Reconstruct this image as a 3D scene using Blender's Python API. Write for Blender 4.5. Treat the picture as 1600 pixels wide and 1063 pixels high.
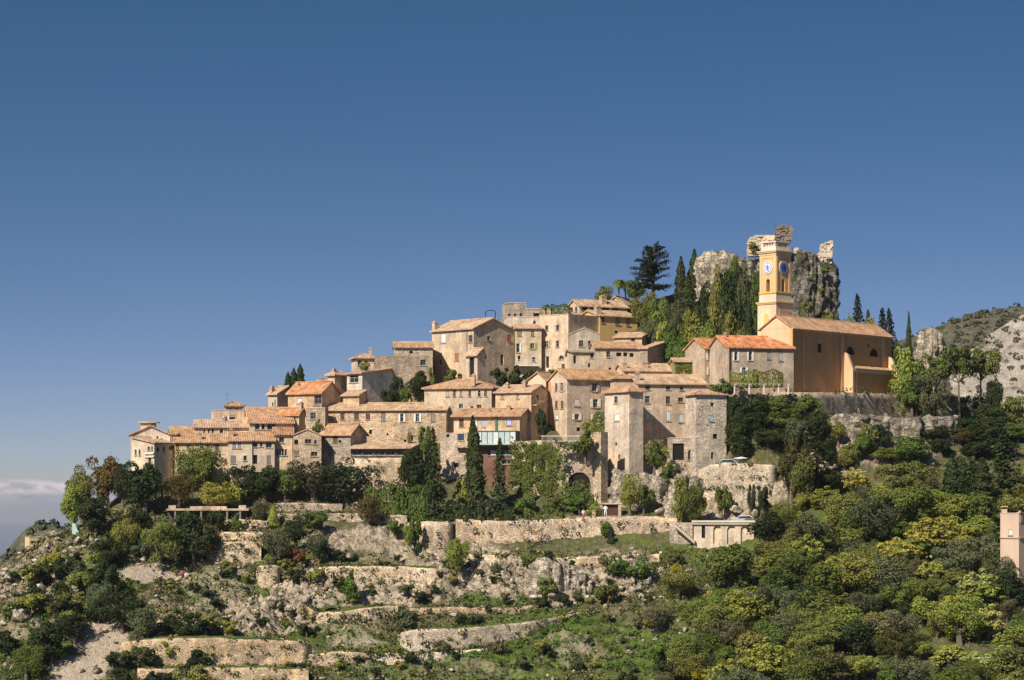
import bpy, math, random
import numpy as np
from math import sin, cos, tan, radians, pi, sqrt, atan2
for o in list(bpy.data.objects): bpy.data.objects.remove(o)
SC = bpy.context.scene
COL = SC.collection

# ------------------------------------------------------------------ camera, sky, sun
F = 4000.0                 # focal length in pixels of the 1600 px wide photograph
HZ = 780.0                 # row of the horizon
CX = 800.0
cam = bpy.data.cameras.new('camera')
cam.lens = 90.0; cam.sensor_width = 36.0; cam.sensor_fit = 'HORIZONTAL'
cam.shift_y = (HZ - 531.5) / 1600.0
cam.clip_start = 1.0; cam.clip_end = 60000.0
camo = bpy.data.objects.new('camera', cam); COL.objects.link(camo)
camo.location = (0, 0, 0); camo.rotation_euler = (pi/2, 0, 0)
SC.camera = camo

SUN_AZ = 38.0              # degrees to the left of the direction towards the camera
SUN_EL = 41.0
sd = (-sin(radians(SUN_AZ))*cos(radians(SUN_EL)), -cos(radians(SUN_AZ))*cos(radians(SUN_EL)), sin(radians(SUN_EL)))
sl = bpy.data.lights.new('sun', 'SUN'); sl.energy = 4.9; sl.angle = radians(0.5); sl.color = (1.0, 0.90, 0.76)
so = bpy.data.objects.new('sun', sl); COL.objects.link(so)
from mathutils import Vector, Matrix
so.rotation_euler = Vector(sd).to_track_quat('Z', 'Y').to_euler()

W = bpy.data.worlds.new('World'); SC.world = W; W.use_nodes = True
nt = W.node_tree; nt.nodes.clear()
wo = nt.nodes.new('ShaderNodeOutputWorld'); bg = nt.nodes.new('ShaderNodeBackground')
sky = nt.nodes.new('ShaderNodeTexSky'); sky.sky_type = 'NISHITA'; sky.sun_disc = False
sky.sun_elevation = radians(SUN_EL); sky.sun_rotation = radians(180 + SUN_AZ)
sky.altitude = 400; sky.air_density = 1.0; sky.dust_density = 0.6; sky.ozone_density = 2.2
geo = nt.nodes.new('ShaderNodeTexCoord')
bg.inputs[1].default_value = 0.062
# deep polarised blue: the sky is looked up a little higher than the line of sight
sep = nt.nodes.new('ShaderNodeSeparateXYZ'); nt.links.new(geo.outputs['Generated'], sep.inputs[0])
mz = nt.nodes.new('ShaderNodeMath'); mz.operation = 'MULTIPLY_ADD'; nt.links.new(sep.outputs[2], mz.inputs[0])
mz.inputs[1].default_value = 2.6; mz.inputs[2].default_value = 0.02
cmb = nt.nodes.new('ShaderNodeCombineXYZ'); nt.links.new(sep.outputs[0], cmb.inputs[0]); nt.links.new(sep.outputs[1], cmb.inputs[1]); nt.links.new(mz.outputs[0], cmb.inputs[2])
nrm = nt.nodes.new('ShaderNodeVectorMath'); nrm.operation = 'NORMALIZE'; nt.links.new(cmb.outputs[0], nrm.inputs[0])
nt.links.new(nrm.outputs[0], sky.inputs[0])
tintr = nt.nodes.new('ShaderNodeMapRange'); tintr.interpolation_type = 'SMOOTHSTEP'; tintr.inputs[1].default_value = -0.01; tintr.inputs[2].default_value = 0.20; nt.links.new(sep.outputs[2], tintr.inputs[0])
tint = nt.nodes.new('ShaderNodeMixRGB'); nt.links.new(tintr.outputs[0], tint.inputs[0]); tint.inputs[1].default_value = (0.93, 0.84, 0.96, 1); tint.inputs[2].default_value = (0.50, 0.81, 0.98, 1)
tm_ = nt.nodes.new('ShaderNodeMixRGB'); tm_.blend_type = 'MULTIPLY'; tm_.inputs[0].default_value = 1.0; nt.links.new(sky.outputs[0], tm_.inputs[1]); nt.links.new(tint.outputs[0], tm_.inputs[2])
hsv = nt.nodes.new('ShaderNodeHueSaturation'); hsv.inputs['Saturation'].default_value = 1.0; hsv.inputs['Value'].default_value = 1.0
nt.links.new(tm_.outputs[0], hsv.inputs['Color'])
# soft cloud bank low over the sea
mp = nt.nodes.new('ShaderNodeMapping'); mp.inputs['Scale'].default_value = (120, 20, 330); mp.inputs['Location'].default_value = (3.3, 0, 0.4)
nt.links.new(geo.outputs['Generated'], mp.inputs[0])
cn = nt.nodes.new('ShaderNodeTexNoise'); cn.inputs['Scale'].default_value = 1.0; cn.inputs['Detail'].default_value = 5; nt.links.new(mp.outputs[0], cn.inputs['Vector'])
cr = nt.nodes.new('ShaderNodeMapRange'); cr.inputs[1].default_value = 0.43; cr.inputs[2].default_value = 0.60; nt.links.new(cn.outputs[0], cr.inputs[0])
band = nt.nodes.new('ShaderNodeMapRange'); band.interpolation_type = 'SMOOTHSTEP'; band.inputs[1].default_value = 0.0085; band.inputs[2].default_value = 0.005; nt.links.new(sep.outputs[2], band.inputs[0])
band2 = nt.nodes.new('ShaderNodeMapRange'); band2.interpolation_type = 'SMOOTHSTEP'; band2.inputs[1].default_value = -0.004; band2.inputs[2].default_value = 0.0015; nt.links.new(sep.outputs[2], band2.inputs[0])
m1 = nt.nodes.new('ShaderNodeMath'); m1.operation = 'MULTIPLY'; nt.links.new(band.outputs[0], m1.inputs[0]); nt.links.new(band2.outputs[0], m1.inputs[1])
m2 = nt.nodes.new('ShaderNodeMath'); m2.operation = 'MULTIPLY'; nt.links.new(m1.outputs[0], m2.inputs[0]); nt.links.new(cr.outputs[0], m2.inputs[1])
m3 = nt.nodes.new('ShaderNodeMath'); m3.operation = 'MULTIPLY'; nt.links.new(m2.outputs[0], m3.inputs[0]); m3.inputs[1].default_value = 1.0
mixc = nt.nodes.new('ShaderNodeMixRGB'); nt.links.new(m3.outputs[0], mixc.inputs[0]); nt.links.new(hsv.outputs[0], mixc.inputs[1]); mixc.inputs[2].default_value = (11.0, 9.2, 9.3, 1)
nt.links.new(mixc.outputs[0], bg.inputs[0]); nt.links.new(bg.outputs[0], wo.inputs[0])

SC.view_settings.view_transform = 'Standard'; SC.view_settings.look = 'None'
SC.view_settings.exposure = 0.42; SC.view_settings.gamma = 1.0
SC.render.engine = 'CYCLES'
SC.cycles.use_denoising = True
SC.cycles.max_bounces = 5; SC.cycles.diffuse_bounces = 3; SC.cycles.glossy_bounces = 2; SC.cycles.transmission_bounces = 3
SC.cycles.caustics_reflective = False; SC.cycles.caustics_refractive = False

# ------------------------------------------------------------------ helpers
def at(px, py, Y): return Vector(((px - CX)/F*Y, Y, (HZ - py)/F*Y))
def X_(px, Y): return (px - CX)/F*Y
def Z_(py, Y): return (HZ - py)/F*Y

def tag(o, label=None, cat=None, group=None, kind=None):
    if label: o['label'] = label
    if cat: o['category'] = cat
    if group: o['group'] = group
    if kind: o['kind'] = kind
    return o
def empty(name, loc, label=None, cat=None, group=None):
    o = bpy.data.objects.new(name, None); COL.objects.link(o); o.location = loc; o.empty_display_size = 0.5
    if cat: o['kind'] = 'thing'
    return tag(o, label, cat, group)
def col4(c): return (c[0], c[1], c[2], 1.0)

class MB:
    """collects faces in world coordinates; build() links them as ONE mesh object"""
    def __init__(s): s.v = []; s.f = []; s.uv = []; s.mi = []
    def face(s, pts, uv=None, mi=0):
        n = len(s.v); s.v.extend([tuple(p) for p in pts]); s.f.append(tuple(range(n, n+len(pts))))
        if uv is None:
            p0 = Vector(pts[0]); e = (Vector(pts[1]) - p0); L = e.length or 1; e = e / L
            nn = e.cross(Vector(pts[-1]) - p0); nn = nn.normalized() if nn.length > 1e-9 else Vector((0, 0, 1)); b = nn.cross(e)
            uv = [((Vector(p) - p0).dot(e), (Vector(p) - p0).dot(b)) for p in pts]
        s.uv.extend(uv); s.mi.append(mi)
    def box(s, o, ex, ey, ez, mi=0):
        o = Vector(o); ex = Vector(ex); ey = Vector(ey); ez = Vector(ez)
        a, b, c, d = o, o+ex, o+ex+ey, o+ey
        if ex.cross(ey).dot(ez) < 0: a, b, c, d = a, d, c, b
        t = [p + ez for p in (a, b, c, d)]
        s.face([d, c, b, a], mi=mi); s.face(t, mi=mi)
        q = (a, b, c, d)
        for i in range(4): s.face([q[i], q[(i+1) % 4], t[(i+1) % 4], t[i]], mi=mi)
    def slab(s, poly, down, mi=0):
        """a roof plane given by its upper outline, thickened downwards"""
        top = [Vector(p) for p in poly]
        nn = (top[1]-top[0]).cross(top[2]-top[0])
        if nn.z < 0: top.reverse()
        low = [p - Vector((0, 0, down)) for p in top]
        hor = top
        s.face(top, mi=mi); s.face(list(reversed(low)), mi=mi)
        n = len(top)
        for i in range(n): s.face([low[i], low[(i+1) % n], top[(i+1) % n], top[i]], mi=mi)
    def tube(s, p, q, r0, r1=None, n=6, mi=0, cap=True):
        p = Vector(p); q = Vector(q); r1 = r0 if r1 is None else r1
        d = (q-p).normalized(); a = d.orthogonal().normalized(); b = d.cross(a)
        A = [p + (a*cos(2*pi*i/n) + b*sin(2*pi*i/n))*r0 for i in range(n)]
        B = [q + (a*cos(2*pi*i/n) + b*sin(2*pi*i/n))*r1 for i in range(n)]
        for i in range(n): s.face([A[i], A[(i+1) % n], B[(i+1) % n], B[i]], mi=mi)
        if cap: s.face(list(reversed(A)), mi=mi); s.face(B, mi=mi)
    def build(s, name, mats, parent=None, color=None, loc=None, smooth=False):
        me = bpy.data.meshes.new(name)
        o = bpy.data.objects.new(name, me)
        off = Vector((0, 0, 0))
        if parent is not None: off = Vector(parent['_w']) if '_w' in parent else world_loc(parent)
        elif loc is not None: off = Vector(loc)
        me.from_pydata([(v[0]-off.x, v[1]-off.y, v[2]-off.z) for v in s.v], [], s.f)
        ul = me.uv_layers.new(name='UVMap')
        ul.data.foreach_set('uv', [c for p in s.uv for c in p])
        if not isinstance(mats, (list, tuple)): mats = [mats]
        for m in mats: me.materials.append(m)
        me.polygons.foreach_set('material_index', s.mi)
        if smooth: me.polygons.foreach_set('use_smooth', [True]*len(s.f))
        me.update()
        COL.objects.link(o)
        if parent is not None: o.parent = parent
        elif loc is not None: o.location = off
        if color is not None: o.color = col4(color)
        return o
def world_loc(o):
    l = Vector((0, 0, 0))
    while o is not None: l = l + o.location; o = o.parent
    return l
def np_mesh(name, V, Fq, mats, parent=None, smooth=False, nv=4):
    """fast mesh from numpy arrays; V (n,3) local, Fq (m,nv)"""
    me = bpy.data.meshes.new(name)
    me.vertices.add(len(V)); me.vertices.foreach_set('co', np.asarray(V, np.float32).ravel())
    Fq = np.asarray(Fq, np.int32); m, k = Fq.shape
    me.loops.add(m*k); me.loops.foreach_set('vertex_index', Fq.ravel())
    me.polygons.add(m); me.polygons.foreach_set('loop_start', np.arange(0, m*k, k, dtype=np.int32))
    if not isinstance(mats, (list, tuple)): mats = [mats]
    for mm in mats: me.materials.append(mm)
    if smooth: me.polygons.foreach_set('use_smooth', np.ones(m, bool))
    me.update(calc_edges=True); me.validate()
    return me
def link(name, me, parent=None, loc=None, color=None):
    o = bpy.data.objects.new(name, me); COL.objects.link(o)
    if parent is not None: o.parent = parent
    if loc is not None: o.location = loc
    if color is not None: o.color = col4(color)
    return o

# ------------------------------------------------------------------ value noise
def _h(ix, iy, seed):
    n = (ix.astype(np.int64)*374761393 + iy.astype(np.int64)*668265263 + seed*144665) & 0x7fffffff
    n = ((n ^ (n >> 13))*1274126177) & 0x7fffffff
    return ((n ^ (n >> 16)) & 0xffff)/65535.0
def vnoise(x, y, seed=0):
    x = np.asarray(x, float); y = np.asarray(y, float)
    ix = np.floor(x); iy = np.floor(y); fx = x-ix; fy = y-iy
    fx = fx*fx*(3-2*fx); fy = fy*fy*(3-2*fy); ix = ix.astype(np.int64); iy = iy.astype(np.int64)
    a = _h(ix, iy, seed); b = _h(ix+1, iy, seed); c = _h(ix, iy+1, seed); d = _h(ix+1, iy+1, seed)
    return (a*(1-fx)+b*fx)*(1-fy) + (c*(1-fx)+d*fx)*fy
def fbm(x, y, seed=0, o=4, r=0.5):
    s = 0; a = 1; t = 0
    for i in range(o): s = s + a*vnoise(x, y, seed+i*17); t += a; a *= r; x = x*2.03+11.3; y = y*2.03+5.7
    return s/t
def sstep(a, b, x):
    t = np.clip((np.asarray(x, float)-a)/(b-a), 0, 1); return t*t*(3-2*t)

# ------------------------------------------------------------------ materials
class NT:
    def __init__(s, name):
        s.m = bpy.data.materials.new(name); s.m.use_nodes = True; s.t = s.m.node_tree; s.t.nodes.clear()
        s.out = s.n('ShaderNodeOutputMaterial'); s.b = s.n('ShaderNodeBsdfPrincipled'); s.l(s.b.outputs[0], s.out.inputs[0])
        s.b.inputs['Roughness'].default_value = 0.9; s.b.inputs['Specular IOR Level'].default_value = 0.2
    def n(s, k, **kw):
        x = s.t.nodes.new(k)
        for a, v in kw.items(): setattr(x, a, v)
        return x
    def l(s, a, b): s.t.links.new(a, b)
    def val(s, node, key, v): node.inputs[key].default_value = v
    def tc(s, which='Object', scale=(1, 1, 1), loc=(0, 0, 0), rot=(0, 0, 0)):
        c = s.n('ShaderNodeTexCoord'); m = s.n('ShaderNodeMapping'); s.l(c.outputs[which], m.inputs[0])
        m.inputs['Scale'].default_value = scale; m.inputs['Location'].default_value = loc; m.inputs['Rotation'].default_value = rot
        return m.outputs[0]
    def noise(s, vec, scale=1, detail=4, rough=0.55, out=0):
        x = s.n('ShaderNodeTexNoise'); s.l(vec, x.inputs['Vector']); x.inputs['Scale'].default_value = scale
        x.inputs['Detail'].default_value = detail; x.inputs['Roughness'].default_value = rough; return x.outputs[out]
    def vor(s, vec, scale=1, feature='F1', out='Distance', rand=1.0):
        x = s.n('ShaderNodeTexVoronoi', feature=feature); s.l(vec, x.inputs['Vector']); x.inputs['Scale'].default_value = scale
        x.inputs['Randomness'].default_value = rand; return x.outputs[out]
    def mr(s, v, a, b, c=0.0, d=1.0, smooth=False):
        x = s.n('ShaderNodeMapRange'); s.l(v, x.inputs[0])
        if smooth: x.interpolation_type = 'SMOOTHSTEP'
        for i, q in enumerate((a, b, c, d)): x.inputs[i+1].default_value = q
        return x.outputs[0]
    def math(s, op, a, b=None):
        x = s.n('ShaderNodeMath', operation=op)
        for i, q in enumerate((a, b)):
            if q is None: continue
            if isinstance(q, (int, float)): x.inputs[i].default_value = q
            else: s.l(q, x.inputs[i])
        return x.outputs[0]
    def mix(s, f, a, b, mode='MIX'):
        x = s.n('ShaderNodeMixRGB', blend_type=mode)
        for i, q in enumerate((f, a, b)):
            if isinstance(q, (int, float)): x.inputs[i].default_value = q
            elif isinstance(q, tuple): x.inputs[i].default_value = col4(q)
            else: s.l(q, x.inputs[i])
        return x.outputs[0]
    def ocol(s): return s.n('ShaderNodeObjectInfo').outputs['Color']
    def gray(s, v):
        x = s.n('ShaderNodeCombineXYZ')
        for i in range(3): s.l(v, x.inputs[i])
        return x.outputs[0]
    def bump(s, h, strength=0.5, dist=0.1):
        x = s.n('ShaderNodeBump'); s.l(h, x.inputs['Height']); x.inputs['Strength'].default_value = strength; x.inputs['Distance'].default_value = dist
        s.l(x.outputs[0], s.b.inputs['Normal'])
    def base(s, c):
        if isinstance(c, tuple): s.b.inputs['Base Color'].default_value = col4(c)
        else: s.l(c, s.b.inputs['Base Color'])

M = {}
def mk_wall(name, stone):
    t = NT(name); uv = t.tc('UV'); ob = t.tc('Object'); c = t.ocol()
    big = t.noise(ob, 0.22, 5, 0.6); fine = t.noise(ob, 2.2, 4, 0.65)
    streak = t.noise(t.tc('UV', (1.1, 0.12, 1)), 1.0, 4, 0.6)
    stn = t.mr(big, 0.3, 0.7, 0.66, 1.22); fn = t.mr(fine, 0.25, 0.75, 0.80, 1.17); st = t.mr(streak, 0.3, 0.62, 0.76, 1.06)
    v = t.math('MULTIPLY', t.math('MULTIPLY', stn, fn), st)
    c2 = t.mix(1.0, c, t.gray(v), 'MULTIPLY')
    c2 = t.mix(1.0, c2, (1.06, 1.02, .97), 'MULTIPLY')
    warm = t.mr(t.noise(ob, 0.5, 3), 0.4, 0.7, 0.0, 0.3)
    c2 = t.mix(warm, c2, t.mix(1.0, c2, (1.08, 0.92, 0.78), 'MULTIPLY'))
    grey = t.mr(t.noise(t.tc('Object', (1, 1, 1), (31, 7, 3)), 0.35, 4), 0.48, 0.68, 0.0, 0.45)
    c2 = t.mix(grey, c2, t.mix(1.0, c2, (0.66, 0.64, 0.63), 'MULTIPLY'))
    pt_ = t.mr(t.noise(t.tc('Object', (1, 1, .7), (5, 17, 2)), 0.42, 5, .7), .555, .585); c2 = t.mix(t.math('MULTIPLY', pt_, .8), c2, t.mix(1.0, c2, (1.22, 1.12, .98), 'MULTIPLY'))
    pd_ = t.mr(t.noise(t.tc('Object', (1, 1, .6), (25, 3, 12)), 0.5, 5, .7), .60, .63); c2 = t.mix(t.math('MULTIPLY', pd_, .75), c2, t.mix(1.0, c2, (.70, .64, .56), 'MULTIPLY'))
    if stone:
        sv0 = t.tc('UV', (1.0, 1.7, 1)); ws = t.n('ShaderNodeVectorMath', operation='MULTIPLY_ADD'); t.l(t.noise(sv0, 0.7, 3, .6, 1), ws.inputs[0]); ws.inputs[1].default_value = (0.5, 0.35, 0); t.l(sv0, ws.inputs[2]); sv = ws.outputs[0]; w = t.n('ShaderNodeTexVoronoi', feature='F1'); t.l(sv, w.inputs['Vector']); w.inputs['Scale'].default_value = 2.3
        cell = t.n('ShaderNodeSeparateColor'); t.l(w.outputs['Color'], cell.inputs[0])
        cv = t.mr(cell.outputs[0], 0, 1, 0.80, 1.22); c2 = t.mix(1.0, c2, t.gray(cv), 'MULTIPLY')
        ed = t.vor(sv, 2.3, 'DISTANCE_TO_EDGE'); j = t.mr(ed, 0.0, 0.07, 0.78, 1.0)
        c2 = t.mix(1.0, c2, t.gray(j), 'MULTIPLY')
        hol = t.mr(t.noise(ob, 1.3, 3), 0.64, 0.70, 1.0, 0.45); c2 = t.mix(1.0, c2, t.gray(hol), 'MULTIPLY')
        h = t.math('ADD', t.mr(ed, 0, 0.12), t.math('MULTIPLY', fine, 1.2)); t.bump(h, 0.75, 0.09)
    else:
        t.bump(t.math('ADD', fine, t.math('MULTIPLY', t.noise(ob, 0.9, 3), 1.5)), 0.6, 0.10)
    t.base(c2); M[name] = t.m
mk_wall('stone', True); mk_wall('plaster', False)

def mk_smooth(name, amt):          # well kept painted render
    t = NT(name); ob = t.tc('Object'); c = t.ocol()
    v = t.math('MULTIPLY', t.mr(t.noise(ob, 0.15, 4), 0.3, 0.7, 1-amt, 1+amt*0.5), t.mr(t.noise(t.tc('Object', (1, 1, 0.12)), 0.8, 4), 0.35, 0.7, 1-amt*0.7, 1.03))
    t.base(t.mix(1.0, c, t.gray(v), 'MULTIPLY')); t.bump(t.noise(ob, 3.0, 4), 0.25, 0.05); M[name] = t.m
mk_smooth('render', 0.16)

t = NT('roof_tile')                # canal tiles, uv in metres: u along the eave, v up the slope
uv = t.tc('UV'); c = t.ocol()
s_ = t.n('ShaderNodeSeparateXYZ'); t.l(uv, s_.inputs[0])
uu = t.math('DIVIDE', s_.outputs[0], 0.27); vv = t.math('DIVIDE', s_.outputs[1], 0.38)
fu = t.math('FLOOR', uu); fv = t.math('FLOOR', t.math('ADD', vv, 0.0))
cb = t.n('ShaderNodeCombineXYZ'); t.l(fu, cb.inputs[0]); t.l(fv, cb.inputs[1])
wn = t.n('ShaderNodeTexWhiteNoise', noise_dimensions='3D'); t.l(cb.outputs[0], wn.inputs['Vector'])
tv = t.mr(wn.outputs['Value'], 0, 1, 0.72, 1.25)
wave = t.math('ABSOLUTE', t.math('SINE', t.math('MULTIPLY', uu, pi)))
frac = t.math('FRACT', vv)
pat = t.mr(t.noise(t.tc('Object'), 0.45, 4, 0.6), 0.3, 0.7, 0.72, 1.18)
c2 = t.mix(1.0, c, t.gray(t.math('MULTIPLY', tv, pat)), 'MULTIPLY')
c2 = t.mix(1.0, c2, t.gray(t.mr(wave, 0.0, 0.35, 0.62, 1.0)), 'MULTIPLY')
c2 = t.mix(1.0, c2, t.gray(t.mr(t.noise(t.tc('UV', (1.5, .22, 1)), 1.0, 3, .6), .3, .7, .62, 1.25)), 'MULTIPLY')
lich = t.mr(t.noise(t.tc('Object'), 0.9, 5, 0.75), 0.47, 0.68, 0, 0.75); c2 = t.mix(lich, c2, (0.50, 0.42, 0.30))
dk = t.mr(t.noise(t.tc('Object', (1, 1, 1), (9, 2, 5)), 1.0, 4, 0.7), 0.58, 0.8, 0, 0.55); c2 = t.mix(dk, c2, (0.17, 0.10, 0.065))
t.base(c2); t.bump(t.math('ADD', t.math('MULTIPLY', wave, 1.0), t.math('MULTIPLY', frac, -0.25)), 0.8, 0.09); M['tile'] = t.m

def mk_leaf(name, transl=0.25, var=0.45):
    t = NT(name); c = t.ocol()
    g = t.n('ShaderNodeNewGeometry'); r = g.outputs['Random Per Island']
    c2 = t.mix(1.0, c, t.gray(t.mr(r, 0, 1, 1-var, 1+var)), 'MULTIPLY')
    cl = t.noise(t.tc('Object'), 0.8, 3)
    c2 = t.mix(t.mr(cl, 0.4, 0.65, 0, 0.5), c2, t.mix(1.0, c2, (1.12, 1.14, 0.62), 'MULTIPLY'))
    hv = t.n('ShaderNodeHueSaturation'); t.l(c2, hv.inputs['Color']); t.l(t.mr(t.math('FRACT', t.math('MULTIPLY', r, 37.7)), 0, 1, 0.475, 0.52), hv.inputs['Hue'])
    t.base(hv.outputs[0]); t.b.inputs['Roughness'].default_value = 0.62; t.b.inputs['Specular IOR Level'].default_value = 0.25
    tr = t.n('ShaderNodeBsdfTranslucent'); t.l(hv.outputs[0], tr.inputs[0]); mx = t.n('ShaderNodeMixShader'); mx.inputs[0].default_value = transl
    t.l(t.b.outputs[0], mx.inputs[1]); t.l(tr.outputs[0], mx.inputs[2]); t.l(mx.outputs[0], t.out.inputs[0]); M[name] = t.m
mk_leaf('leaf', 0.32, 0.30); mk_leaf('needle', 0.12, 0.28)

t = NT('tuft')                     # scrub: colour of each tuft carried by the mesh
at_ = t.n('ShaderNodeAttribute', attribute_name='tint'); g = t.n('ShaderNodeNewGeometry')
t.base(t.mix(1.0, at_.outputs['Color'], t.gray(t.mr(g.outputs['Random Per Island'], 0, 1, 0.6, 1.4)), 'MULTIPLY')); M['tuft'] = t.m

t = NT('bark'); t.base(t.mix(1.0, t.ocol(), t.gray(t.mr(t.noise(t.tc('Object', (1, 1, 0.3)), 6, 4), 0.3, 0.7, 0.6, 1.3)), 'MULTIPLY')); M['bark'] = t.m
t = NT('painted_wood'); t.base(t.mix(1.0, t.ocol(), t.gray(t.mr(t.noise(t.tc('Object', (1, 1, 1)), 2.2, 3), 0.3, 0.7, 0.85, 1.1)), 'MULTIPLY')); t.b.inputs['Roughness'].default_value = 0.6; M['wood'] = t.m
t = NT('window_glass'); t.base((0.025, 0.028, 0.032)); t.b.inputs['Roughness'].default_value = 0.15; t.b.inputs['Specular IOR Level'].default_value = 0.25; M['glass'] = t.m
t = NT('dark_interior'); t.base((0.018, 0.014, 0.012)); M['dark'] = t.m  # near-black, stands in for shade inside openings; plain black on tyres
t = NT('metal'); t.base(t.ocol()); t.b.inputs['Metallic'].default_value = 0.5; t.b.inputs['Roughness'].default_value = 0.5; M['metal'] = t.m
t = NT('skin'); t.base((0.45, 0.28, 0.2)); M['skin'] = t.m
t = NT('cloth'); t.base(t.ocol()); M['cloth'] = t.m

def mk_rock(name, c1, c2, c3, sc=1.0, veg=0.35):
    t = NT(name); ob = t.tc('Object')
    a = t.noise(ob, 0.35*sc, 6, 0.65); b = t.noise(ob, 1.6*sc, 5, 0.65)
    st = t.noise(t.tc('Object', (0.5, 0.5, 2.2), (0, 0, 0), (0.35, 0.2, 0)), 0.8*sc, 5, 0.6)
    c = t.mix(t.mr(a, 0.38, 0.62), c1, c2); c = t.mix(t.mr(b, 0.35, 0.7, 0, 0.8), c, t.mix(1.0, c, (0.74, 0.69, 0.62), 'MULTIPLY'))
    c = t.mix(t.mr(st, 0.5, 0.68, 0, 0.7), c, c3)
    wv = t.n('ShaderNodeVectorMath', operation='MULTIPLY_ADD'); t.l(t.noise(ob, 0.9*sc, 4, 0.6, 1), wv.inputs[0]); wv.inputs[1].default_value = (2.4, 2.4, 2.4); t.l(t.tc('Object', (1, 1, 0.45)), wv.inputs[2])
    cr = t.vor(wv.outputs[0], 0.8*sc, 'DISTANCE_TO_EDGE'); c = t.mix(t.mr(t.noise(ob, .5, 2), .4, .6, .2, 1.0), c, t.mix(1.0, c, t.gray(t.mr(cr, 0, 0.05, 0.6, 1.0)), 'MULTIPLY'))
    g = t.n('ShaderNodeNewGeometry'); sp = t.n('ShaderNodeSeparateXYZ'); t.l(g.outputs['Normal'], sp.inputs[0])
    up = t.mr(sp.outputs[2], 0.15, 0.7, .35, 1); vg = t.math('MULTIPLY', up, t.mr(t.noise(ob, 0.7*sc, 4), 0.48, 0.56, 0, 2.2)); vg = t.math('MULTIPLY', vg, veg)
    c = t.mix(vg, c, (0.055, 0.065, 0.02))
    t.base(c); t.bump(t.math('ADD', t.math('ADD', b, st), t.math('MULTIPLY', t.mr(cr, 0, 0.1), 0.5)), 1.0, 0.45/sc); M[name] = t.m
mk_rock('rock', (0.50, 0.44, 0.36), (0.36, 0.31, 0.26), (0.30, 0.23, 0.15))
mk_rock('rock_dark', (0.30, 0.28, 0.25), (0.20, 0.185, 0.17), (0.26, 0.21, 0.16), 0.8, 0.6)
mk_rock('rock_pale', (0.68, 0.60, 0.49), (0.52, 0.45, 0.36), (0.42, 0.33, 0.23))

t = NT('hillside_ground')
ob = t.tc('Object'); aa = t.n('ShaderNodeAttribute', attribute_name='mask'); ms = t.n('ShaderNodeSeparateColor'); t.l(aa.outputs['Color'], ms.inputs[0])
n1 = t.noise(ob, 0.30, 6, 0.65); n2 = t.noise(ob, 1.5, 5, 0.65); n3 = t.noise(ob, 5.0, 3, 0.6)
soil = t.mix(t.mr(n1, 0.35, 0.65), (0.15, 0.12, 0.07), (0.26, 0.20, 0.125)); soil = t.mix(t.mr(n2, 0.38, 0.55), soil, (0.085, 0.10, 0.032))
grass = t.mix(t.mr(n2, 0.35, 0.65), (0.070, 0.115, 0.020), (0.150, 0.195, 0.036)); grass = t.mix(t.mr(n1, 0.45, 0.65, 0, 0.7), grass, (0.050, 0.055, 0.02))
dry = t.mix(t.mr(n2, 0.35, 0.65), (0.55, 0.46, 0.36), (0.40, 0.32, 0.235))
rk = t.mix(t.mr(n1, 0.35, 0.65), (0.66, 0.56, 0.43), (0.48, 0.39, 0.29)); rk = t.mix(t.mr(n2, 0.40, 0.60, 0, 0.9), rk, (0.17, 0.13, 0.08))
wob = t.mr(n2, 0.3, 0.7, -0.35, 0.35)
def mask(ch, base, colr):
    f = t.mr(t.math('ADD', ms.outputs[ch], wob), 0.40, 0.60); return t.mix(f, base, colr)
c = mask(1, soil, grass); c = mask(2, c, dry); c = mask(0, c, rk)
c = t.mix(1.0, c, t.gray(t.mr(n3, 0.3, 0.7, 0.72, 1.2)), 'MULTIPLY')
t.base(c); t.bump(t.math('ADD', t.math('MULTIPLY', n2, 2.0), n3), 1.0, 0.30); M['ground'] = t.m

t = NT('far_hill')
ob = t.tc('Object'); a = t.noise(ob, 0.02, 8, 0.7); b = t.noise(t.tc('Object', (1, 1, 2.5)), 0.055, 6, 0.75); d = t.noise(ob, 0.18, 4, 0.7)
aa = t.n('ShaderNodeAttribute', attribute_name='mask'); ms = t.n('ShaderNodeSeparateColor'); t.l(aa.outputs['Color'], ms.inputs[0])
scr = t.mix(t.mr(d, 0.4, 0.6), (0.085, 0.078, 0.048), (0.15, 0.135, 0.085))
rk = t.mix(t.mr(d, 0.35, 0.65), (0.50, 0.44, 0.37), (0.30, 0.26, 0.21))
f = t.math('ADD', t.math('ADD', t.math('MULTIPLY', b, 0.9), t.math('MULTIPLY', d, 0.5)), ms.outputs[0])
t.base(t.mix(t.mr(f, 0.88, 1.02), scr, rk)); t.bump(t.math('ADD', b, d), 1.0, 5.0); M['far_hill'] = t.m
t = NT('sea_water'); t.base((0.07, 0.11, 0.15)); t.b.inputs['Roughness'].default_value = 0.35; t.b.inputs['Specular IOR Level'].default_value = 0.5
t.bump(t.noise(t.tc('Object'), 0.02, 4), 0.4, 3.0); M['sea'] = t.m
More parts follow.
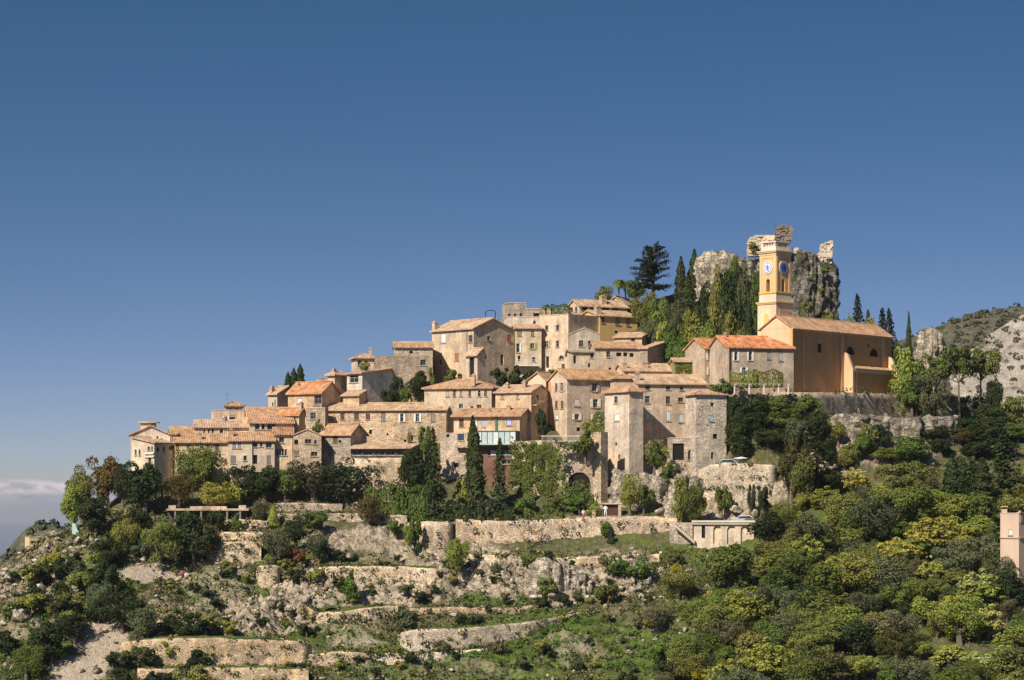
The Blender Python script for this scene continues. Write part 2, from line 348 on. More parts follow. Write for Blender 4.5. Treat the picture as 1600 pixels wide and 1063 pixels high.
# ------------------------------------------------------------------ terrain
GX = [-250, -100, 0, 100, 200, 300, 400, 500, 600, 700, 800, 900, 1000, 1100, 1200, 1300, 1400, 1500, 1600, 1750]
GY = [300, 330, 345, 360, 375, 388, 398, 410, 422, 435, 450, 480, 540]
GP = [
 [1600,1450,1330,1290,1270,1260,1260,1260,1260,1260,1260,1260,1250,1230,1200,1180,1170,1160,1150,1150],
 [1400,1250,1160,1150,1150,1150,1150,1150,1150,1150,1150,1145,1130,1110,1090,1080,1070,1060,1060,1060],
 [1230,1130,1070,1063,1068,1075,1078,1080,1080,1078,1070,1060,1045,1025,1010,1000,990,985,985,985],
 [1130,1030,975,965,965,980,985,990,990,990,985,970,950,925,915,910,905,900,900,900],
 [1080,985,915,880,880,895,898,900,900,898,895,890,885,892,862,845,840,838,838,838],
 [1100,975,895,838,800,812,815,815,815,815,812,810,808,806,795,780,772,770,765,760],
 [1150,1000,905,845,765,765,765,762,760,760,758,756,756,740,650,690,705,705,700,698],
 [1250,1060,930,870,765,720,710,700,695,680,672,668,668,640,618,652,672,676,672,668],
 [1380,1160,980,905,810,740,680,655,640,625,618,615,615,625,630,640,662,664,662,658],
 [1500,1280,1080,980,900,800,700,640,605,600,590,565,525,515,520,560,615,630,645,645],
 [1700,1450,1250,1130,1000,900,790,690,600,545,540,510,474,450,440,490,560,620,640,640],
 [2000,1750,1600,1450,1350,1250,1100,950,850,760,700,650,600,560,560,600,640,660,680,690],
 [2500,2300,2200,2100,2000,1900,1700,1500,1350,1200,1100,1050,1000,950,900,880,870,870,880,880]]
GXa = np.array(GX, float); GYa = np.array(GY, float); GZa = (HZ - np.array(GP, float))/F*GYa[:, None]
def ground0(x, y):
    x = np.asarray(x, float); y = np.asarray(y, float); yc = np.clip(y, 300, 540)
    u = np.clip(CX + F*x/np.maximum(y, 150), GX[0], GX[-1])
    j = np.clip(np.searchsorted(GXa, u, side='right')-1, 0, len(GX)-2); i = np.clip(np.searchsorted(GYa, yc, side='right')-1, 0, len(GY)-2)
    fu = (u-GXa[j])/(GXa[j+1]-GXa[j]); fv = (yc-GYa[i])/(GYa[i+1]-GYa[i]); fu = fu*fu*(3-2*fu)*0.5+fu*0.5
    z = (GZa[i, j]*(1-fu)+GZa[i, j+1]*fu)*(1-fv) + (GZa[i+1, j]*(1-fu)+GZa[i+1, j+1]*fu)*fv
    z = z - np.maximum(0, 300-y)*0.75*np.clip((y-60)/120, 0, 1) - np.maximum(0, y-540)*0.8
    z = z - np.maximum(0, -130-x)*0.8 - np.maximum(0, x-150)*0.15
    return np.maximum(z, -440)
# rockiness, grass and bare soil of places on the slope (px, py, rx, ry, amount), given where they lie on the hill
def _spot(lst, x, y, z):
    px = CX + F*x/y; py = HZ - F*z/y; s = np.zeros_like(px); wob = (fbm(x*.22, y*.22+z*.2, 41, 4, .6)-.5)*2.6
    for (a, b, rx, ry, k) in lst:
        d = ((px-a)/rx)**2 + ((py-b)/ry)**2 + wob*(1.0 if rx > 30 else .3); s = np.maximum(s, k*np.clip(1.6-d, 0, 1))
    return s
ROCKY = [(60, 910, 80, 50, .62), (60, 965, 60, 50, .55), (560, 850, 110, 22, .8), (480, 930, 60, 35, .9), (600, 925, 130, 28, .95), (420, 960, 70, 32, .9), (760, 900, 110, 34, .95),
         (860, 905, 60, 40, .8), (960, 900, 90, 35, .85), (340, 915, 70, 45, .55), (1010, 750, 60, 45, .95), (1080, 770, 90, 30, .9), (980, 950, 50, 60, .35), (300, 960, 80, 40, .5),
         (700, 1045, 160, 16, .45), (900, 1020, 60, 30, .5), (1330, 670, 70, 45, .95), (1290, 700, 40, 30, .8), (1400, 720, 60, 26, .7), (1460, 530, 40, 18, .9),
         (560, 760, 70, 30, .6), (1130, 800, 60, 20, .8), (120, 870, 60, 30, .4), (540, 985, 60, 20, .5), (1170, 780, 60, 24, .8), (700, 870, 120, 20, .6)]
GRASS = [(760, 1035, 240, 26, .95), (900, 985, 110, 40, .9), (800, 1010, 160, 34, .95), (850, 880, 100, 14, .8), (980, 878, 70, 12, .7), (450, 985, 70, 14, .8), (340, 995, 100, 8, .8),
         (560, 950, 60, 10, .9), (60, 1020, 70, 50, .7), (300, 905, 70, 26, .5), (250, 1050, 60, 20, .7), (640, 1040, 80, 20, .9), (1000, 1010, 60, 50, .55), (1300, 900, 300, 130, .5), (430, 870, 60, 20, .5), (420, 912, 60, 12, .7), (650, 934, 80, 9, .7), (770, 938, 90, 9, .7), (520, 998, 110, 12, .85), (560, 916, 60, 7, .6), (640, 866, 60, 10, .7), (760, 872, 90, 8, .9), (480, 850, 60, 12, .6), (700, 1004, 50, 12, .9), (150, 900, 80, 40, .55), (350, 930, 80, 20, .6)]
BARE = [(230, 895, 46, 16, .95), (150, 995, 34, 55, .95), (115, 1050, 44, 24, .9), (180, 1010, 22, 40, .9), (370, 855, 40, 26, .6), (560, 1005, 60, 10, .6), (400, 1020, 110, 14, .7), (600, 880, 100, 10, .5), (380, 815, 60, 12, .5)]
def ground(x, y):
    x = np.asarray(x, float); y = np.asarray(y, float); z = ground0(x, y)
    rk = _spot(ROCKY, x, y, z); br = _spot(BARE, x, y, z)
    amp = 0.55 + 1.0*rk - 0.3*br
    n = (fbm(x*0.13, y*0.13, 3, 4) - 0.5)*4.0
    r = 1 - np.abs(2*fbm(x*0.28+4, y*0.28, 21, 4, 0.55) - 1); r = r**2.0
    st = (x*0.35 + y*0.9 + 3*fbm(x*.1, y*.1, 5, 2))*0.55; stp = (st - np.floor(st))                # tilted limestone beds
    z = z + n*0.7*np.minimum(amp, 1) + (r-0.55)*1.9*amp*(0.35+rk) + (stp-0.5)*1.1*rk + (vnoise(x*1.7, y*1.7, 9)-.5)*0.55*amp
    return z
def gz(x, y): return float(ground(np.array([x]), np.array([y]))[0])
def hit(px, py, y0=310, y1=520):
    Y = np.arange(y0, y1, 0.4); x = (px-CX)/F*Y; z = (HZ-py)/F*Y; g = ground(x, Y); k = np.where(g >= z)[0]
    i = k[0] if len(k) else int(np.argmax((g-z)/Y))
    return float(x[i]), float(Y[i]), float(g[i])

xs = np.concatenate([-np.geomspace(1200, 112, 40), np.arange(-108, 118, 0.5), np.geomspace(120, 1400, 40)])
ys = np.concatenate([np.linspace(30, 300, 46), np.arange(303, 336, 1.5), np.arange(336, 404, 0.42), np.arange(404, 470, 0.9), np.geomspace(472, 900, 30)])
XX, YY = np.meshgrid(xs, ys); ZZ = ground(XX, YY)
V = np.stack([XX, YY, ZZ], -1).reshape(-1, 3); ny, nx = XX.shape
idx = np.arange(ny*nx).reshape(ny, nx)
Q = np.stack([idx[:-1, :-1], idx[:-1, 1:], idx[1:, 1:], idx[1:, :-1]], -1).reshape(-1, 4)
me = np_mesh('hillside', V, Q, M['ground'], smooth=False)
z0 = ground0(XX, YY); gm = np.zeros((ny*nx, 4), np.float32); gm[:, 3] = 1
slope = np.gradient(ZZ, axis=0)/np.gradient(YY, axis=0)
rk = _spot(ROCKY, XX, YY, z0); gr = _spot(GRASS, XX, YY, z0); br = _spot(BARE, XX, YY, z0)
gm[:, 0] = np.clip(rk*0.75 + 0.16*sstep(0.9, 2.2, np.abs(slope)) + 0.12, 0, 1).ravel(); gm[:, 1] = np.clip(gr*.9+0.25, 0, 1).ravel(); gm[:, 2] = np.clip(br*.9, 0, 1).ravel()
ca = me.color_attributes.new('mask', 'FLOAT_COLOR', 'POINT'); ca.data.foreach_set('color', gm.ravel())
tag(link('hillside', me), 'rocky terraced slope below and around the village', None, None, 'structure')

def patch(name, label, x0, x1, y0, y1, nx, ny, fz, maskf, matn='far_hill'):
    X, Yg = np.meshgrid(np.linspace(x0, x1, nx), np.linspace(y0, y1, ny)); Z = fz(X, Yg)
    V = np.stack([X, Yg, Z], -1).reshape(-1, 3); idx = np.arange(nx*ny).reshape(ny, nx)
    me = np_mesh(name, V, np.stack([idx[:-1, :-1], idx[:-1, 1:], idx[1:, 1:], idx[1:, :-1]], -1).reshape(-1, 4), M[matn], smooth=False)
    m = np.zeros((nx*ny, 4), np.float32); m[:, 3] = 1; m[:, 0] = maskf(X, Yg, Z).ravel()
    me.color_attributes.new('mask', 'FLOAT_COLOR', 'POINT').data.foreach_set('color', m.ravel())
    return tag(link(name, me), label, None, None, 'structure')
def crest(pts, X, Yc):           # crest height (m) from (px, py) pairs at distance Yc
    px = np.array([p[0] for p in pts], float); z = (HZ-np.array([p[1] for p in pts], float))/F*Yc
    return np.interp(X, (px-CX)/F*Yc, z)
def far_z(X, Y):
    c = crest([(350, 1300), (800, 1000), (1000, 780), (1150, 640), (1300, 575), (1380, 535), (1420, 516), (1450, 502), (1485, 487), (1520, 477), (1560, 471), (1600, 473), (1700, 470), (1900, 500)], X, 1700)
    d = (1700-Y); return c - np.where(d > 0, d*0.42, -d*0.8) + (fbm(X*0.012, Y*0.012, 61, 6, .6)-.5)*26
patch('far_hill', 'distant grey green ridge of scrub behind the village', -200, 620, 1200, 1900, 380, 240, far_z, lambda X, Y, Z: 0.03+0*X)
def near_z(X, Y):
    c = crest([(1300, 760), (1440, 640), (1490, 585), (1525, 552), (1560, 525), (1600, 500), (1700, 440), (1900, 380)], X, 950)
    d = (950-Y); return c - np.where(d > 0, d*0.52, -d*0.4) + (fbm(X*0.03, Y*0.03, 71, 6, .62)-.5)*24
patch('rocky_hill', 'pale rocky hillside with scrub at the right edge', 110, 330, 700, 1060, 240, 260, near_z, lambda X, Y, Z: 0.36+0*X)
def head_z(X, Y):
    c = crest([(-300, 1000), (-60, 905), (0, 866), (18, 850), (32, 838), (50, 826), (75, 822), (100, 822), (140, 820), (220, 860)], X, 620)
    d = (620-Y); return c - np.where(d > 0, d*0.55, -d*0.9) + (fbm(X*0.06, Y*0.06, 81, 5, .6)-.5)*7
patch('headland', 'distant rocky coastal headland at the left edge', -180, -60, 500, 700, 120, 120, head_z, lambda X, Y, Z: 0.06+0*X)
mb = MB(); mb.face([(-30000, -3000, -430), (30000, -3000, -430), (30000, 45000, -430), (-30000, 45000, -430)])
tag(mb.build('sea', M['sea']), 'hazy blue grey sea at the left', None, None, 'structure')
# ------------------------------------------------------------------ buildings
CREAM = (0.68, 0.55, 0.40); TAN = (0.60, 0.45, 0.31); STONE = (0.58, 0.47, 0.35); GREYS = (0.48, 0.41, 0.33); PINK = (0.62, 0.47, 0.37); PEACH = (0.66, 0.47, 0.30)
R1 = (0.56, 0.32, 0.175); R2 = (0.62, 0.41, 0.26); R3 = (0.62, 0.26, 0.10); R4 = (0.48, 0.24, 0.12)
WHITE = (0.75, 0.73, 0.70); BROWN = (0.13, 0.075, 0.05); GREYB = (0.22, 0.21, 0.20); RED = (0.42, 0.16, 0.10); BLUE = (0.42, 0.46, 0.62); LILAC = (0.50, 0.50, 0.72); GREEN = (0.06, 0.16, 0.09); YEL = (0.42, 0.34, 0.08); OCHRE = (0.60, 0.41, 0.17)
TEAL = (0.03, 0.10, 0.11)
PALE = (0.62, 0.60, 0.55)

class Wall:
    """one plane of a building: maps pixel columns of the photo to metres along the wall"""
    def __init__(s, C, d, n, L): s.C = Vector(C); s.d = Vector(d); s.n = Vector(n); s.L = L
    def w(s, px):
        X = (px-CX)/F; return (X*s.C.y - s.C.x)/(s.d.x - X*s.d.y)
    def z(s, px, py): return (HZ-py)/F*(s.C.y + s.w(px)*s.d.y)
    def P(s, w, z, out=0.0):
        p = s.C + s.d*w + s.n*out; return Vector((p.x, p.y, z))
    def rect(s, px, py, wpx, hpx):
        a, b = sorted((s.w(px-wpx/2), s.w(px+wpx/2))); a = max(a, 0.06); b = min(b, s.L-0.06)
        return [a, b, s.z(px, py+hpx/2), s.z(px, py-hpx/2)]
    def box(s, mb, w0, w1, z0, z1, i, o, mi=0):
        mb.box(s.P(w0, z0, i), s.d*(w1-w0), s.n*(o-i), Vector((0, 0, z1-z0)), mi)

def wall_face(mb, wl, z0, z1, holes, depth=0.24):
    hs = []
    for h in holes:
        r = list(h[0]); r[2] = max(r[2], z0+0.05); r[3] = min(r[3], z1-0.06)
        if r[1]-r[0] < 0.1 or r[3]-r[2] < 0.1: continue
        if any(r[0] < q[0][1]+.04 and r[1] > q[0][0]-.04 and r[2] < q[0][3]+.04 and r[3] > q[0][2]-.04 for q in hs): continue
        hs.append((r, h[1], h[2]))
    us = sorted(set([0.0, wl.L] + [r[0] for r, *_ in hs] + [r[1] for r, *_ in hs]))
    zs = sorted(set([z0, z1] + [r[2] for r, *_ in hs] + [r[3] for r, *_ in hs]))
    for i in range(len(us)-1):
        for j in range(len(zs)-1):
            a, b, c, d = us[i], us[i+1], zs[j], zs[j+1]; m, k = (a+b)/2, (c+d)/2
            if any(r[0] < m < r[1] and r[2] < k < r[3] for r, *_ in hs): continue
            mb.face([wl.P(a, c), wl.P(b, c), wl.P(b, d), wl.P(a, d)], [(a, c), (b, c), (b, d), (a, d)])
    for r, st, _ in hs:
        a, b, c, d = r; dp = depth
        if st == 'ab': mb.face([wl.P(a, c, -dp), wl.P(b, c, -dp), wl.P(b, d, -dp), wl.P(a, d, -dp)], [(a, c), (b, c), (b, d), (a, d)])
        for (p, q) in (((a, c), (b, c)), ((b, c), (b, d)), ((b, d), (a, d)), ((a, d), (a, c))):
            mb.face([wl.P(*p), wl.P(*q), wl.P(q[0], q[1], -dp), wl.P(p[0], p[1], -dp)])
        if st.startswith('a'):       # arched head: fill the two spandrels
            cxm = (a+b)/2; rr = (b-a)/2; n = 6
            for sg in (-1, 1):
                arc = [(cxm+sg*rr*cos(pi/2*k/n), d-rr+rr*sin(pi/2*k/n)) for k in range(n+1)]
                for k in range(n):
                    p, q = arc[k], arc[k+1]; co = (cxm+sg*rr, d)
                    mb.face([wl.P(co[0], co[1], -0.002), wl.P(p[0], p[1], -0.002), wl.P(q[0], q[1], -0.002)], [co, p, q])
                    mb.face([wl.P(p[0], p[1]), wl.P(q[0], q[1]), wl.P(q[0], q[1], -dp), wl.P(p[0], p[1], -dp)])
    return hs

def add_window(root, wl, r, st, colr):
    a, b, c, d = r; w = b-a; h = d-c
    kind = 'h' if st == 'ah' else st[0]
    if st == 'ab': return
    if kind in 'h':                          # bare opening, its inner shade put in as a near-black sheet
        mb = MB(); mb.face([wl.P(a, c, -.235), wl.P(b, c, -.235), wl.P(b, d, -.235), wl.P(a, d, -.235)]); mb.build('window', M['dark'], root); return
    if kind == 'D':                          # door
        mb = MB(); wl.box(mb, a, b, c, d, -.2, -.14)
        wl.box(mb, a+w*.47, a+w*.53, c, d, -.14, -.12); mb.build('door', M['wood'], root, colr or BROWN); return
    fc = GREYB if kind in 'gha' else (0.45, 0.42, 0.38)
    if kind == 'c': fc = colr or BROWN
    mb = MB(); f = min(0.07, w*.12)
    wl.box(mb, a, a+f, c, d, -.2, -.13); wl.box(mb, b-f, b, c, d, -.2, -.13); wl.box(mb, a+f, b-f, d-f, d, -.2, -.13); wl.box(mb, a+f, b-f, c, c+f, -.2, -.13)
    if w > 0.55 and kind != 'c': wl.box(mb, (a+b)/2-.03, (a+b)/2+.03, c+f, d-f, -.2, -.14)
    if h > 1.0 and kind != 'c': wl.box(mb, a+f, b-f, c+h*.6, c+h*.6+.05, -.2, -.15)
    wi = mb.build('window', M['wood'], root, fc)
    if kind != 'c' :
        mb = MB(); mb.face([wl.P(a, c, -.19), wl.P(b, c, -.19), wl.P(b, d, -.19), wl.P(a, d, -.19)]); mb.build('pane', M['glass'], wi)
    if kind == 'o':                          # open shutters folded back on the wall
        for (q0, q1) in ((a-w*.52, a-.02), (b+.02, b+w*.52)):
            if q0 < 0.02 or q1 > wl.L-.02: continue
            mb = MB(); wl.box(mb, q0, q1, c-.03, d+.03, .03, .08)
            for k in range(2): wl.box(mb, q0+.06, q1-.06, c+h*(.08+.46*k), c+h*(.40+.5*k), .08, .10)
            mb.build('shutter', M['wood'], wi, colr or WHITE)
    if kind == 'c':                          # closed shutters in the opening
        for k in (0, 1):
            mb = MB(); q0 = a+f+(w/2-f)*k+.01; q1 = a+f+(w/2-f)*(k+1)-.01; wl.box(mb, q0, q1, c+f, d-f, -.10, -.05)
            for j in range(3): wl.box(mb, q0+.05, q1-.05, c+h*(.08+.3*j), c+h*(.30+.3*j), -.05, -.03)
            mb.build('shutter', M['wood'], wi, colr or BROWN)
    mb = MB(); wl.box(mb, a-.12, b+.12, c-.12, c-.02, -.02, .12); mb.build('sill', M['stone'], wi, (0.50, 0.44, 0.36))
    return wi

class House: pass
def house(name, label, x0, xc, x1, ytop, ybot, Y, a, roof='gl', rise=1.5, col=STONE, wall='plaster', rcol=R1, wins=(), D=None, W_=None, rf=0.5, oh=0.4, chim=(), cat='house', group=None, sink=3.0, parapet=0, corn=0, depth=0.24):
    al = radians(a); C = at(xc, ytop, Y); C.z = 0
    t = Vector((cos(al), sin(al), 0)); s = Vector((-sin(al), cos(al), 0)); nR = Vector((sin(al), -cos(al), 0)); nL = Vector((-cos(al), -sin(al), 0))
    if W_ is None:
        X1 = (x1-CX)/F; W_ = (X1*C.y - C.x)/(t.x - X1*t.y)
    if D is None:
        X0 = (x0-CX)/F; D = (X0*C.y - C.x)/(s.x - X0*s.y)
    zt = Z_(ytop, Y); z0 = Z_(ybot, Y) - sink
    root = empty(name, (C.x, C.y, Z_(ybot, Y)), label, cat, group)
    H = House(); H.root = root; H.zt = zt; H.z0 = z0; H.C = C; H.t = t; H.s = s; H.W = W_; H.D = D; H.zr = zt+rise
    H.R = Wall(C, t, nR, W_); H.L = Wall(C, s, nL, D)
    Cb = C + t*W_ + s*D; Rb = Wall(C+t*W_, s, t, D); Bb = Wall(C+s*D, t, s, W_)
    hl = {'R': [], 'L': []}
    for wn in wins:
        f, px, py, ww, hh, st = wn[:6]; colr = wn[6] if len(wn) > 6 else None
        hl[f].append(((H.R if f == 'R' else H.L).rect(px, py, ww, hh), st, colr))
    mb = MB(); ztw = zt + (parapet if roof == 'flat' else 0)
    hR = wall_face(mb, H.R, z0, ztw, hl['R'], depth); hL = wall_face(mb, H.L, z0, ztw, hl['L'], depth)
    wall_face(mb, Rb, z0, ztw, []); wall_face(mb, Bb, z0, ztw, [])
    zr = zt+rise
    def pt(u, v, z): p = C + t*u + s*v; return Vector((p.x, p.y, z))
    if roof == 'gl':
        um = rf*W_
        for v in (0, D): mb.face([pt(0, v, zt), pt(W_, v, zt), pt(um, v, zr)] if rf < .99 else [pt(0, v, zt), pt(W_, v, zt), pt(W_, v, zr)], [(0, zt), (W_, zt), (um, zr)])
        if rf > .99: mb.face([pt(W_, 0, zt), pt(W_, D, zt), pt(W_, D, zr), pt(W_, 0, zr)])
    if roof == 'gr':
        vm = rf*D
        for u in (0, W_): mb.face([pt(u, 0, zt), pt(u, D, zt), pt(u, vm, zr)], [(0, zt), (D, zt), (vm, zr)])
        if rf > .99: mb.face([pt(0, D, zt), pt(W_, D, zt), pt(W_, D, zr), pt(0, D, zr)])
    if corn:
        for wl_ in (H.R, H.L): wl_.box(mb, -0.0, wl_.L, zt-corn, zt-.06, 0.003, .16)
    hr_ = random.Random(int(xc*7+ytop*13)); k_ = hr_.uniform(.90, 1.14); g_ = sum(col)/3; s_ = hr_.uniform(.62, 1.06) if wall != 'render' else 1.0; k_ = k_ if wall != 'render' else 1.0
    col = tuple(min(.8, (g_+(c-g_)*s_)*k_) for c in col)
    mb.build('wall', M[wall], root, col)
    for wl_, hs in ((H.R, hR), (H.L, hL)):
        for r, st, colr in hs: add_window(root, wl_, r, st, colr)
    th = 0.22; rb = MB()
    e = 0.03
    if roof == 'gl':
        um = rf*W_; s1 = rise/um
        rb.slab([pt(-oh, -oh*.7, zt-oh*s1+th), pt(-oh, D+oh*.7, zt-oh*s1+th), pt(um, D+oh*.7, zr+th), pt(um, -oh*.7, zr+th)], th-e)
        if rf < .99:
            s2 = rise/(W_-um); rb.slab([pt(W_+oh, -oh*.7, zt-oh*s2+th), pt(W_+oh, D+oh*.7, zt-oh*s2+th), pt(um, D+oh*.7, zr+th-.004), pt(um, -oh*.7, zr+th-.004)], th-e)
        rb.tube(pt(um, -oh*.7, zr+th), pt(um, D+oh*.7, zr+th), .12)
    if roof == 'gr':
        vm = rf*D; s1 = rise/vm
        rb.slab([pt(-oh*.7, -oh, zt-oh*s1+th), pt(W_+oh*.7, -oh, zt-oh*s1+th), pt(W_+oh*.7, vm, zr+th), pt(-oh*.7, vm, zr+th)], th-e)
        if rf < .99:
            s2 = rise/(D-vm); rb.slab([pt(-oh*.7, D+oh, zt-oh*s2+th), pt(W_+oh*.7, D+oh, zt-oh*s2+th), pt(W_+oh*.7, vm, zr+th-.004), pt(-oh*.7, vm, zr+th-.004)], th-e)
        rb.tube(pt(-oh*.7, vm, zr+th), pt(W_+oh*.7, vm, zr+th), .12)
    if roof == 'hip':
        a0, a1, b0, b1 = -oh, W_+oh, -oh, D+oh; z = zt+.02+th; zz = zr+th
        if W_ >= D: r0, r1 = pt(D/2, D/2, zz), pt(W_-D/2, D/2, zz)
        else: r0, r1 = pt(W_/2, W_/2, zz), pt(W_/2, D-W_/2, zz)
        A, B, Cc, Dd = pt(a0, b0, z), pt(a1, b0, z), pt(a1, b1, z), pt(a0, b1, z)
        if abs((r1-r0).length) < .05: r1 = r0
        if W_ >= D: polys = [[A, B, r1, r0], [B, Cc, r1], [Cc, Dd, r0, r1], [Dd, A, r0]]
        else: polys = [[A, B, r0], [B, Cc, r1, r0], [Cc, Dd, r1], [Dd, A, r0, r1]]
        for p in polys:
            if r0 == r1 and len(p) == 4: p = p[:3]
            rb.slab(p, th-e)
            rb.tube(p[0], p[-1], .09)
    if roof == 'flat':
        rb.slab([pt(.02, .02, zt), pt(W_-.02, .02, zt), pt(W_-.02, D-.02, zt), pt(.02, D-.02, zt)], .2)
        rb_ = rb.build('roof', M['render'], root, (0.42, 0.36, 0.30))
        if parapet:
            mb = MB()
            for wl_ in (H.R, H.L, Rb, Bb): wl_.box(mb, 0, wl_.L, ztw, ztw+.12, -.25, .06 if wl_ in (H.R, H.L) else .05)
            mb.build('coping', M['render'], root, (0.60, 0.50, 0.40))
    else: rb_ = rb.build('roof', M['tile'], root, rcol)
    H.roof = rb_
    for c_ in chim:                      # (px, fraction up the slope, width, height)
        px, fr, cw, ch = c_
        if roof == 'gl': u, lo = fr*rf*W_, None; v = Wall(C+t*u, s, nL, D).w(px); q = pt(u, min(max(v, .3), D-.3), 0); zb = zt+rise*fr
        else:
            v = fr*(rf if roof == 'gr' else .5)*D; u = Wall(C+s*v, t, nR, W_).w(px); q = pt(min(max(u, .3), W_-.3), v, 0); zb = zt+rise*(fr if roof != 'flat' else 0)
        cm = MB(); hw = cw/2; zb -= .4
        cm.box(Vector((q.x, q.y, zb)) - t*hw - s*hw*.8, t*cw, s*cw*.8, Vector((0, 0, ch+.4)))
        cm.box(Vector((q.x, q.y, zb+ch+.4)) - t*(hw+.08) - s*(hw*.8+.08), t*(cw+.16), s*(cw*.8+.16), Vector((0, 0, .1)))
        cm.box(Vector((q.x, q.y, zb+ch+.5)) - t*hw*.6 - s*hw*.5, t*cw*.6, s*cw*.5, Vector((0, 0, .22)))
        cm.build('chimney', M['plaster'], rb_, (0.56, 0.43, 0.32))
    return H
def part_box(H, name, face, px0, px1, py0, py1, i, o, mat='render', col=(0.5, 0.42, 0.33)):
    wl = getattr(H, face); a, b = sorted((wl.w(px0), wl.w(px1))); m = (px0+px1)/2
    mb = MB(); wl.box(mb, a, b, wl.z(m, py1), wl.z(m, py0), i, o); return mb.build(name, M[mat], H.root, col)
def balcony(H, face, px0, px1, py, out=1.0, hgt=1.0, col=(0.08, 0.08, 0.08), slab=(0.55, 0.48, 0.4)):
    wl = getattr(H, face); a, b = sorted((wl.w(px0), wl.w(px1))); z = wl.z((px0+px1)/2, py)
    mb = MB(); wl.box(mb, a, b, z-.18, z, 0.004, out); bo = mb.build('balcony', M['render'], H.root, slab)
    mb = MB(); n = max(4, int((b-a)/.22))
    for k in range(n+1):
        w = a+.03+(b-a-.06)*k/n; mb.tube(wl.P(w, z, out-.05), wl.P(w, z+hgt, out-.05), .018, n=4)
    wl.box(mb, a, b, z+hgt, z+hgt+.05, out-.08, out-.02)
    mb.build('railing', M['metal'], bo, col)

H = house
# ---- left end
h = H('house', 'white villa with two small arched windows at the far left end of the village', 206, 241, 270, 693, 725, 397, 52, 'gr', .9, (0.70, 0.60, 0.47), 'plaster', R2,
  wins=[('L', 212, 707, 3, 9, 'a'), ('L', 218, 707, 3, 9, 'a'), ('L', 232.5, 701, 4, 6, 'g'), ('L', 237.5, 700.5, 2.6, 6, 'g'), ('L', 234, 719, 4, 6, 'h'), ('R', 247, 703, 4, 7, 'h'), ('R', 256, 702, 3, 8, 'g')], rf=.99, sink=7)
part_box(h, 'string_course', 'L', 227, 241, 708, 710, .003, .22, 'render', (.72, .68, .6)); part_box(h, 'string_course', 'L', 227, 241, 713.5, 715, .003, .22, 'render', (.72, .68, .6))
h = H('house', 'pale gabled upper house with a rooftop lookout at the far left end', 202, 204, 266, 680, 700, 402, 6, 'gl', 1.35, (0.62, 0.52, 0.42), 'plaster', R2, wins=[('R', 230, 685, 4, 5, 'g'), ('R', 235, 685, 3, 5, 'g'), ('R', 246, 684, 3, 4, 'g'), ('R', 252, 687, 5, 3, 'h')], D=8, sink=8)
mb = MB(); q = at(232, 667, 405); mb.box(q+Vector((-1.1, -1, -1)), (2.2, 0, 0), (0, 2, 0), (0, 0, 1.6)); mb.box(q+Vector((-1.6, -1.4, .6)), (3.2, 0, 0), (0, 2.8, 0), (0, 0, .18)); mb.build('rooftop_lookout', M['plaster'], h.root, (.6, .48, .36))
h = H('house', 'small stone house with one white framed window between villa and long row', 266, 268, 276, 679, 700, 401, 10, 'gr', .5, TAN, wins=[('R', 270, 684.5, 4, 5, 'g')], D=5, sink=6)
h = H('house', 'long cream row house half covered by climbing vines under an orange roof', 268, 273, 357, 691.5, 742, 399, 8, 'gr', 1.25, (0.60, 0.49, 0.33), 'plaster', R1,
  wins=[('R', 277, 698, 4.5, 9, 'c', (.35, .2, .06)), ('R', 294, 698, 4, 8, 'c', (.38, .27, .12)), ('R', 315, 697, 5, 7, 'g'), ('R', 326, 698, 5, 8, 'c', (.38, .27, .12)), ('R', 339, 699, 5, 9, 'c', BROWN), ('R', 293, 719, 5, 8, 'o', WHITE), ('R', 281, 718, 4, 7, 'g'), ('R', 324, 719, 5, 9, 'g'), ('R', 337, 719, 5, 8, 'g')], D=7, chim=[(312, .3, .7, 1.0)], sink=6)
h = H('house', 'cream row house with blue grey shutters right of the vine covered one', 357, 357, 394, 689, 742, 399.5, 4, 'gr', 1.15, (0.62, 0.50, 0.35), 'plaster', R1,
  wins=[('R', 366, 696, 5, 9, 'c', (.3, .36, .42)), ('R', 374, 696, 5, 9, 'c', (.3, .36, .42)), ('R', 364.5, 718, 8, 12, 'c', GREYB), ('R', 383, 716, 5, 8, 'g')], D=7, chim=[(358.5, .5, .8, 1.1)], sink=6)
h = H('house', 'narrow tan row house with two tall dark doorways on its lower floor', 392.5, 394, 429, 689, 735, 400, 3, 'gr', 1.15, (0.57, 0.45, 0.33), 'plaster', R1,
  wins=[('R', 398, 695, 8, 7, 'g'), ('R', 408, 695, 4, 6, 'g'), ('R', 420, 696, 9, 8, 'g'), ('R', 399, 718, 6, 14, 'h'), ('R', 420, 719, 6, 14, 'c', GREYB), ('R', 391, 718, 0.1, .1, 'h')], D=7, sink=6)
h = H('house', 'low cream house with a row of small windows above the vine covered row', 300, 304, 392, 668, 695, 407, 5, 'gr', 1.1, (0.60, 0.48, 0.35), 'plaster', R2,
  wins=[('R', 319, 674.5, 2.5, 7, 'g'), ('R', 326, 674, 2.5, 7, 'g'), ('R', 332.5, 674, 3, 8, 'g'), ('R', 346, 674, 5, 8, 'o', (.5, .42, .3)), ('R', 360, 673.5, 4, 8, 'g'), ('R', 385, 678, 2, 3, 'h')], D=8, sink=6, chim=[(350, .9, .5, .5)])
h = H('house', 'low house with a small hipped roof behind the row of small windows', 262, 268, 318, 677, 690, 411, 10, 'gr', .9, TAN, 'plaster', R1, D=7, sink=8, wins=[('R', 300, 680, 3, 3, 'h')])
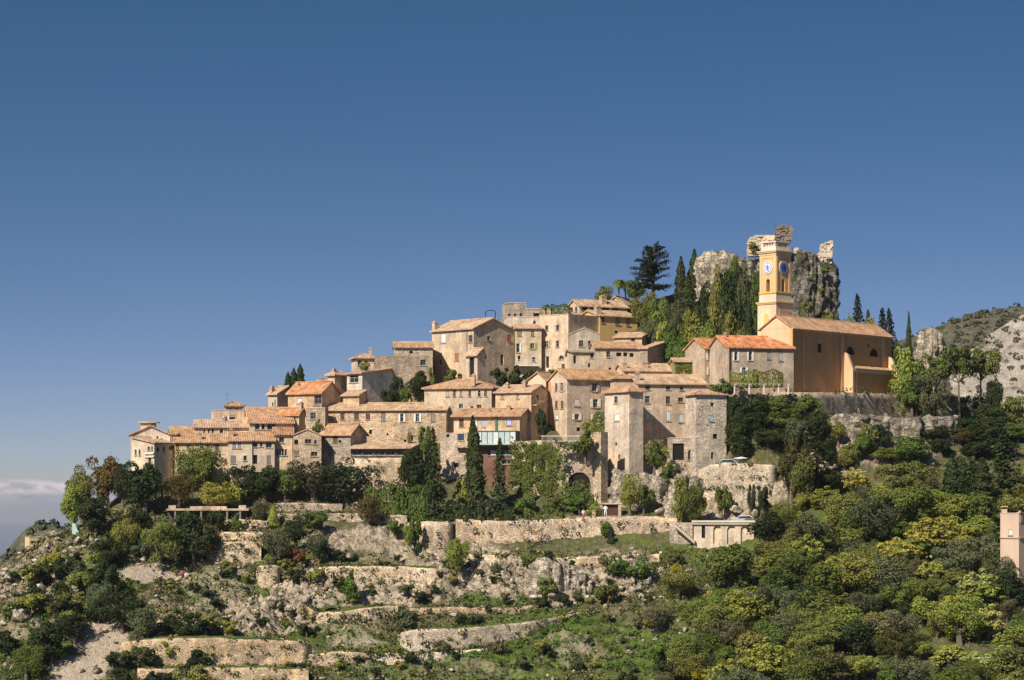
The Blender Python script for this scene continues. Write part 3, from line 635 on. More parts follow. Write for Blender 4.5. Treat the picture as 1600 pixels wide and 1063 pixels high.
h = H('house', 'rooftop terrace house with dark openings and a white parapet wall', 330, 336, 384, 650, 668, 413, 12, 'flat', .1, TAN, 'plaster', wins=[('R', 338, 659, 8, 8, 'h'), ('R', 353, 654, 5, 8, 'o', WHITE), ('R', 363, 654, 9, 9, 'h')], D=7, parapet=.9, sink=8)
h = H('house', 'tiny penthouse with a tiled roof on the white parapet terrace', 352, 354, 379, 636, 651, 416, 8, 'hip', .75, TAN, 'plaster', R1, wins=[('R', 360, 641, 5, 5, 'h'), ('R', 370, 641, 6, 5, 'h')], D=5, sink=2)
h = H('house', 'cream house with dark loggia windows beneath a broad pinkish roof', 384, 390, 458, 661, 690, 406, 10, 'gr', 2.5, CREAM, 'plaster', (0.60, 0.31, 0.17), rf=.8, D=9,
  wins=[('R', 402, 667, 7, 9, 'g'), ('R', 411, 667, 5, 9, 'g'), ('R', 424, 667, 13, 9, 'g')], sink=8)
h = H('house', 'tall narrow house with a white left wall and brown right wall at the left skyline', 419, 433, 452, 616, 652, 415, 55, 'gl', 1.2, (0.60, 0.49, 0.39), 'plaster', R2, rf=.9, wins=[('L', 426, 632, 2, 6, 'g'), ('L', 430, 630, 2, 10, 'c', GREYB)], sink=10, chim=[(425, .2, .7, .8)])
h = H('house', 'house with a bright orange roof and one white shuttered window at the left skyline', 450, 503, 531, 614, 645, 412, 62, 'gl', 1.7, TAN, 'plaster', R3,
  wins=[('L', 468, 627, 8, 8, 'c', WHITE), ('L', 487, 627, 0.1, .1, 'g'), ('L', 497, 625, 12, 13, 'g')], sink=14, chim=[(466, .6, .4, .6)])
balcony(h, 'L', 487, 502, 637, 1.0)
h = H('house', 'curved tan stone house with one dark window under the balcony house', 478, 508, 513, 640, 672, 408, 70, 'flat', .1, STONE, 'stone', wins=[('L', 489, 650, 8, 10, 'g')], sink=8, parapet=.2)
h = H('house', 'small house with a vivid orange roof below the white walled skyline house', 435, 467, 477, 648, 676, 409, 68, 'gl', .9, CREAM, 'plaster', R3, rf=.6, wins=[('L', 460, 655, 4, 8, 'o', (.4, .3, .25))], sink=8, chim=[(474, .9, .8, 1)])
h = H('house', 'tan row house with a broad white framed window under a brown orange roof', 427, 428, 457, 679.5, 731, 401, 5, 'gr', 1.0, CREAM, 'plaster', R4, wins=[('R', 440, 688, 8, 8, 'g'), ('R', 433.5, 707, 4, 10, 'g'), ('R', 438, 707, 3.5, 10, 'g'), ('R', 442, 707, 3.5, 10, 'g'), ('R', 446.5, 707, 3.5, 10, 'g')], D=7, sink=7)
h = H('house', 'gabled stone house with five small dark windows in the lower row', 456, 458, 502, 681, 738, 400.5, 3, 'gl', .9, (0.64, 0.51, 0.37), 'stone', R2, wins=[('R', 463, 691, 6, 7, 'h'), ('R', 481.5, 690, 10, 7, 'g'), ('R', 493, 691, 4, 6, 'g'), ('R', 463.5, 708, 7, 7, 'c', (.25, .2, .08)), ('R', 491, 709.5, 10, 7, 'g')], D=7, sink=6, oh=.2)
h = H('house', 'grey walled house with a sunlit orange roof beside the glazed veranda', 503, 548, 573, 679, 718, 402, 66, 'gl', 1.5, (0.50, 0.42, 0.34), 'stone', R1, wins=[('L', 524, 686, 7, 11, 'c', BROWN), ('L', 516, 705, 7, 14, 'c', GREYB), ('L', 531, 690, 4, 4, 'h')], rf=.45, sink=8)
h = H('house', 'very long stone building with a row of six upper windows under a flat orange roof', 512, 697, 704, 641, 700, 408, 82, 'gl', 1.15, (0.62, 0.49, 0.35), 'stone', R2, W_=9,
  wins=[('L', 535, 651, 6.5, 10, 'c', BROWN), ('L', 557, 651, 7, 10, 'c', BROWN), ('L', 575, 651, 7, 9, 'c', BROWN), ('L', 599, 651.5, 6.5, 12, 'c', GREYB), ('L', 628, 653, 5, 12, 'o', WHITE), ('L', 652.5, 653, 5.5, 12, 'o', WHITE), ('L', 677, 653, 7, 12, 'c', (.3, .25, .2)),
        ('L', 579, 675, 4, 7, 'h'), ('L', 605.5, 679, 3, 4, 'h'), ('L', 643, 675, 9, 11, 'c', (.33, .29, .25)), ('L', 633, 690, 4, 6, 'h'), ('L', 669, 668, 3, 4, 'h')], sink=8, chim=[(640, .8, .3, .7)])
# glazed veranda and its rubble base
h = H('veranda', 'glazed veranda with a low tiled roof above the rubble terrace wall', 549, 640, 662, 701, 716, 397, 80, 'gl', .8, (0.13, 0.11, 0.10), 'render', R2, rf=.95, oh=.7, W_=7,
  wins=[('L', 558, 707, 14, 9, 'g'), ('L', 575, 707, 15, 9, 'g'), ('L', 593, 707, 15, 9, 'g'), ('L', 610, 707, 14, 9, 'g'), ('L', 627, 707, 14, 9, 'g')], sink=1.0, cat='veranda')
# ---- upper left cluster
h = H('house', 'white walled house with one blue glazed window beneath an orange roof', 542, 566, 616, 584, 626, 418, 48, 'gl', .9, (0.66, 0.60, 0.52), 'plaster', R1, wins=[('L', 553, 592, 14, 12, 'o', (.3, .4, .5))], rf=.9, sink=8)
h = H('house', 'little lean-to shed below the blue windowed house', 536, 561, 572, 618, 630, 413, 60, 'gl', .7, TAN, 'plaster', R2, rf=.9, sink=6, wins=[('L', 552, 622, 0.1, .1, 'h')])
h = H('house', 'small tower house with a pyramid roof left of the blue windowed house', 512, 523, 543, 588, 618, 420, 50, 'hip', .75, (0.60, 0.47, 0.35), 'plaster', R2, wins=[('L', 517, 597, 0.1, .1, 'h')], sink=12, chim=[(522, .8, .5, .5)])
h = H('house', 'little skyline house on a green roof terrace', 552, 556, 584, 561, 580, 426, 12, 'hip', .8, (0.58, 0.48, 0.38), 'plaster', R2, wins=[('R', 562, 567, 6, 8, 'g'), ('R', 572, 567, 4, 7, 'g')], D=5, sink=8, chim=[(584, .6, .5, 1.3)])
h = H('house', 'small white chimneyed house below the skyline left of the pyramid roofed tower', 498, 503, 520, 603, 622, 417, 20, 'gr', .8, CREAM, 'plaster', R2, D=5, sink=10, chim=[(503, .6, .5, .8)])
h = H('stone_building', 'grey stone building with a small square opening on the left skyline', 583, 586, 676, 556, 600, 424, 6, 'flat', .1, (0.46, 0.39, 0.31), 'stone', wins=[('R', 661, 566.5, 8, 9, 'g')], D=8, sink=8, cat='building')
h = H('stone_building', 'upper grey stone block with a thin tiled roof beside the big cream house', 614, 617, 676, 543, 562, 426, 4, 'gr', .9, (0.48, 0.40, 0.32), 'stone', R1, wins=[('R', 642.5, 550.5, 5, 4, 'h')], D=6, sink=4, cat='building')
# ---- big cream gable house and neighbours
h = H('house', 'large tall cream house with a broad gable wall on the skyline', 675, 740, 803, 513.5, 592, 425, 42, 'gl', 1.75, (0.62, 0.52, 0.40), 'plaster', R2,
  wins=[('L', 692.5, 529, 7, 14, 'c', WHITE), ('L', 688, 566, 3.5, 8, 'h'), ('L', 714, 558, 6, 12, 'c', RED), ('L', 735, 529.5, 6, 11, 'g'), ('R', 763.5, 528.5, 4.5, 6, 'g'), ('R', 796, 528, 7, 10, 'c', RED), ('R', 784.5, 562, 5, 16, 'D', BROWN), ('L', 727, 580, 0.1, .1, 'h')], sink=8, chim=[(680, .1, .8, 1.3)], rf=.47)
part_box(h, 'downpipe', 'L', 729.5, 730.5, 515, 580, .01, .1, 'metal', (.3, .22, .18))
h = H('house', 'narrow chapel like tower with a tall dark opening leaning on the big gabled house', 728, 746, 758, 554, 596, 419, 45, 'gl', .95, (0.60, 0.48, 0.36), 'plaster', R2, wins=[('L', 737, 574, 7.5, 30, 'h')], rf=.7, sink=6)
h = H('house', 'cream house with yellow shutters and a white balcony left of the tallest house', 803, 805, 846, 513.5, 572, 430, 4, 'gr', .7, (0.62, 0.51, 0.36), 'plaster', R2,
  wins=[('R', 812, 521.5, 7, 7, 'c', (.3, .24, .15)), ('R', 832, 521.5, 5, 7, 'c', (.25, .2, .14)), ('R', 832, 541, 6, 9, 'o', YEL), ('R', 809.5, 544, 5, 14, 'o', WHITE), ('R', 811, 560, 4, 8, 'h'), ('R', 834, 562, 5, 7, 'g')], D=7, sink=8)
balcony(h, 'R', 804, 841, 571, 1.2, .9, WHITE, (.7, .66, .6))
h = H('house', 'tallest grey cream house with a shaded side wall below the roof terrace', 843, 888, 940, 498, 588, 428, 50, 'flat', .1, (0.66, 0.54, 0.41), 'plaster',
  wins=[('L', 854, 513, 5, 8, 'g'), ('L', 871, 512, 5, 8, 'g'), ('L', 853.5, 538, 6, 10, 'o', (.4, .3, .15)), ('L', 871, 537.5, 5, 10, 'g'), ('L', 855.5, 566, 4.5, 18, 'h'), ('L', 877, 558.5, 8, 6, 'a'), ('L', 880, 577, 5, 16, 'D', BROWN), ('R', 910, 530, 0.1, .1, 'h')], sink=6, parapet=.7)
h = H('house', 'white terrace wall house with a string course left of the tallest house', 790, 792, 847, 500, 520, 436, 4, 'flat', .1, (0.66, 0.56, 0.45), 'plaster', wins=[('R', 829, 502, 0.1, .1, 'h'), ('R', 835, 504, 4, 7, 'h')], D=7, parapet=.5, sink=8)
h = H('terrace_building', 'squat round topped terrace building at the upper skyline', 790, 793, 822, 477, 502, 441, 8, 'flat', .1, (0.52, 0.43, 0.33), 'stone', wins=[('R', 796, 494, 4, 7, 'g'), ('R', 805, 494, 4, 7, 'g'), ('R', 814, 493, 4, 7, 'g')], D=7, parapet=.35, sink=4, cat='building')
h = H('stone_building', 'long low terrace wall block with planted greenery on the skyline', 820, 822, 888, 485, 500, 440, 3, 'flat', .1, STONE, 'stone', D=5, parapet=.2, sink=4, cat='building', wins=[('R', 838, 492, 9, 5, 'h')])
h = H('house', 'loggia house with arched openings and a long tiled roof on the skyline', 888, 905, 980, 478, 492, 440, 28, 'gr', 1.0, (0.60, 0.50, 0.38), 'plaster', R2,
  wins=[('L', 893, 483.5, 5, 9, 'a'), ('L', 900, 483, 4, 9, 'a'), ('R', 914, 482, 9, 5, 'h'), ('R', 928, 482, 12, 5, 'h'), ('R', 945, 482, 14, 5, 'h'), ('R', 962, 482, 12, 5, 'h')], D=None, sink=4, chim=[(942, .5, 1.0, 1.3)])
h = H('house', 'small gabled cottage with a bright left gable at the top of the village', 948, 975, 996, 475, 492, 446, 70, 'gr', 1.2, (0.64, 0.53, 0.42), 'plaster', R2, wins=[('L', 959, 466.5, .1, .1, 'h'), ('L', 958, 480, 2, 3, 'h')], sink=6)
h = H('house', 'ochre yellow house with two grey shutters beneath the loggia', 903, 937, 996, 494, 524, 434, 32, 'gr', 1.0, OCHRE, 'render', R2, wins=[('R', 942, 500, 5, 9, 'c', BROWN), ('R', 965, 501.5, 7, 12, 'c', GREYB), ('R', 981.5, 503, 6, 12, 'c', GREYB), ('R', 963, 519, 5, 4, 'h')], D=7, sink=8, chim=[(929, .3, 1, 1.2)])
h = H('house', 'grey plaster house with two square windows right of the tallest house', 889, 891, 936, 523, 560, 426, 4, 'gl', 1.0, (0.52, 0.44, 0.35), 'plaster', (0.5, .42, .33), wins=[('R', 908, 537, 7, 10, 'g'), ('R', 922.5, 537, 7, 9, 'g'), ('R', 897, 531, 0.1, .1, 'h')], D=8, sink=6, oh=.12)
h = H('house', 'low stone house with a lean roof below the two square windows', 889, 895, 934, 551, 590, 421, 8, 'gr', .6, (0.56, 0.47, 0.36), 'plaster', (0.42, .36, .28), wins=[('R', 925, 555.5, 5, 8, 'g'), ('R', 898, 562, 4, 12, 'h'), ('R', 920.5, 571, 3.5, 6, 'h')], D=6, sink=6, rf=.9)
h = H('house', 'long curved stone house under a wide orange roof in the middle of the village', 928, 930, 1004, 544, 582, 420, 6, 'gr', 1.0, (0.50, 0.42, 0.33), 'plaster', R1, wins=[('R', 950.5, 554, 6, 9, 'g'), ('R', 967, 554, 8, 6, 'h'), ('R', 977, 554, 6, 6, 'h'), ('R', 987, 555, 6, 6, 'h'), ('R', 953, 576, 4, 3, 'h')], D=7, sink=6)
h = H('house', 'stone house with a shaded grey gable right of the long curved house', 1000, 1012, 1069, 545, 586, 418, 58, 'gl', 1.1, (0.42, 0.36, 0.30), 'stone', R2, W_=None, sink=6, rf=.42, wins=[('R', 1045, 552, .1, .1, 'h')])
h = H('house', 'tiny house with a lichened roof and one dark window above the long orange roof', 960, 1003, 1022, 527, 546, 427, 68, 'gl', .75, CREAM, 'plaster', R2, wins=[('L', 989, 531.5, 6, 6, 'g')], sink=6, rf=.5)
h = H('house', 'low house with a pale sloping roof between the grey gable and the ivy clad house', 968, 976, 1062, 580, 600, 414, 10, 'gr', 1.2, TAN, 'plaster', R2, D=8, sink=5, chim=[(1008, .4, .9, .9), (972, .3, .7, .9)], wins=[('R', 1045, 586, 5, 5, 'h')])
h = H('house', 'ivy clad house with a flat tiled roof left of the shuttered row', 1054, 1055, 1098, 566, 596, 411, 4, 'gr', .6, (0.30, 0.28, 0.12), 'plaster', R2, wins=[('R', 1070, 573, 5, 8, 'g'), ('R', 1047, 580, .1, .1, 'h')], D=7, sink=6); IVYH = h
# ---- row left of the church
h = H('house', 'grey tan house with white shutters and sunlit gable beside the ivy clad house', 1071, 1101, 1136, 544, 596, 408, 30, 'gr', 1.5, (0.46, 0.38, 0.30), 'plaster', R3,
  wins=[('R', 1109, 556, 5, 13, 'o', WHITE), ('R', 1124, 556, 5, 13, 'o', WHITE), ('R', 1109.5, 580, 5, 11, 'o', WHITE), ('R', 1124, 580.5, 5, 11, 'o', WHITE)], sink=6, rf=.5)
h = H('house', 'long grey house with a bright orange roof joined to the church', 1134, 1136, 1240, 543, 611, 400.5, 15, 'gr', 1.9, (0.44, 0.36, 0.28), 'plaster', (0.66, 0.23, 0.085),
  wins=[('R', 1150, 557, 5, 13, 'o', WHITE), ('R', 1172.5, 557, 5, 13, 'o', WHITE), ('R', 1201, 556, 4.5, 10, 'c', (.3, .33, .36)), ('R', 1220, 558, 6, 12, 'c', (.4, .42, .45)), ('R', 1162.5, 582, 6, 15, 'o', WHITE), ('R', 1198, 588, 4, 7, 'g'), ('R', 1218, 590, 5, 10, 'g')], D=9, sink=6, chim=[(1133, .9, .4, .6)])
balcony(h, 'R', 1154, 1173, 592, .9, .9, (.12, .12, .12)); part_box(h, 'pilaster', 'R', 1134.5, 1138, 545, 611, .004, .4, 'plaster', (.62, .5, .38))
# ---- middle row
h = H('house', 'broad cream house with six upper windows beneath a hipped orange roof', 663, 768, 782, 608, 660, 408, 74, 'hip', 1.7, (0.58, 0.48, 0.37), 'plaster', R1, W_=9,
  wins=[('L', 699, 615, 4.5, 9, 'c', (.5, .45, .38)), ('L', 710, 615, 4, 10, 'c', BROWN), ('L', 720, 615, 3.5, 9, 'c', (.3, .25, .22)), ('L', 734, 615, 4, 9, 'c', BROWN), ('L', 749, 615, 4, 10, 'o', (.5, .45, .38)), ('L', 758.5, 615, 4, 9, 'c', BROWN), ('L', 720.5, 635, 6, 8, 'o', (.5, .45, .4)), ('L', 737.5, 636.5, 4, 3, 'h'), ('L', 748.5, 635.5, 7, 6, 'g')], sink=8, chim=[(727, .55, .7, 1.2)])
h = H('house', 'apricot house with two small windows and chimneys right of the hipped roof house', 774, 830, 852, 613, 658, 405, 64, 'gl', 1.1, (0.60, 0.44, 0.27), 'plaster', R2, W_=7,
  wins=[('L', 785, 620, 4, 7, 'c', (.4, .33, .25)), ('L', 809, 619.5, 4, 8, 'c', (.4, .33, .25)), ('R', 840, 622, 3, 9, 'g')], sink=8, chim=[(793, .5, .6, .9), (820, .6, .7, 1.1)])
balcony(h, 'R', 832, 850, 633, .8, .9, (.5, .36, .2), (.5, .36, .22))
h = H('house', 'small peach gabled house with a blank lit gable behind the apricot house', 825, 853, 870, 594, 622, 414, 58, 'gr', 1.2, (0.68, 0.54, 0.38), 'render', R1, sink=8, rf=.45)
h = H('house', 'low house with lilac shutters and a green downpipe above the teal conservatory', 709, 812, 840, 650, 676, 400, 76, 'gl', 1.1, (0.56, 0.44, 0.31), 'plaster', R1, W_=8, oh=.6,
  wins=[('L', 721, 661, 7, 13, 'c', BROWN), ('L', 738, 660.5, 4, 13, 'c', BROWN), ('L', 744, 661, 4, 13, 'c', WHITE), ('L', 755.5, 661.5, 5, 12, 'c', LILAC), ('L', 795.5, 659, 8, 12, 'c', LILAC), ('R', 826, 660, 5, 11, 'c', LILAC)], sink=6, chim=[(764, .5, .5, .6), (795, .8, .7, .7)])
part_box(h, 'downpipe', 'L', 774, 777, 651, 674, .02, .2, 'wood', GREEN)
h = H('conservatory', 'conservatory of pale panes in teal frames behind the tall cypress', 735, 806, 812, 673, 697, 396.5, 80, 'flat', .1, TEAL, 'wood', W_=4,
  wins=[], sink=.3, cat='conservatory'); wl = h.L
for k in range(8):
    a0 = wl.L*(k/8)+.06; a1 = wl.L*((k+1)/8)-.06; mb = MB(); wl.box(mb, a0, a1, Z_(694, 397), Z_(675.5, 397), .005, .06); mb.build('glazing_panel', M['wood'], h.root, (0.46, 0.53, 0.53) if k % 3 else (0.62, 0.66, 0.62))
part_box(h, 'railing', 'L', 736, 806, 693.5, 695.5, .05, .5, 'render', (.5, .48, .42))
h = H('house', 'brown ground floor building with small white windows beneath the teal conservatory', 752, 803, 808, 698, 760, 397.5, 80, 'flat', .1, (0.22, 0.12, 0.085), 'plaster', W_=5, wins=[('L', 771, 708, 9, 8, 'c', WHITE), ('L', 764, 709, 3, 6, 'g'), ('L', 793, 708, 11, 8, 'c', (.3, .38, .38)), ('L', 792, 722, 12, 7, 'o', PINK)], sink=6)
h = H('stone_building', 'rugged stone wall building with one square hole between the two dark conifers', 688, 737, 758, 676, 790, 399, 72, 'flat', .1, (0.62, 0.49, 0.35), 'stone', W_=5, wins=[('L', 720, 683, 10, 10, 'c', (.05, .06, .10)), ('L', 713, 727, 7, 7, 'h'), ('L', 700, 681, 4, 5, 'h')], sink=6, cat='building')
part_box(h, 'stone_shelf', 'L', 714, 737, 697, 700, 0, .9, 'stone', (.45, .38, .28))
# ---- right of the middle
h = H('house', 'tall house with lit cream corner and many white shutters under a broad roof', 859, 886, 975, 592, 690, 406, 30, 'gr', 1.45, (0.60, 0.48, 0.36), 'plaster', (0.60, 0.33, 0.15), D=None,
  wins=[('L', 869, 605, 4, 12, 'c', BROWN), ('L', 878, 605, 5, 13, 'o', (.5, .42, .33)), ('L', 869, 632.5, 4, 12, 'c', BROWN), ('L', 878, 632.5, 4, 12, 'c', BROWN), ('L', 870, 652, 4, 7, 'c', WHITE), ('R', 929, 605, 8, 13, 'o', (.33, .3, .27)), ('R', 901.5, 629, 8, 11, 'c', WHITE),
        ('R', 930.5, 630.5, 8, 13, 'o', WHITE), ('R', 901.5, 651.5, 7, 9, 'o', WHITE), ('R', 930.5, 652, 7, 9, 'o', WHITE), ('R', 904, 671, 6, 6, 'h'), ('R', 930, 669, 3, 4, 'h')], sink=6, corn=.0)
part_box(h, 'quoin', 'L', 858, 861, 597, 683, .003, .12, 'render', (.66, .36, .18))
h = H('house', 'small turret with a tiled cap directly behind the square tower', 958, 962, 992, 593, 616, 404, 10, 'hip', .7, (0.60, 0.46, 0.34), 'plaster', R1, D=4, sink=8)
h = H('tower_house', 'tall square tower house with a white shutter and a shaded right wall', 945, 983, 1005, 613.5, 738, 396, 32, 'hip', .95, (0.62, 0.50, 0.38), 'plaster', R1,
  wins=[('L', 962, 625, 6, 11, 'g'), ('L', 964, 652.5, 8, 11, 'c', WHITE), ('L', 962.5, 694, 3.5, 5, 'h'), ('L', 970, 700, .1, .1, 'h')], sink=6, cat='tower')
h = H('house', 'large grey house with pale blue shutters standing between the two square towers', 985, 997, 1103, 600, 694, 402, 14, 'gr', 1.5, (0.52, 0.43, 0.34), 'plaster', R2,
  wins=[('R', 1012, 606, 7, 6, 'g'), ('R', 1044, 606, 7, 6, 'g'), ('R', 1065, 607, 5, 5, 'g'), ('R', 1011.5, 624.5, 7, 11, 'g'), ('R', 1044, 625.5, 7, 12, 'g'), ('R', 1063.5, 625, 8, 7, 'g'), ('R', 1012.5, 649, 7, 15, 'c', (.5, .6, .62)), ('R', 1044.5, 650.5, 7, 15, 'c', (.6, .66, .66)), ('R', 1065, 654, 8, 13, 'c', (.5, .6, .62))], D=9, sink=7, corn=.0, chim=[(990, .3, .8, 1.2)])
h = H('tower_house', 'square stone tower house with three small windows beside the dark shady bank', 1071, 1087, 1135, 618, 730, 396, 20, 'hip', .9, (0.66, 0.56, 0.45), 'stone', (0.60, 0.36, 0.24),
  wins=[('R', 1113, 632, 5, 6, 'h'), ('R', 1112, 654, 7, 9, 'c', (.45, .5, .5)), ('R', 1117.5, 682, 7, 8, 'h'), ('R', 1113, 712, 4, 10, 'h')], sink=6, cat='tower')
h = H('ruined_annex', 'roofless annex with a big dark opening at the foot of the stone tower', 1046, 1048, 1092, 688, 732, 397.5, 4, 'flat', .1, (0.66, 0.54, 0.40), 'stone', wins=[('R', 1060, 706, 18, 26, 'h'), ('R', 1079, 711, 8, 16, 'a'), ('R', 1087, 715, 3, 8, 'h')], D=4, sink=6, parapet=.3, cat='ruin')
# ---- far right and far left
h = H('house', 'pink flat roofed house at the right edge of the photo', 1563, 1592, 1625, 812, 905, 352, 42, 'flat', .1, (0.62, 0.46, 0.35), 'render', wins=[('L', 1579, 832, 6, 9, 'c', WHITE)], sink=8, parapet=.8, chim=[(1594, .1, .6, .9)])
part_box(h, 'string_course', 'L', 1563, 1592, 839.5, 841.5, .003, .14, 'render', (.5, .36, .28)); part_box(h, 'string_course', 'R', 1592, 1625, 839.5, 841.5, .003, .14, 'render', (.5, .36, .28))
mb = MB(); q = at(1566.5, 806, 355.2); mb.box(q+Vector((-.1, -.2, -.3)), (.7, 0, 0), (0, .5, 0), (0, 0, 1.2)); mb.box(q+Vector((-.2, -.3, 1.2)), (.9, 0, 0), (0, .7, 0), (0, 0, .12)); mb.build('chimney', M['plaster'], h.root, (.6, .5, .38))
h = H('house', 'small yellow villa on the headland at the far left', 39, 46, 65, 842, 866, 590, 25, 'flat', .1, (0.66, 0.50, 0.28), 'render', wins=[('R', 52, 847, 8, 2.5, 'h'), ('R', 52, 853, 5, 3, 'h')], sink=12, parapet=.3)
# ------------------------------------------------------------------ church and bell tower
ORANGE = (0.66, 0.36, 0.13); PALEO = (0.72, 0.50, 0.30)
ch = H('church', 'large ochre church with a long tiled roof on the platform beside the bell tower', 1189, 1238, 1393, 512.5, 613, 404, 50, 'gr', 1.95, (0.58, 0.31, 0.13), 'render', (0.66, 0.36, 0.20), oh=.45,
  wins=[('R', 1281, 544, 6.5, 14, 'h'), ('R', 1329, 548, 13, 13, 'ah'), ('R', 1366, 551, 14, 13, 'ah'), ('R', 1357, 540, 3, 5, 'h'), ('L', 1201, 524, .1, .1, 'h')], sink=2, cat='church', group=None)
wl = ch.R
zt, z0c = ch.zt, Z_(613, 404)
for (a_, b_, w_) in ((1254.5, 1256.5, .10), (1313, 1317, .22), (1377, 1381, .15)):
    part_box(ch, 'pilaster', 'R', a_, b_, 515+(a_-1238)*.09, 612, .003, w_, 'render', (0.70, 0.46, 0.26))
mb = MB(); wl.box(mb, 0, wl.L, zt-.45, zt-.05, .003, .2); mb.build('cornice', M['render'], ch.root, (0.66, 0.44, 0.24))
mb = MB(); ch.L.box(mb, -.25, .35, Z_(546, 404), zt-.1, .003, .3); mb.build('pilaster', M['render'], ch.root, (0.72, 0.44, 0.16))
mb = MB(); ch.L.box(mb, .0, ch.D*.98, z0c-1, zt, .003, .03); mb.build('facade', M['render'], ch.root, (0.74, 0.52, 0.33))  # lighter than the nave wall: the sunlit side is painted into the colour
mb = MB(); v0 = Vector; # gable infill, lightened like the facade: its sunlight is put into the colour
P = lambda v, z, o=.03: ch.L.P(v, z, o)
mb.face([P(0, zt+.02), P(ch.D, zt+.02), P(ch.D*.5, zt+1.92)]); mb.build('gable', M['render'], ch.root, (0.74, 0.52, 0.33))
# side chapel with a lean-to cap
a0, a1 = wl.w(1324), wl.w(1392.5); zc = wl.z(1350, 579); zb = z0c-1; cb = Wall(wl.P(a0, 0, 1.5), wl.d, wl.n, a1-a0)
mb = MB(); wl.box(mb, a0, a1, zb, zc, .003, 1.5); cw_ = mb.build('side_chapel', M['render'], ch.root, (0.49, 0.26, 0.11))
mb = MB(); mb.slab([wl.P(a0-.15, zc+.12, 1.75), wl.P(a1+.15, zc+.12, 1.75), wl.P(a1+.15, zc+.75, .01), wl.P(a0-.15, zc+.75, .01)], .14); mb.build('chapel_roof', M['tile'], cw_, (0.68, 0.42, 0.24))
mb = MB(); wl.box(mb, a0+.05, a1-.05, zc-.55, zc-.03, 1.503, 1.62); wl.box(mb, a0, a0+.5, zb, zc-.55, 1.503, 1.6); wl.box(mb, a1-.5, a1, zb, zc-.55, 1.503, 1.6); mb.build('panel_frame', M['render'], cw_, (0.70, 0.47, 0.29))
for (p0, zz) in ((1317, 549), (1386, 556)):      # raking buttresses
    w0 = wl.w(p0); zt_ = wl.z(p0, zz); mb = MB(); T = .55
    pts = [(0.003, zb), (1.9, zb), (1.9, zc-.3), (.9, zt_-.6), (.003, zt_)]
    A = [wl.P(w0, z, o) for (o, z) in pts]; B = [wl.P(w0+T, z, o) for (o, z) in pts]
    mb.face(A); mb.face(list(reversed(B)))
    for k in range(5): mb.face([A[k], A[(k+1) % 5], B[(k+1) % 5], B[k]])
    mb.build('buttress', M['render'], ch.root, (0.72, 0.48, 0.28))

# bell tower
aT = radians(42); TC = at(1212.5, 480, 408.2); TC.z = 0; tT = Vector((cos(aT), sin(aT), 0)); sT = Vector((-sin(aT), cos(aT), 0)); hT = 1.72
cen = TC + (tT+sT)*hT
tw = empty('bell_tower', (cen.x, cen.y, Z_(560, 402)), 'tall ochre bell tower with two clock faces rising behind the church gable', 'bell tower')
def zz(py): return Z_(py, 408.2)
def prism(mb, hs, z0, z1):
    o = cen - (tT+sT)*hs; mb.box(Vector((o.x, o.y, z0)), tT*2*hs, sT*2*hs, Vector((0, 0, z1-z0)))
def sec(name, ext, p1, p0, col, parent=tw, mat='render'):
    mb = MB(); prism(mb, hT*ext/50, zz(p0), zz(p1)); return mb.build(name, M[mat], parent, col)
ba = sec('base', 58, 475, 640, (0.74, 0.56, 0.40))
sec('cornice', 64, 471, 473, (0.70, 0.52, 0.24)); sec('cornice', 61.5, 473, 475, (0.70, 0.44, 0.2))
sec('plinth', 53, 460, 471, (0.76, 0.60, 0.48)); sec('cornice', 55, 455.5, 458, (0.68, 0.46, 0.14)); sec('cornice', 52.5, 458, 460, (0.66, 0.44, 0.14))
sec('cornice', 54, 394.5, 398, (0.74, 0.52, 0.32)); sec('cornice', 59, 392.5, 394.5, (0.74, 0.52, 0.32)); sec('cornice', 62, 390.8, 392.5, (0.74, 0.54, 0.34))
def tface(hs, side):          # wall plane of a square section
    o = cen - (tT+sT)*hs; o.z = 0
    return Wall(o, tT, Vector((sin(aT), -cos(aT), 0)), 2*hs) if side == 'R' else Wall(o, sT, Vector((-cos(aT), -sin(aT), 0)), 2*hs)
sh = MB(); hs = hT
for side in 'RL':
    w_ = tface(hs, side); wall_face(sh, w_, zz(455.5), zz(398), [([hs-.38, hs+.38, zz(455.2), zz(435)], 'ah', None)], .7)
    w_ = tface(hs, side); f2 = Wall(w_.C + (sT if side == 'R' else tT)*2*hs, w_.d, -w_.n, 2*hs); wall_face(sh, f2, zz(455.5), zz(398), [([hs-.38, hs+.38, zz(455.2), zz(435)], 'ah', None)], .7)
shaft = sh.build('shaft', M['render'], tw, (0.76, 0.45, 0.22))
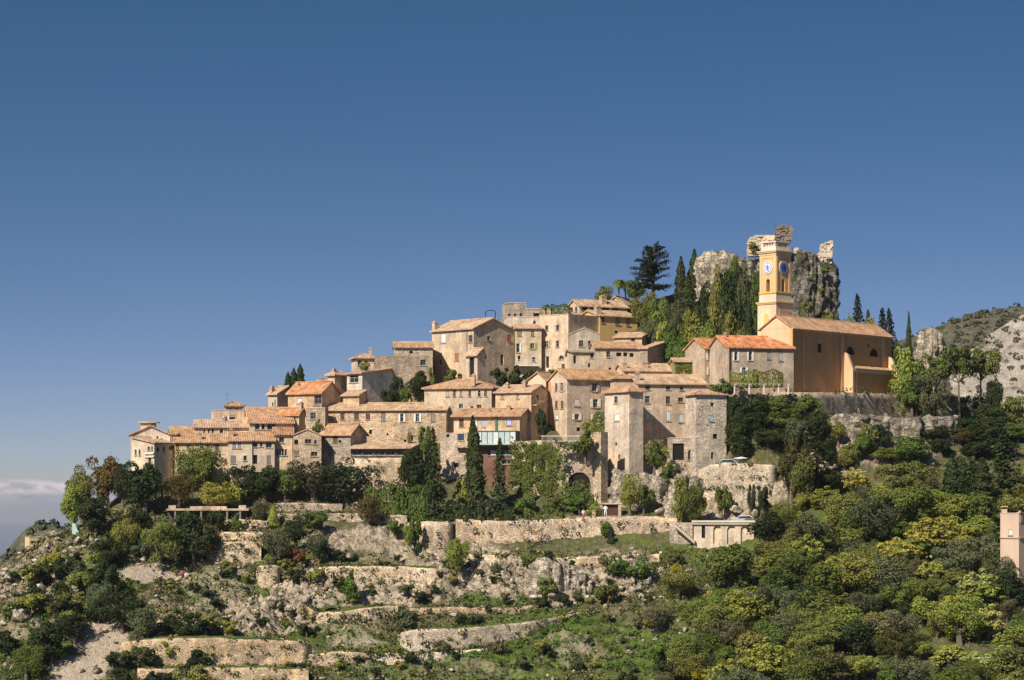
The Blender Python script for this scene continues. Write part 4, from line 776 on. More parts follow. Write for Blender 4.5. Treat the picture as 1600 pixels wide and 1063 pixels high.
for side in 'RL':
    w_ = tface(hs, side); mb = MB()
    for (q0, q1) in ((0, .42), (2*hs-.42, 2*hs)): w_.box(mb, q0, q1, zz(455.5), zz(398), .003, .09)
    w_.box(mb, .42, 2*hs-.42, zz(402.5), zz(398), .003, .07)
    mb.build('corner_strip', M['render'], tw, (0.76, 0.50, 0.26))
    # clock face: pale ring, blue centre, hour marks and hands
    cx_, cz = hs, zz(417.3); R = .98
    def disc(mb, r, o0, o1, n=32):
        A = [w_.P(cx_+r*cos(2*pi*k/n), cz+r*sin(2*pi*k/n), o1) for k in range(n)]; B = [w_.P(cx_+r*cos(2*pi*k/n), cz+r*sin(2*pi*k/n), o0) for k in range(n)]
        mb.face(A)
        for k in range(n): mb.face([A[k], A[(k+1) % n], B[(k+1) % n], B[k]])
    mb = MB(); disc(mb, R+.1, .003, .10); cf = mb.build('clock_face', M['render'], tw, (0.76, 0.62, 0.40))
    mb = MB(); disc(mb, R, .09, .13); mb.build('dial', M['wood'], cf, (0.56, 0.60, 0.74) if side == 'L' else (0.42, 0.46, 0.62))  # dial paler on the sunny face, darker on the other: light put into colour
    mb = MB(); disc(mb, R*(.42 if side == 'L' else .66), .12, .15); mb.build('dial_centre', M['wood'], cf, (0.36, 0.42, 0.66) if side == 'L' else (0.07, 0.11, 0.34))  # same for the centre: sun and shade are in its two blues
    mb = MB()
    def stick(ang, r0, r1, wd, o0=.13, o1=.17):
        d = Vector((sin(ang), cos(ang))); n_ = Vector((d.y, -d.x))
        c4 = [(r0, -wd), (r1, -wd), (r1, wd), (r0, wd)]; P4 = [(cx_+d.x*r+n_.x*q, cz+d.y*r+n_.y*q) for r, q in c4]
        A = [w_.P(p[0], p[1], o1) for p in P4]; B = [w_.P(p[0], p[1], o0) for p in P4]
        mb.face(A)
        for k in range(4): mb.face([A[k], A[(k+1) % 4], B[(k+1) % 4], B[k]])
    for k in range(12): stick(2*pi*k/12, R*.74, R*.93, .045)
    mb.build('hour_marks', M['wood'], cf, (0.05, 0.07, 0.2))
    mb = MB(); stick(radians(3), -.1, R*.42, .05, .17, .2); stick(radians(200), -.12, R*.70, .035, .2, .23); mb.build('hands', M['metal'], cf, (0.02, 0.02, 0.05))
    # niche panel in the base
    hb = hT*58/50; wb = tface(hb, side)
    mb = MB(); wb.box(mb, .75, 2*hb-.75, zz(523), zz(484), .003, .07); nb = mb.build('niche_panel', M['render'], ba, (0.76, 0.62, 0.40) if side == 'L' else (0.66, 0.40, 0.22))  # right panel darkened as the shaded face, left one lightened as sunlit
    if side == 'L':
        mb = MB(); n = 10; r = .45; zc_ = zz(494); A = [wb.P(hb-r, zz(511), .12)] + [wb.P(hb-r*cos(pi*k/n), zc_+r*sin(pi*k/n), .12) for k in range(n+1)] + [wb.P(hb+r, zz(511), .12)]
        mb.face(A); B = [p - wb.n*.05 for p in A]
        for k in range(len(A)): mb.face([A[k], A[(k+1) % len(A)], B[(k+1) % len(A)], B[k]])
        mb.build('blind_arch', M['render'], nb, (0.70, 0.47, 0.14))
mb = MB(); prism(mb, hT*.96, zz(398), zz(396)); prism(mb, hT*.96, zz(456), zz(455)); mb.build('belfry_floor', M['render'], tw, (0.4, 0.3, 0.2))
mb = MB(); c0 = Vector((cen.x, cen.y, zz(452)));
for k, (r, z) in enumerate([(.42, 0), (.36, .18), (.26, .45), (.2, .7), (.06, .82)]):
    if k: mb.tube(c0+Vector((0, 0, pz)), c0+Vector((0, 0, z)), pr, r, 12)
    pr, pz = r, z
mb.tube(c0+Vector((0, 0, .8)), c0+Vector((0, 0, 1.4)), .05); mb.build('bell', M['metal'], tw, (0.10, 0.08, 0.05))
# pierced parapet on top
pc = (0.76, 0.62, 0.50); mb = MB(); prism(mb, hT*47/50, zz(390.8), zz(384.5)); prism(mb, hT*49/50, zz(378), zz(376.3)); mb.build('parapet', M['render'], tw, pc)
hp = hT*47/50
for side in 'RL':
    w_ = tface(hp, side); mb = MB()
    for (q0, q1) in ((0, .45), (2*hp-.45, 2*hp)): w_.box(mb, q0, q1, zz(384.5), zz(378), -.3, .0)
    for k in range(5): q = .55+(2*hp-1.1)*k/4; w_.box(mb, q-.05, q+.05, zz(384.5), zz(378), -.2, -.1)
    w_.box(mb, .45, 2*hp-.45, zz(384.5), zz(378), -.5, -.35)
    mb.build('balustrade', M['render'], tw, pc)
mb = MB(); q = cen + Vector((0, 0, 0)); mb.tube((q.x, q.y, zz(378)), (q.x, q.y, zz(346)), .035, .02, 5); mb.build('lightning_rod', M['metal'], tw, (.05, .05, .05))

# ------------------------------------------------------------------ cliffs, ruins and walls
def rock_mass(name, label, prof, py_bot, Y, ry, mat, seed, amp=.9, nt=150, nh=70, taper=.12, kind='structure', cat=None):
    """free standing crag: profile of the top as (px, py), oval footprint, weathered sides"""
    px0, px1 = prof[0][0], prof[-1][0]; cx, rx = X_((px0+px1)/2, Y), (px1-px0)/2/F*Y; cy = Y+ry
    pxs = np.array([p[0] for p in prof], float); zs = np.array([(HZ-p[1])/F*Y for p in prof], float); zb = Z_(py_bot, Y)
    th = np.linspace(0, 2*pi, nt, endpoint=False); T, Hh = np.meshgrid(th, np.linspace(0, 1, nh))
    topr = np.clip((1-Hh)/0.16, 0, 1); shr = np.where(Hh > .84, sqrt(1)*np.sqrt(np.clip(1-(1-topr)**2, 0, 1)), 1.0)
    body = 1 + taper*(1-Hh)
    sq = (np.abs(np.cos(T))**4 + np.abs(np.sin(T))**4)**-.18
    X = cx + np.cos(T)*rx*shr*body*sq; Yy = cy + np.sin(T)*ry*shr*body*sq
    zt = np.interp(CX + F*X/Y, pxs, zs); Z = zb + (zt-zb)*np.minimum(Hh/.86, 1)
    arc = T*max(rx, ry)
    n = (fbm(arc*.40+seed, Z*.15, seed, 5, .6)-.5)*3.2*amp; cr = -(1-np.abs(2*fbm(arc*.75, Z*.09+seed, seed+5, 4, .6)-1))**3*1.1*amp-np.clip(fbm(arc*.5, Z*.5, seed+33, 3)-.55, 0, 1)*3*amp; st = ((Z*.5+arc*.08) % 1.0-.5)*.5*amp
    off = (n+cr+st+.5*amp)*np.clip(shr*1.2, 0, 1)
    X = X + np.cos(T)*off; Yy = Yy + np.sin(T)*off; Z = Z + (fbm(X*.8, Yy*.8, seed+9, 4)-.5)*1.3*amp*np.clip(Hh*3-1.5, 0, 1)
    V = np.stack([X-cx, Yy-cy, Z-zb], -1).reshape(-1, 3); idx = np.arange(nt*nh).reshape(nh, nt); r_ = np.roll(idx, -1, 1)
    me = np_mesh(name, V, np.stack([idx[:-1], r_[:-1], r_[1:], idx[1:]], -1).reshape(-1, 4), M[mat])
    o = link(name, me, None, (cx, cy, zb)); return tag(o, label, cat, None, kind)
rock_mass('cliff', 'dark craggy summit cliff right of the bell tower', [(1226, 398), (1245, 393), (1262, 392), (1283, 401), (1300, 403), (1311, 430)], 600, 430, 5, 'rock_dark', 3, 1.0)
rock_mass('cliff', 'pale rounded summit crag with ledges left of the bell tower', [(1094, 414), (1099, 400), (1105, 401), (1110, 392), (1118, 395), (1128, 390), (1136, 395), (1146, 393), (1158, 402), (1180, 408), (1230, 404)], 600, 431, 6, 'rock_pale', 8, 1.1)
rock_mass('outcrop', 'pale domed limestone outcrop among trees right of the church', [(1436, 524), (1446, 514), (1458, 512), (1470, 520), (1480, 540)], 640, 432, 2.5, 'rock_pale', 13, .6)
rock_mass('cliff', 'shaded rock face below the church platform', [(1292, 652), (1320, 648), (1360, 650), (1400, 655), (1440, 652), (1500, 650)], 765, 399.5, 3.5, 'rock', 17, .9)
rock_mass('outcrop', 'tall fissured rocks beneath the square tower', [(962, 732), (985, 740), (1010, 742), (1040, 748), (1075, 745), (1110, 750)], 800, 391, 2.5, 'rock_pale', 23, .9)
rock_mass('outcrop', 'pale rock slab above the arcade terrace', [(1040, 790), (1050, 778), (1062, 786), (1085, 806)], 815, 386, 1.5, 'rock_pale', 27, .4)
rock_mass('outcrop', 'broken pale cliff at the centre of the lower slope', [(830, 885), (850, 874), (880, 880), (905, 890), (925, 905)], 955, 368, 2.5, 'rock_pale', 31, .9)
rock_mass('outcrop', 'craggy rocks mixed with ivy right of the central cliff', [(945, 885), (965, 878), (1000, 880), (1020, 895)], 930, 371, 2.0, 'rock_pale', 35, .9)

def slab_poly(name, label, pts, Y, thick, mat, col, cat, seed=1, group=None):
    """a ragged wall remnant: outline in the photo, real thickness, broken faces"""
    z0 = Z_(max(p[1] for p in pts), Y); cx = X_(sum(p[0] for p in pts)/len(pts), Y)
    xs_ = np.linspace(min(p[0] for p in pts), max(p[0] for p in pts), 26); ys_ = np.linspace(min(p[1] for p in pts), max(p[1] for p in pts), 26)
    rnd = random.Random(seed); mb = MB(); y0 = min(p[1] for p in pts); y1 = max(p[1] for p in pts); hrow = .26/Y*F; y = y1
    while y > y0:                       # courses of roughly squared blocks, cut off where the outline ends
        hr = hrow*rnd.uniform(.8, 1.25); ym = y-hr/2; xs_ = sorted((pts[i-1][0]+(pts[i][0]-pts[i-1][0])*(ym-pts[i-1][1])/(pts[i][1]-pts[i-1][1])) for i in range(len(pts)) if (pts[i-1][1] > ym) != (pts[i][1] > ym))
        for a_, b_ in zip(xs_[::2], xs_[1::2]):
            x = a_+rnd.uniform(-.8, .8)
            while x < b_-1:
                w = min(rnd.uniform(2, 6.5), b_-x+.6); p = at(x, y, Y); j = rnd.uniform(-.14, .14)
                mb.box(Vector((p.x, Y+j, p.z)), Vector((w/F*Y*.97, rnd.uniform(-.04, .04), 0)), Vector((0, thick, 0)), Vector((rnd.uniform(-.03, .03), 0, hr/F*Y*.98))); x += w
        y -= hr
    return tag(mb.build(name, M[mat], None, col, loc=(cx, Y, z0)), label, cat, group)
slab_poly('castle_ruin', 'pale ruined castle wall on the summit left of the bell tower top', [(1169, 392), (1169, 378), (1172, 371), (1185, 367), (1198, 366), (1213, 369), (1213, 400), (1169, 400)], 430, 2.2, 'plaster', (.72, .64, .50), 'ruin')
slab_poly('castle_ruin', 'dark leaning block of ruined castle masonry on the very top', [(1214, 384), (1211, 372), (1213, 356), (1220, 352), (1236, 353), (1239, 358), (1236, 376), (1234, 386)], 429, 2.6, 'plaster', (.27, .235, .21), 'ruin')
slab_poly('castle_ruin', 'small pale fragment of ruined wall between the tower top and the right remnant', [(1239, 396), (1240, 388), (1247, 387), (1249, 396)], 430, 1.0, 'plaster', (.7, .62, .5), 'ruin')
slab_poly('castle_ruin', 'tall pale wall remnant with a stepped edge on the right of the summit', [(1276, 400), (1281, 394), (1283, 382), (1294, 378), (1301, 375), (1301, 392), (1299, 412), (1276, 412)], 431, 1.4, 'plaster', (.74, .66, .54), 'ruin')

def polyline(pts, step=.5):
    """resample [(x, y, zt, zb)] finely with rounded corners"""
    P = np.array(pts, float); d = np.r_[0, np.cumsum(np.hypot(np.diff(P[:, 0]), np.diff(P[:, 1])))]; n = max(3, int(d[-1]/step)); s_ = np.linspace(0, d[-1], n)
    Q = np.stack([np.interp(s_, d, P[:, k]) for k in range(4)], 1)
    for _ in range(3): Q[1:-1, :2] = (Q[:-2, :2]+Q[1:-1, :2]*2+Q[2:, :2])/4
    return Q, s_
WALLQ = []
def retwall(label, pts, col=(.60, .50, .38), name='retaining_wall', thick=.55, cap=2.6, rough=.10, mat='stone', sink=1.2, drop=0, coping=False, capmat='grass', cat='wall', seed=0):
    P = [(X_(p[0], p[3]), p[3], Z_(p[1], p[3]), Z_(p[2], p[3])-sink) for p in pts]
    Q, S = polyline(P, .45); n = len(Q); nr = 10
    tx = np.gradient(Q[:, 0]); ty = np.gradient(Q[:, 1]); L = np.hypot(tx, ty); nx_, ny_ = ty/L, -tx/L     # towards the viewer
    o = (Q[:, 0].mean(), Q[:, 1].mean(), Q[:, 3].min()); root = empty(name, o, label, cat)
    jag = (fbm(S*.8, S*0, 7+seed, 5, .65)-.5)*(.42 if rough >= .1 else .25); WALLQ.append((Q, nx_, ny_, jag))
    V = []; UV = []
    for k in range(nr+1):
        f = k/nr; z = Q[:, 3]+(Q[:, 2]+jag-Q[:, 3])*f; dd = (fbm(S*1.3, z*1.3, 3+seed, 3)-.5)*2.4*rough + (fbm(S*.25, z*.2, 13+seed, 2)-.5)*.35 + (1-f)*.15
        V.append(np.stack([Q[:, 0]+nx_*dd-o[0], Q[:, 1]+ny_*dd-o[1], z-o[2]], -1))
    top = V[-1].copy(); back = top.copy(); back[:, 0] -= nx_*thick; back[:, 1] -= ny_*thick; bot = back.copy(); bot[:, 2] = Q[:, 3]-o[2]
    V += [back, bot]; V = np.concatenate(V); idx = np.arange((nr+3)*n).reshape(nr+3, n)
    Fq = np.stack([idx[:-1, :-1], idx[:-1, 1:], idx[1:, 1:], idx[1:, :-1]], -1).reshape(-1, 4)
    me = np_mesh('wall', V, Fq, M[mat]); ul = me.uv_layers.new(name='UVMap'); U = np.tile(S, nr+3); Wv = V[:, 2]+0*U
    lv = np.zeros(len(me.loops), np.int32); me.loops.foreach_get('vertex_index', lv); ul.data.foreach_set('uv', np.stack([U[lv], Wv[lv]], -1).astype(np.float32).ravel())
    link('wall', me, root, None, col)
    if coping:
        rng = np.random.RandomState(seed+5); mb = MB(); k = 0
        while k < n-2:
            st = 2; a = Vector((Q[k, 0]+nx_[k]*.12, Q[k, 1]+ny_[k]*.12, Q[k, 2]+jag[k]+.003)); b = Vector((Q[k+st, 0]+nx_[k+st]*.12, Q[k+st, 1]+ny_[k+st]*.12, Q[k+st, 2]+jag[k+st]+.003))
            dx = (b-a)*.97; mb.box(a, dx, Vector((-nx_[k], -ny_[k], 0))*(thick+.1), Vector((0, 0, .10+.10*rng.rand()))); k += st
        mb.build('coping', M['stone'], root, tuple(min(1, c*1.12) for c in col))
    if cap:
        m = 5; gv = []
        for j in range(m+1):
            dd = -thick*.6-cap*j/m; gv.append(np.stack([Q[:, 0]+nx_*dd, Q[:, 1]+ny_*dd, Q[:, 2]-.12-drop+(fbm(S*.8, S*0+j, 4, 3)-.5)*.25+.05*j], -1))
        gv = np.concatenate(gv); idx = np.arange((m+1)*n).reshape(m+1, n)
        me = np_mesh('terrace', gv, np.stack([idx[:-1, :-1], idx[:-1, 1:], idx[1:, 1:], idx[1:, :-1]], -1).reshape(-1, 4), M['ground'])
        mk = np.zeros((len(gv), 4), np.float32); mk[:, 3] = 1; mk[:, 1] = .95 if capmat == 'grass' else 0; mk[:, 2] = 0 if capmat == 'grass' else 1
        me.color_attributes.new('mask', 'FLOAT_COLOR', 'POINT').data.foreach_set('color', mk.ravel())
        tag(link('terrace' if capmat == 'grass' else 'path', me), None, None, None, 'structure')
    return root
retwall('long high pale retaining wall under the village path right of the round bastion', [(712, 812, 866, 381.5), (760, 814, 867, 382), (830, 813, 864, 382.5), (880, 810, 852, 383), (930, 808, 846, 383), (985, 808, 846, 383), (1030, 808, 836, 383.5), (1058, 810, 836, 384)], (.68, .56, .43), cap=5, capmat='path', sink=2.5, coping=False)
retwall('round bastion of rough stone at the left end of the long retaining wall', [(636, 818, 866, 386), (648, 816, 872, 383), (665, 815, 876, 381), (685, 815, 878, 380), (702, 815, 876, 380.6), (716, 816, 868, 383)], (.64, .54, .42), cap=3.5, rough=.2, seed=2, sink=2.5)
retwall('low parapet along the village path left of the round bastion', [(390, 803, 812, 388), (470, 803, 812, 388.3), (560, 803, 812, 388), (636, 806, 816, 387)], (.50, .43, .34), cap=4, capmat='path', seed=3, sink=1.5)
retwall('small square terrace wall standing alone under the stepped garden', [(402, 886, 905, 372), (404, 884, 906, 371), (434, 884, 906, 371), (437, 886, 905, 372)], (.66, .55, .40), seed=4)
retwall('dry stone terrace wall ending in a rounded corner on the slope centre', [(497, 887, 903, 373), (520, 885, 906, 371.8), (560, 885, 908, 371.5), (640, 886, 912, 371), (676, 888, 916, 370), (690, 890, 920, 370.3), (700, 894, 916, 372), (712, 897, 912, 374.5)], (.66, .55, .41), rough=.14, seed=5, cap=3)
retwall('curved light terrace wall with a grass strip on its top', [(482, 947, 966, 364.5), (487, 953, 976, 362.2), (500, 957, 978, 361.3), (530, 956, 974, 361.3), (575, 950, 970, 362.5), (622, 946, 968, 363.8)], (.70, .58, .43), seed=6, cap=3.4)
retwall('brown dry stone wall half in shade right of the curved light terrace', [(640, 951, 972, 365), (700, 949, 976, 364.4), (780, 950, 975, 364.4), (820, 948, 972, 365), (846, 944, 966, 366.5)], (.50, .40, .29), rough=.2, seed=7, cap=2.4)
retwall('long grey terrace wall climbing towards the right above the green meadow', [(622, 992, 1008, 359), (632, 987, 1014, 356.5), (655, 983, 1018, 355), (700, 983, 1015, 355), (770, 978, 1008, 356), (840, 970, 996, 358.5), (892, 960, 978, 361.5), (915, 955, 966, 363)], (.50, .44, .36), rough=.08, seed=8, cap=2.8, sink=2)
retwall('rough rubble terrace wall above the bottom left path', [(186, 1008, 1040, 351), (195, 1003, 1042, 349.5), (250, 998, 1042, 349), (320, 997, 1040, 349), (400, 999, 1038, 350), (470, 1002, 1034, 351), (488, 1006, 1030, 352.5)], (.54, .43, .30), rough=.4, seed=9, cap=3, sink=2)
retwall('lowest rubble terrace wall at the bottom left edge', [(215, 1045, 1068, 345.5), (330, 1044, 1072, 344.5), (420, 1044, 1072, 344.8), (482, 1047, 1070, 346)], (.53, .43, .30), rough=.35, seed=10, cap=3, sink=2)
retwall('small curved stone wall fragment over the green meadow at the bottom', [(474, 1024, 1040, 352), (500, 1020, 1040, 351), (545, 1018, 1040, 351), (572, 1021, 1036, 352)], (.62, .51, .37), rough=.2, seed=11, cap=2)
retwall('thin white kerb wall edging the green meadow', [(545, 1022, 1026, 353.5), (640, 1021, 1025, 352.8), (700, 1018, 1021, 353.2), (790, 1010, 1014, 355)], (.74, .66, .54), thick=.3, cap=1.2, coping=False, seed=12)
retwall('short pale terrace wall in a gap of the ivy bank', [(890, 874, 896, 374.5), (905, 871, 900, 373.7), (935, 869, 900, 373.7), (948, 871, 890, 374.5)], (.66, .54, .40), seed=13, cap=2.4)
retwall('thin garden kerb along the lawn under the long retaining wall', [(720, 865, 870, 378), (800, 869, 877, 377.2), (860, 873, 881, 377), (890, 870, 878, 376.5), (950, 868, 874, 376), (1030, 866, 872, 376.5)], (.68, .58, .45), thick=.35, cap=4, coping=False, seed=14)
retwall('uppermost pale wall of the stepped garden', [(348, 812, 824, 385.5), (402, 812, 824, 385.5), (418, 814, 824, 386)], (.70, .57, .43), seed=15, cap=2.6, capmat='path', sink=1.6)
retwall('middle pale wall of the stepped garden', [(330, 833, 846, 381.5), (380, 832, 846, 381), (411, 833, 846, 381.5)], (.72, .59, .44), seed=16, cap=3, capmat='path', sink=1.5)
retwall('lowest pale wall of the stepped garden beside the dark bushes', [(326, 848, 868, 378.5), (380, 847, 868, 378), (408, 848, 868, 378.5)], (.68, .56, .42), seed=17, cap=3, capmat='path', sink=1.5)
retwall('curved rubble wall under the glazed veranda', [(536, 717, 765, 399), (555, 716, 768, 396.8), (585, 716, 768, 395.6), (620, 716, 766, 395.4), (645, 717, 762, 396.2), (662, 718, 758, 398.5)], (.62, .51, .38), rough=.35, seed=18, cap=3, capmat='path', sink=3)
retwall('pale wall holding up the small car park beside the stone tower', [(1092, 735, 762, 392), (1110, 726, 762, 390.8), (1135, 724, 760, 390.2), (1175, 725, 760, 389.8), (1208, 727, 760, 389.8), (1213, 728, 758, 391)], (.62, .54, .43), seed=19, cap=6, drop=1.0, rough=.05, capmat='path', sink=2)
retwall('tall platform wall under the church turning from sun into shade', [(1200, 613, 640, 402.6), (1250, 613, 650, 402.3), (1275, 613, 655, 402.1), (1290, 613, 660, 403.6), (1330, 614, 664, 409), (1400, 616, 664, 418.5), (1470, 619, 664, 424), (1545, 624, 664, 430)], (.46, .40, .32), seed=20, cap=6, sink=4, capmat='path')
retwall('ivy hung high wall below the restaurant terrace', [(800, 690, 800, 396.5), (830, 689, 800, 395), (868, 688, 800, 394.3)], (.56, .47, .36), seed=21, cap=8, sink=3, capmat='path')
retwall('straight grey shaded wall strip along the road above the slope', [(1300, 735, 748, 392), (1345, 736, 748, 392.5), (1420, 736, 745, 394)], (.42, .39, .36), seed=22, cap=4, sink=1.5, capmat='path')
retwall('low stone wall below the dark hedge on the village path', [(540, 786, 800, 391.5), (600, 782, 798, 391.5), (650, 786, 799, 391.5)], (.50, .43, .34), seed=23, cap=2, sink=1.5, capmat='grass')
retwall('rough wall beneath the grey leafed trees on the village path', [(432, 786, 800, 391.5), (480, 786, 801, 391), (535, 788, 801, 391)], (.48, .41, .33), seed=24, cap=2, sink=1.5, capmat='grass')
h = H('arched_bastion', 'high stone bastion with one big dark arch above the path', 866, 930, 936, 692, 806, 393.2, 82, 'flat', .1, (.62, .50, .37), 'stone', W_=5, wins=[('L', 905, 768, 35, 60, 'ah')], sink=3, parapet=.2, depth=2.2, cat='bastion')
mb = MB(); mb.face([h.L.P(h.L.w(885), z, -2.1) for z in (0,)]*0 + [h.L.P(h.L.w(884), Z_(800, 393), -2.1), h.L.P(h.L.w(925), Z_(800, 393), -2.1), h.L.P(h.L.w(925), Z_(735, 393), -2.1), h.L.P(h.L.w(884), Z_(735, 393), -2.1)]); mb.build('arch_shade', M['dark'], h.root)  # near-black sheet put in for the shade deep in the arch
h = H('buttress_tower', 'slender stone buttress tower between the arch and the square tower', 924, 939, 950, 675, 806, 392.2, 48, 'flat', .1, (.60, .49, .37), 'stone', wins=[], sink=3, cat='buttress')
h = H('arcade', 'pale terrace building with blind arches and a white cornice', 1084, 1178, 1186, 816, 872, 379.5, 84, 'flat', .1, (.66, .55, .43), 'plaster', W_=6, wins=[('L', 1099, 831, 5.5, 20, 'ah'), ('L', 1121, 836, 13, 29, 'ab'), ('L', 1143, 836, 14, 29, 'ab'), ('L', 1164, 836, 13, 29, 'ab')], sink=4, cat='terrace', depth=.28)
mb = MB(); h.L.box(mb, -.2, h.L.L+.2, h.zt-.35, h.zt-.05, .004, .30); h.L.box(mb, -.3, h.L.L+.3, h.zt-.05, h.zt+.22, -5.0, .45); mb.build('cornice', M['render'], h.root, (.70, .62, .50))
h = H('terrace_building', 'shaded lower annex with a stone stair left of the blind arches', 1046, 1082, 1090, 817, 866, 381, 82, 'flat', .1, (.62, .51, .39), 'stone', W_=4, wins=[('L', 1078, 857, 10, 14, 'h')], sink=3, cat='annex')
wl = h.L; mb = MB(); w0, w1 = wl.w(1054), wl.w(1086)
for k in range(14):
    f = k/14; a_ = w0+(w1-w0)*f; zt_ = Z_(818, 385)-(Z_(818, 385)-Z_(845, 385))*f; wl.box(mb, a_, a_+(w1-w0)/14, zt_-.5, zt_, .004, 1.1)
mb.build('staircase', M['render'], h.root, (.55, .47, .37))
# flat roofed garden terrace on the left
h = H('garden_shelter', 'long flat roofed garden shelter with a dark open front left of the stepped garden', 262, 264, 386, 798, 818, 386, 2, 'flat', .1, (.10, .085, .07), 'plaster', wins=[('R', 290, 809, 40, 13, 'h'), ('R', 350, 809, 55, 13, 'h')], D=5, sink=2, cat='shelter')  # near-black wall colour stands in for the shade under the slab
wl = h.R; mb = MB(); wl.box(mb, -.3, wl.L+.3, h.zt, h.zt+.3, -5, .9); mb.build('terrace_slab', M['plaster'], h.root, (.48, .40, .31))
mb = MB(); wl.box(mb, 0, 1.1, h.zt+.3, h.zt+.8, .2, .7); wl.box(mb, wl.L-1.2, wl.L-.1, h.zt+.3, h.zt+.8, .2, .7); wl.box(mb, 3.2, wl.L-3, h.zt+.3, h.zt+.65, .3, .6); mb.build('planter_wall', M['plaster'], h.root, (.56, .45, .34))
for k in range(6): mb = MB(); w_ = 1+k*(wl.L-2)/5; wl.box(mb, w_-.14, w_+.14, h.zt-2.2, h.zt, .5, .78); mb.build('post', M['render'], h.root, (.24, .20, .16))  # posts coloured dark to sink into the painted shade
# pergola with white columns under the orange roofed row
pg = empty('pergola', at(1180, 613, 399.5), 'vine pergola on white columns at the edge of the bank under the long grey house', 'pergola')
mb = MB(); mb.box(at(1144, 601, 397.4), (9.2, 0, 0), (0, .15, 0), (0, 0, .15)); mb.box(at(1144, 601, 399), (9.2, 0, 0), (0, .15, 0), (0, 0, .15))
for k in range(13): mb.box(at(1145+k*7.5, 599.6, 397.2), (.1, 0, 0), (0, 2.1, 0), (0, 0, .1))
mb.build('beams', M['wood'], pg, (.34, .30, .24))
for px in (1148, 1171, 1194, 1217, 1232):
    for Yc in (397.45, 399.05):
        mb = MB(); b = at(px, 616, Yc); mb.tube(b, at(px, 601.3, Yc), .16, .13, 8); mb.box(at(px, 602.5, Yc)-Vector((.2, .2, 0)), (.4, 0, 0), (0, .4, 0), (0, 0, .12)); mb.build('column', M['render'], pg, (.60, .55, .47))
# restaurant terrace railing, garage door, people, parasols, car
rl = empty('railing', at(880, 689, 394), 'pale railing along the restaurant terrace above the arch', 'railing')
mb = MB(); 
for k in range(40): p = at(846+k*2, 691, 394.2-k*.02); mb.tube(p, p+Vector((0, 0, .9)), .03, n=4)
mb.build('balusters', M['metal'], rl, (.5, .48, .45)); mb = MB(); mb.box(at(845, 682, 394.3), (8.0, -.8, 0), (0, .1, 0), (0, 0, .1)); mb.build('handrail', M['render'], rl, (.72, .68, .62))
gd = empty('garage', at(958, 808, 387), 'brown plank double door in a low stone frame behind the figure in white', 'garage')
mb = MB(); mb.box(at(942, 808, 388), (2.4, 0, 0), (0, .1, 0), (0, 0, 1.95)); 
for k in range(8): mb.box(at(942+k*3.1, 808, 387.95), (.22, 0, 0), (0, .05, 0), (0, 0, 1.93))
mb.build('door', M['wood'], gd, (.10, .045, .035))
mb = MB(); mb.box(at(937, 808, 387.6), (.45, 0, 0), (0, 1.5, 0), (0, 0, 2.0)); mb.box(at(966, 808, 387.6), (.45, 0, 0), (0, 1.5, 0), (0, 0, 2.0)); mb.box(at(935, 788.2, 387.5), (3.6, 0, 0), (0, 1.8, 0), (0, 0, .22)); mb.build('frame', M['plaster'], gd, (.6, .5, .38))
mb = MB(); mb.box(at(925, 808, 385), (.5, 0, 0), (0, .5, 0), (0, 0, 1.0)); mb.box(at(924.4, 798.4, 384.9), (.62, 0, 0), (0, .62, 0), (0, 0, .12)); tag(mb.build('gate_post', M['stone'], None, (.66, .56, .44), loc=at(925, 808, 385)), 'short pale gate post left of the figure in white', 'post')

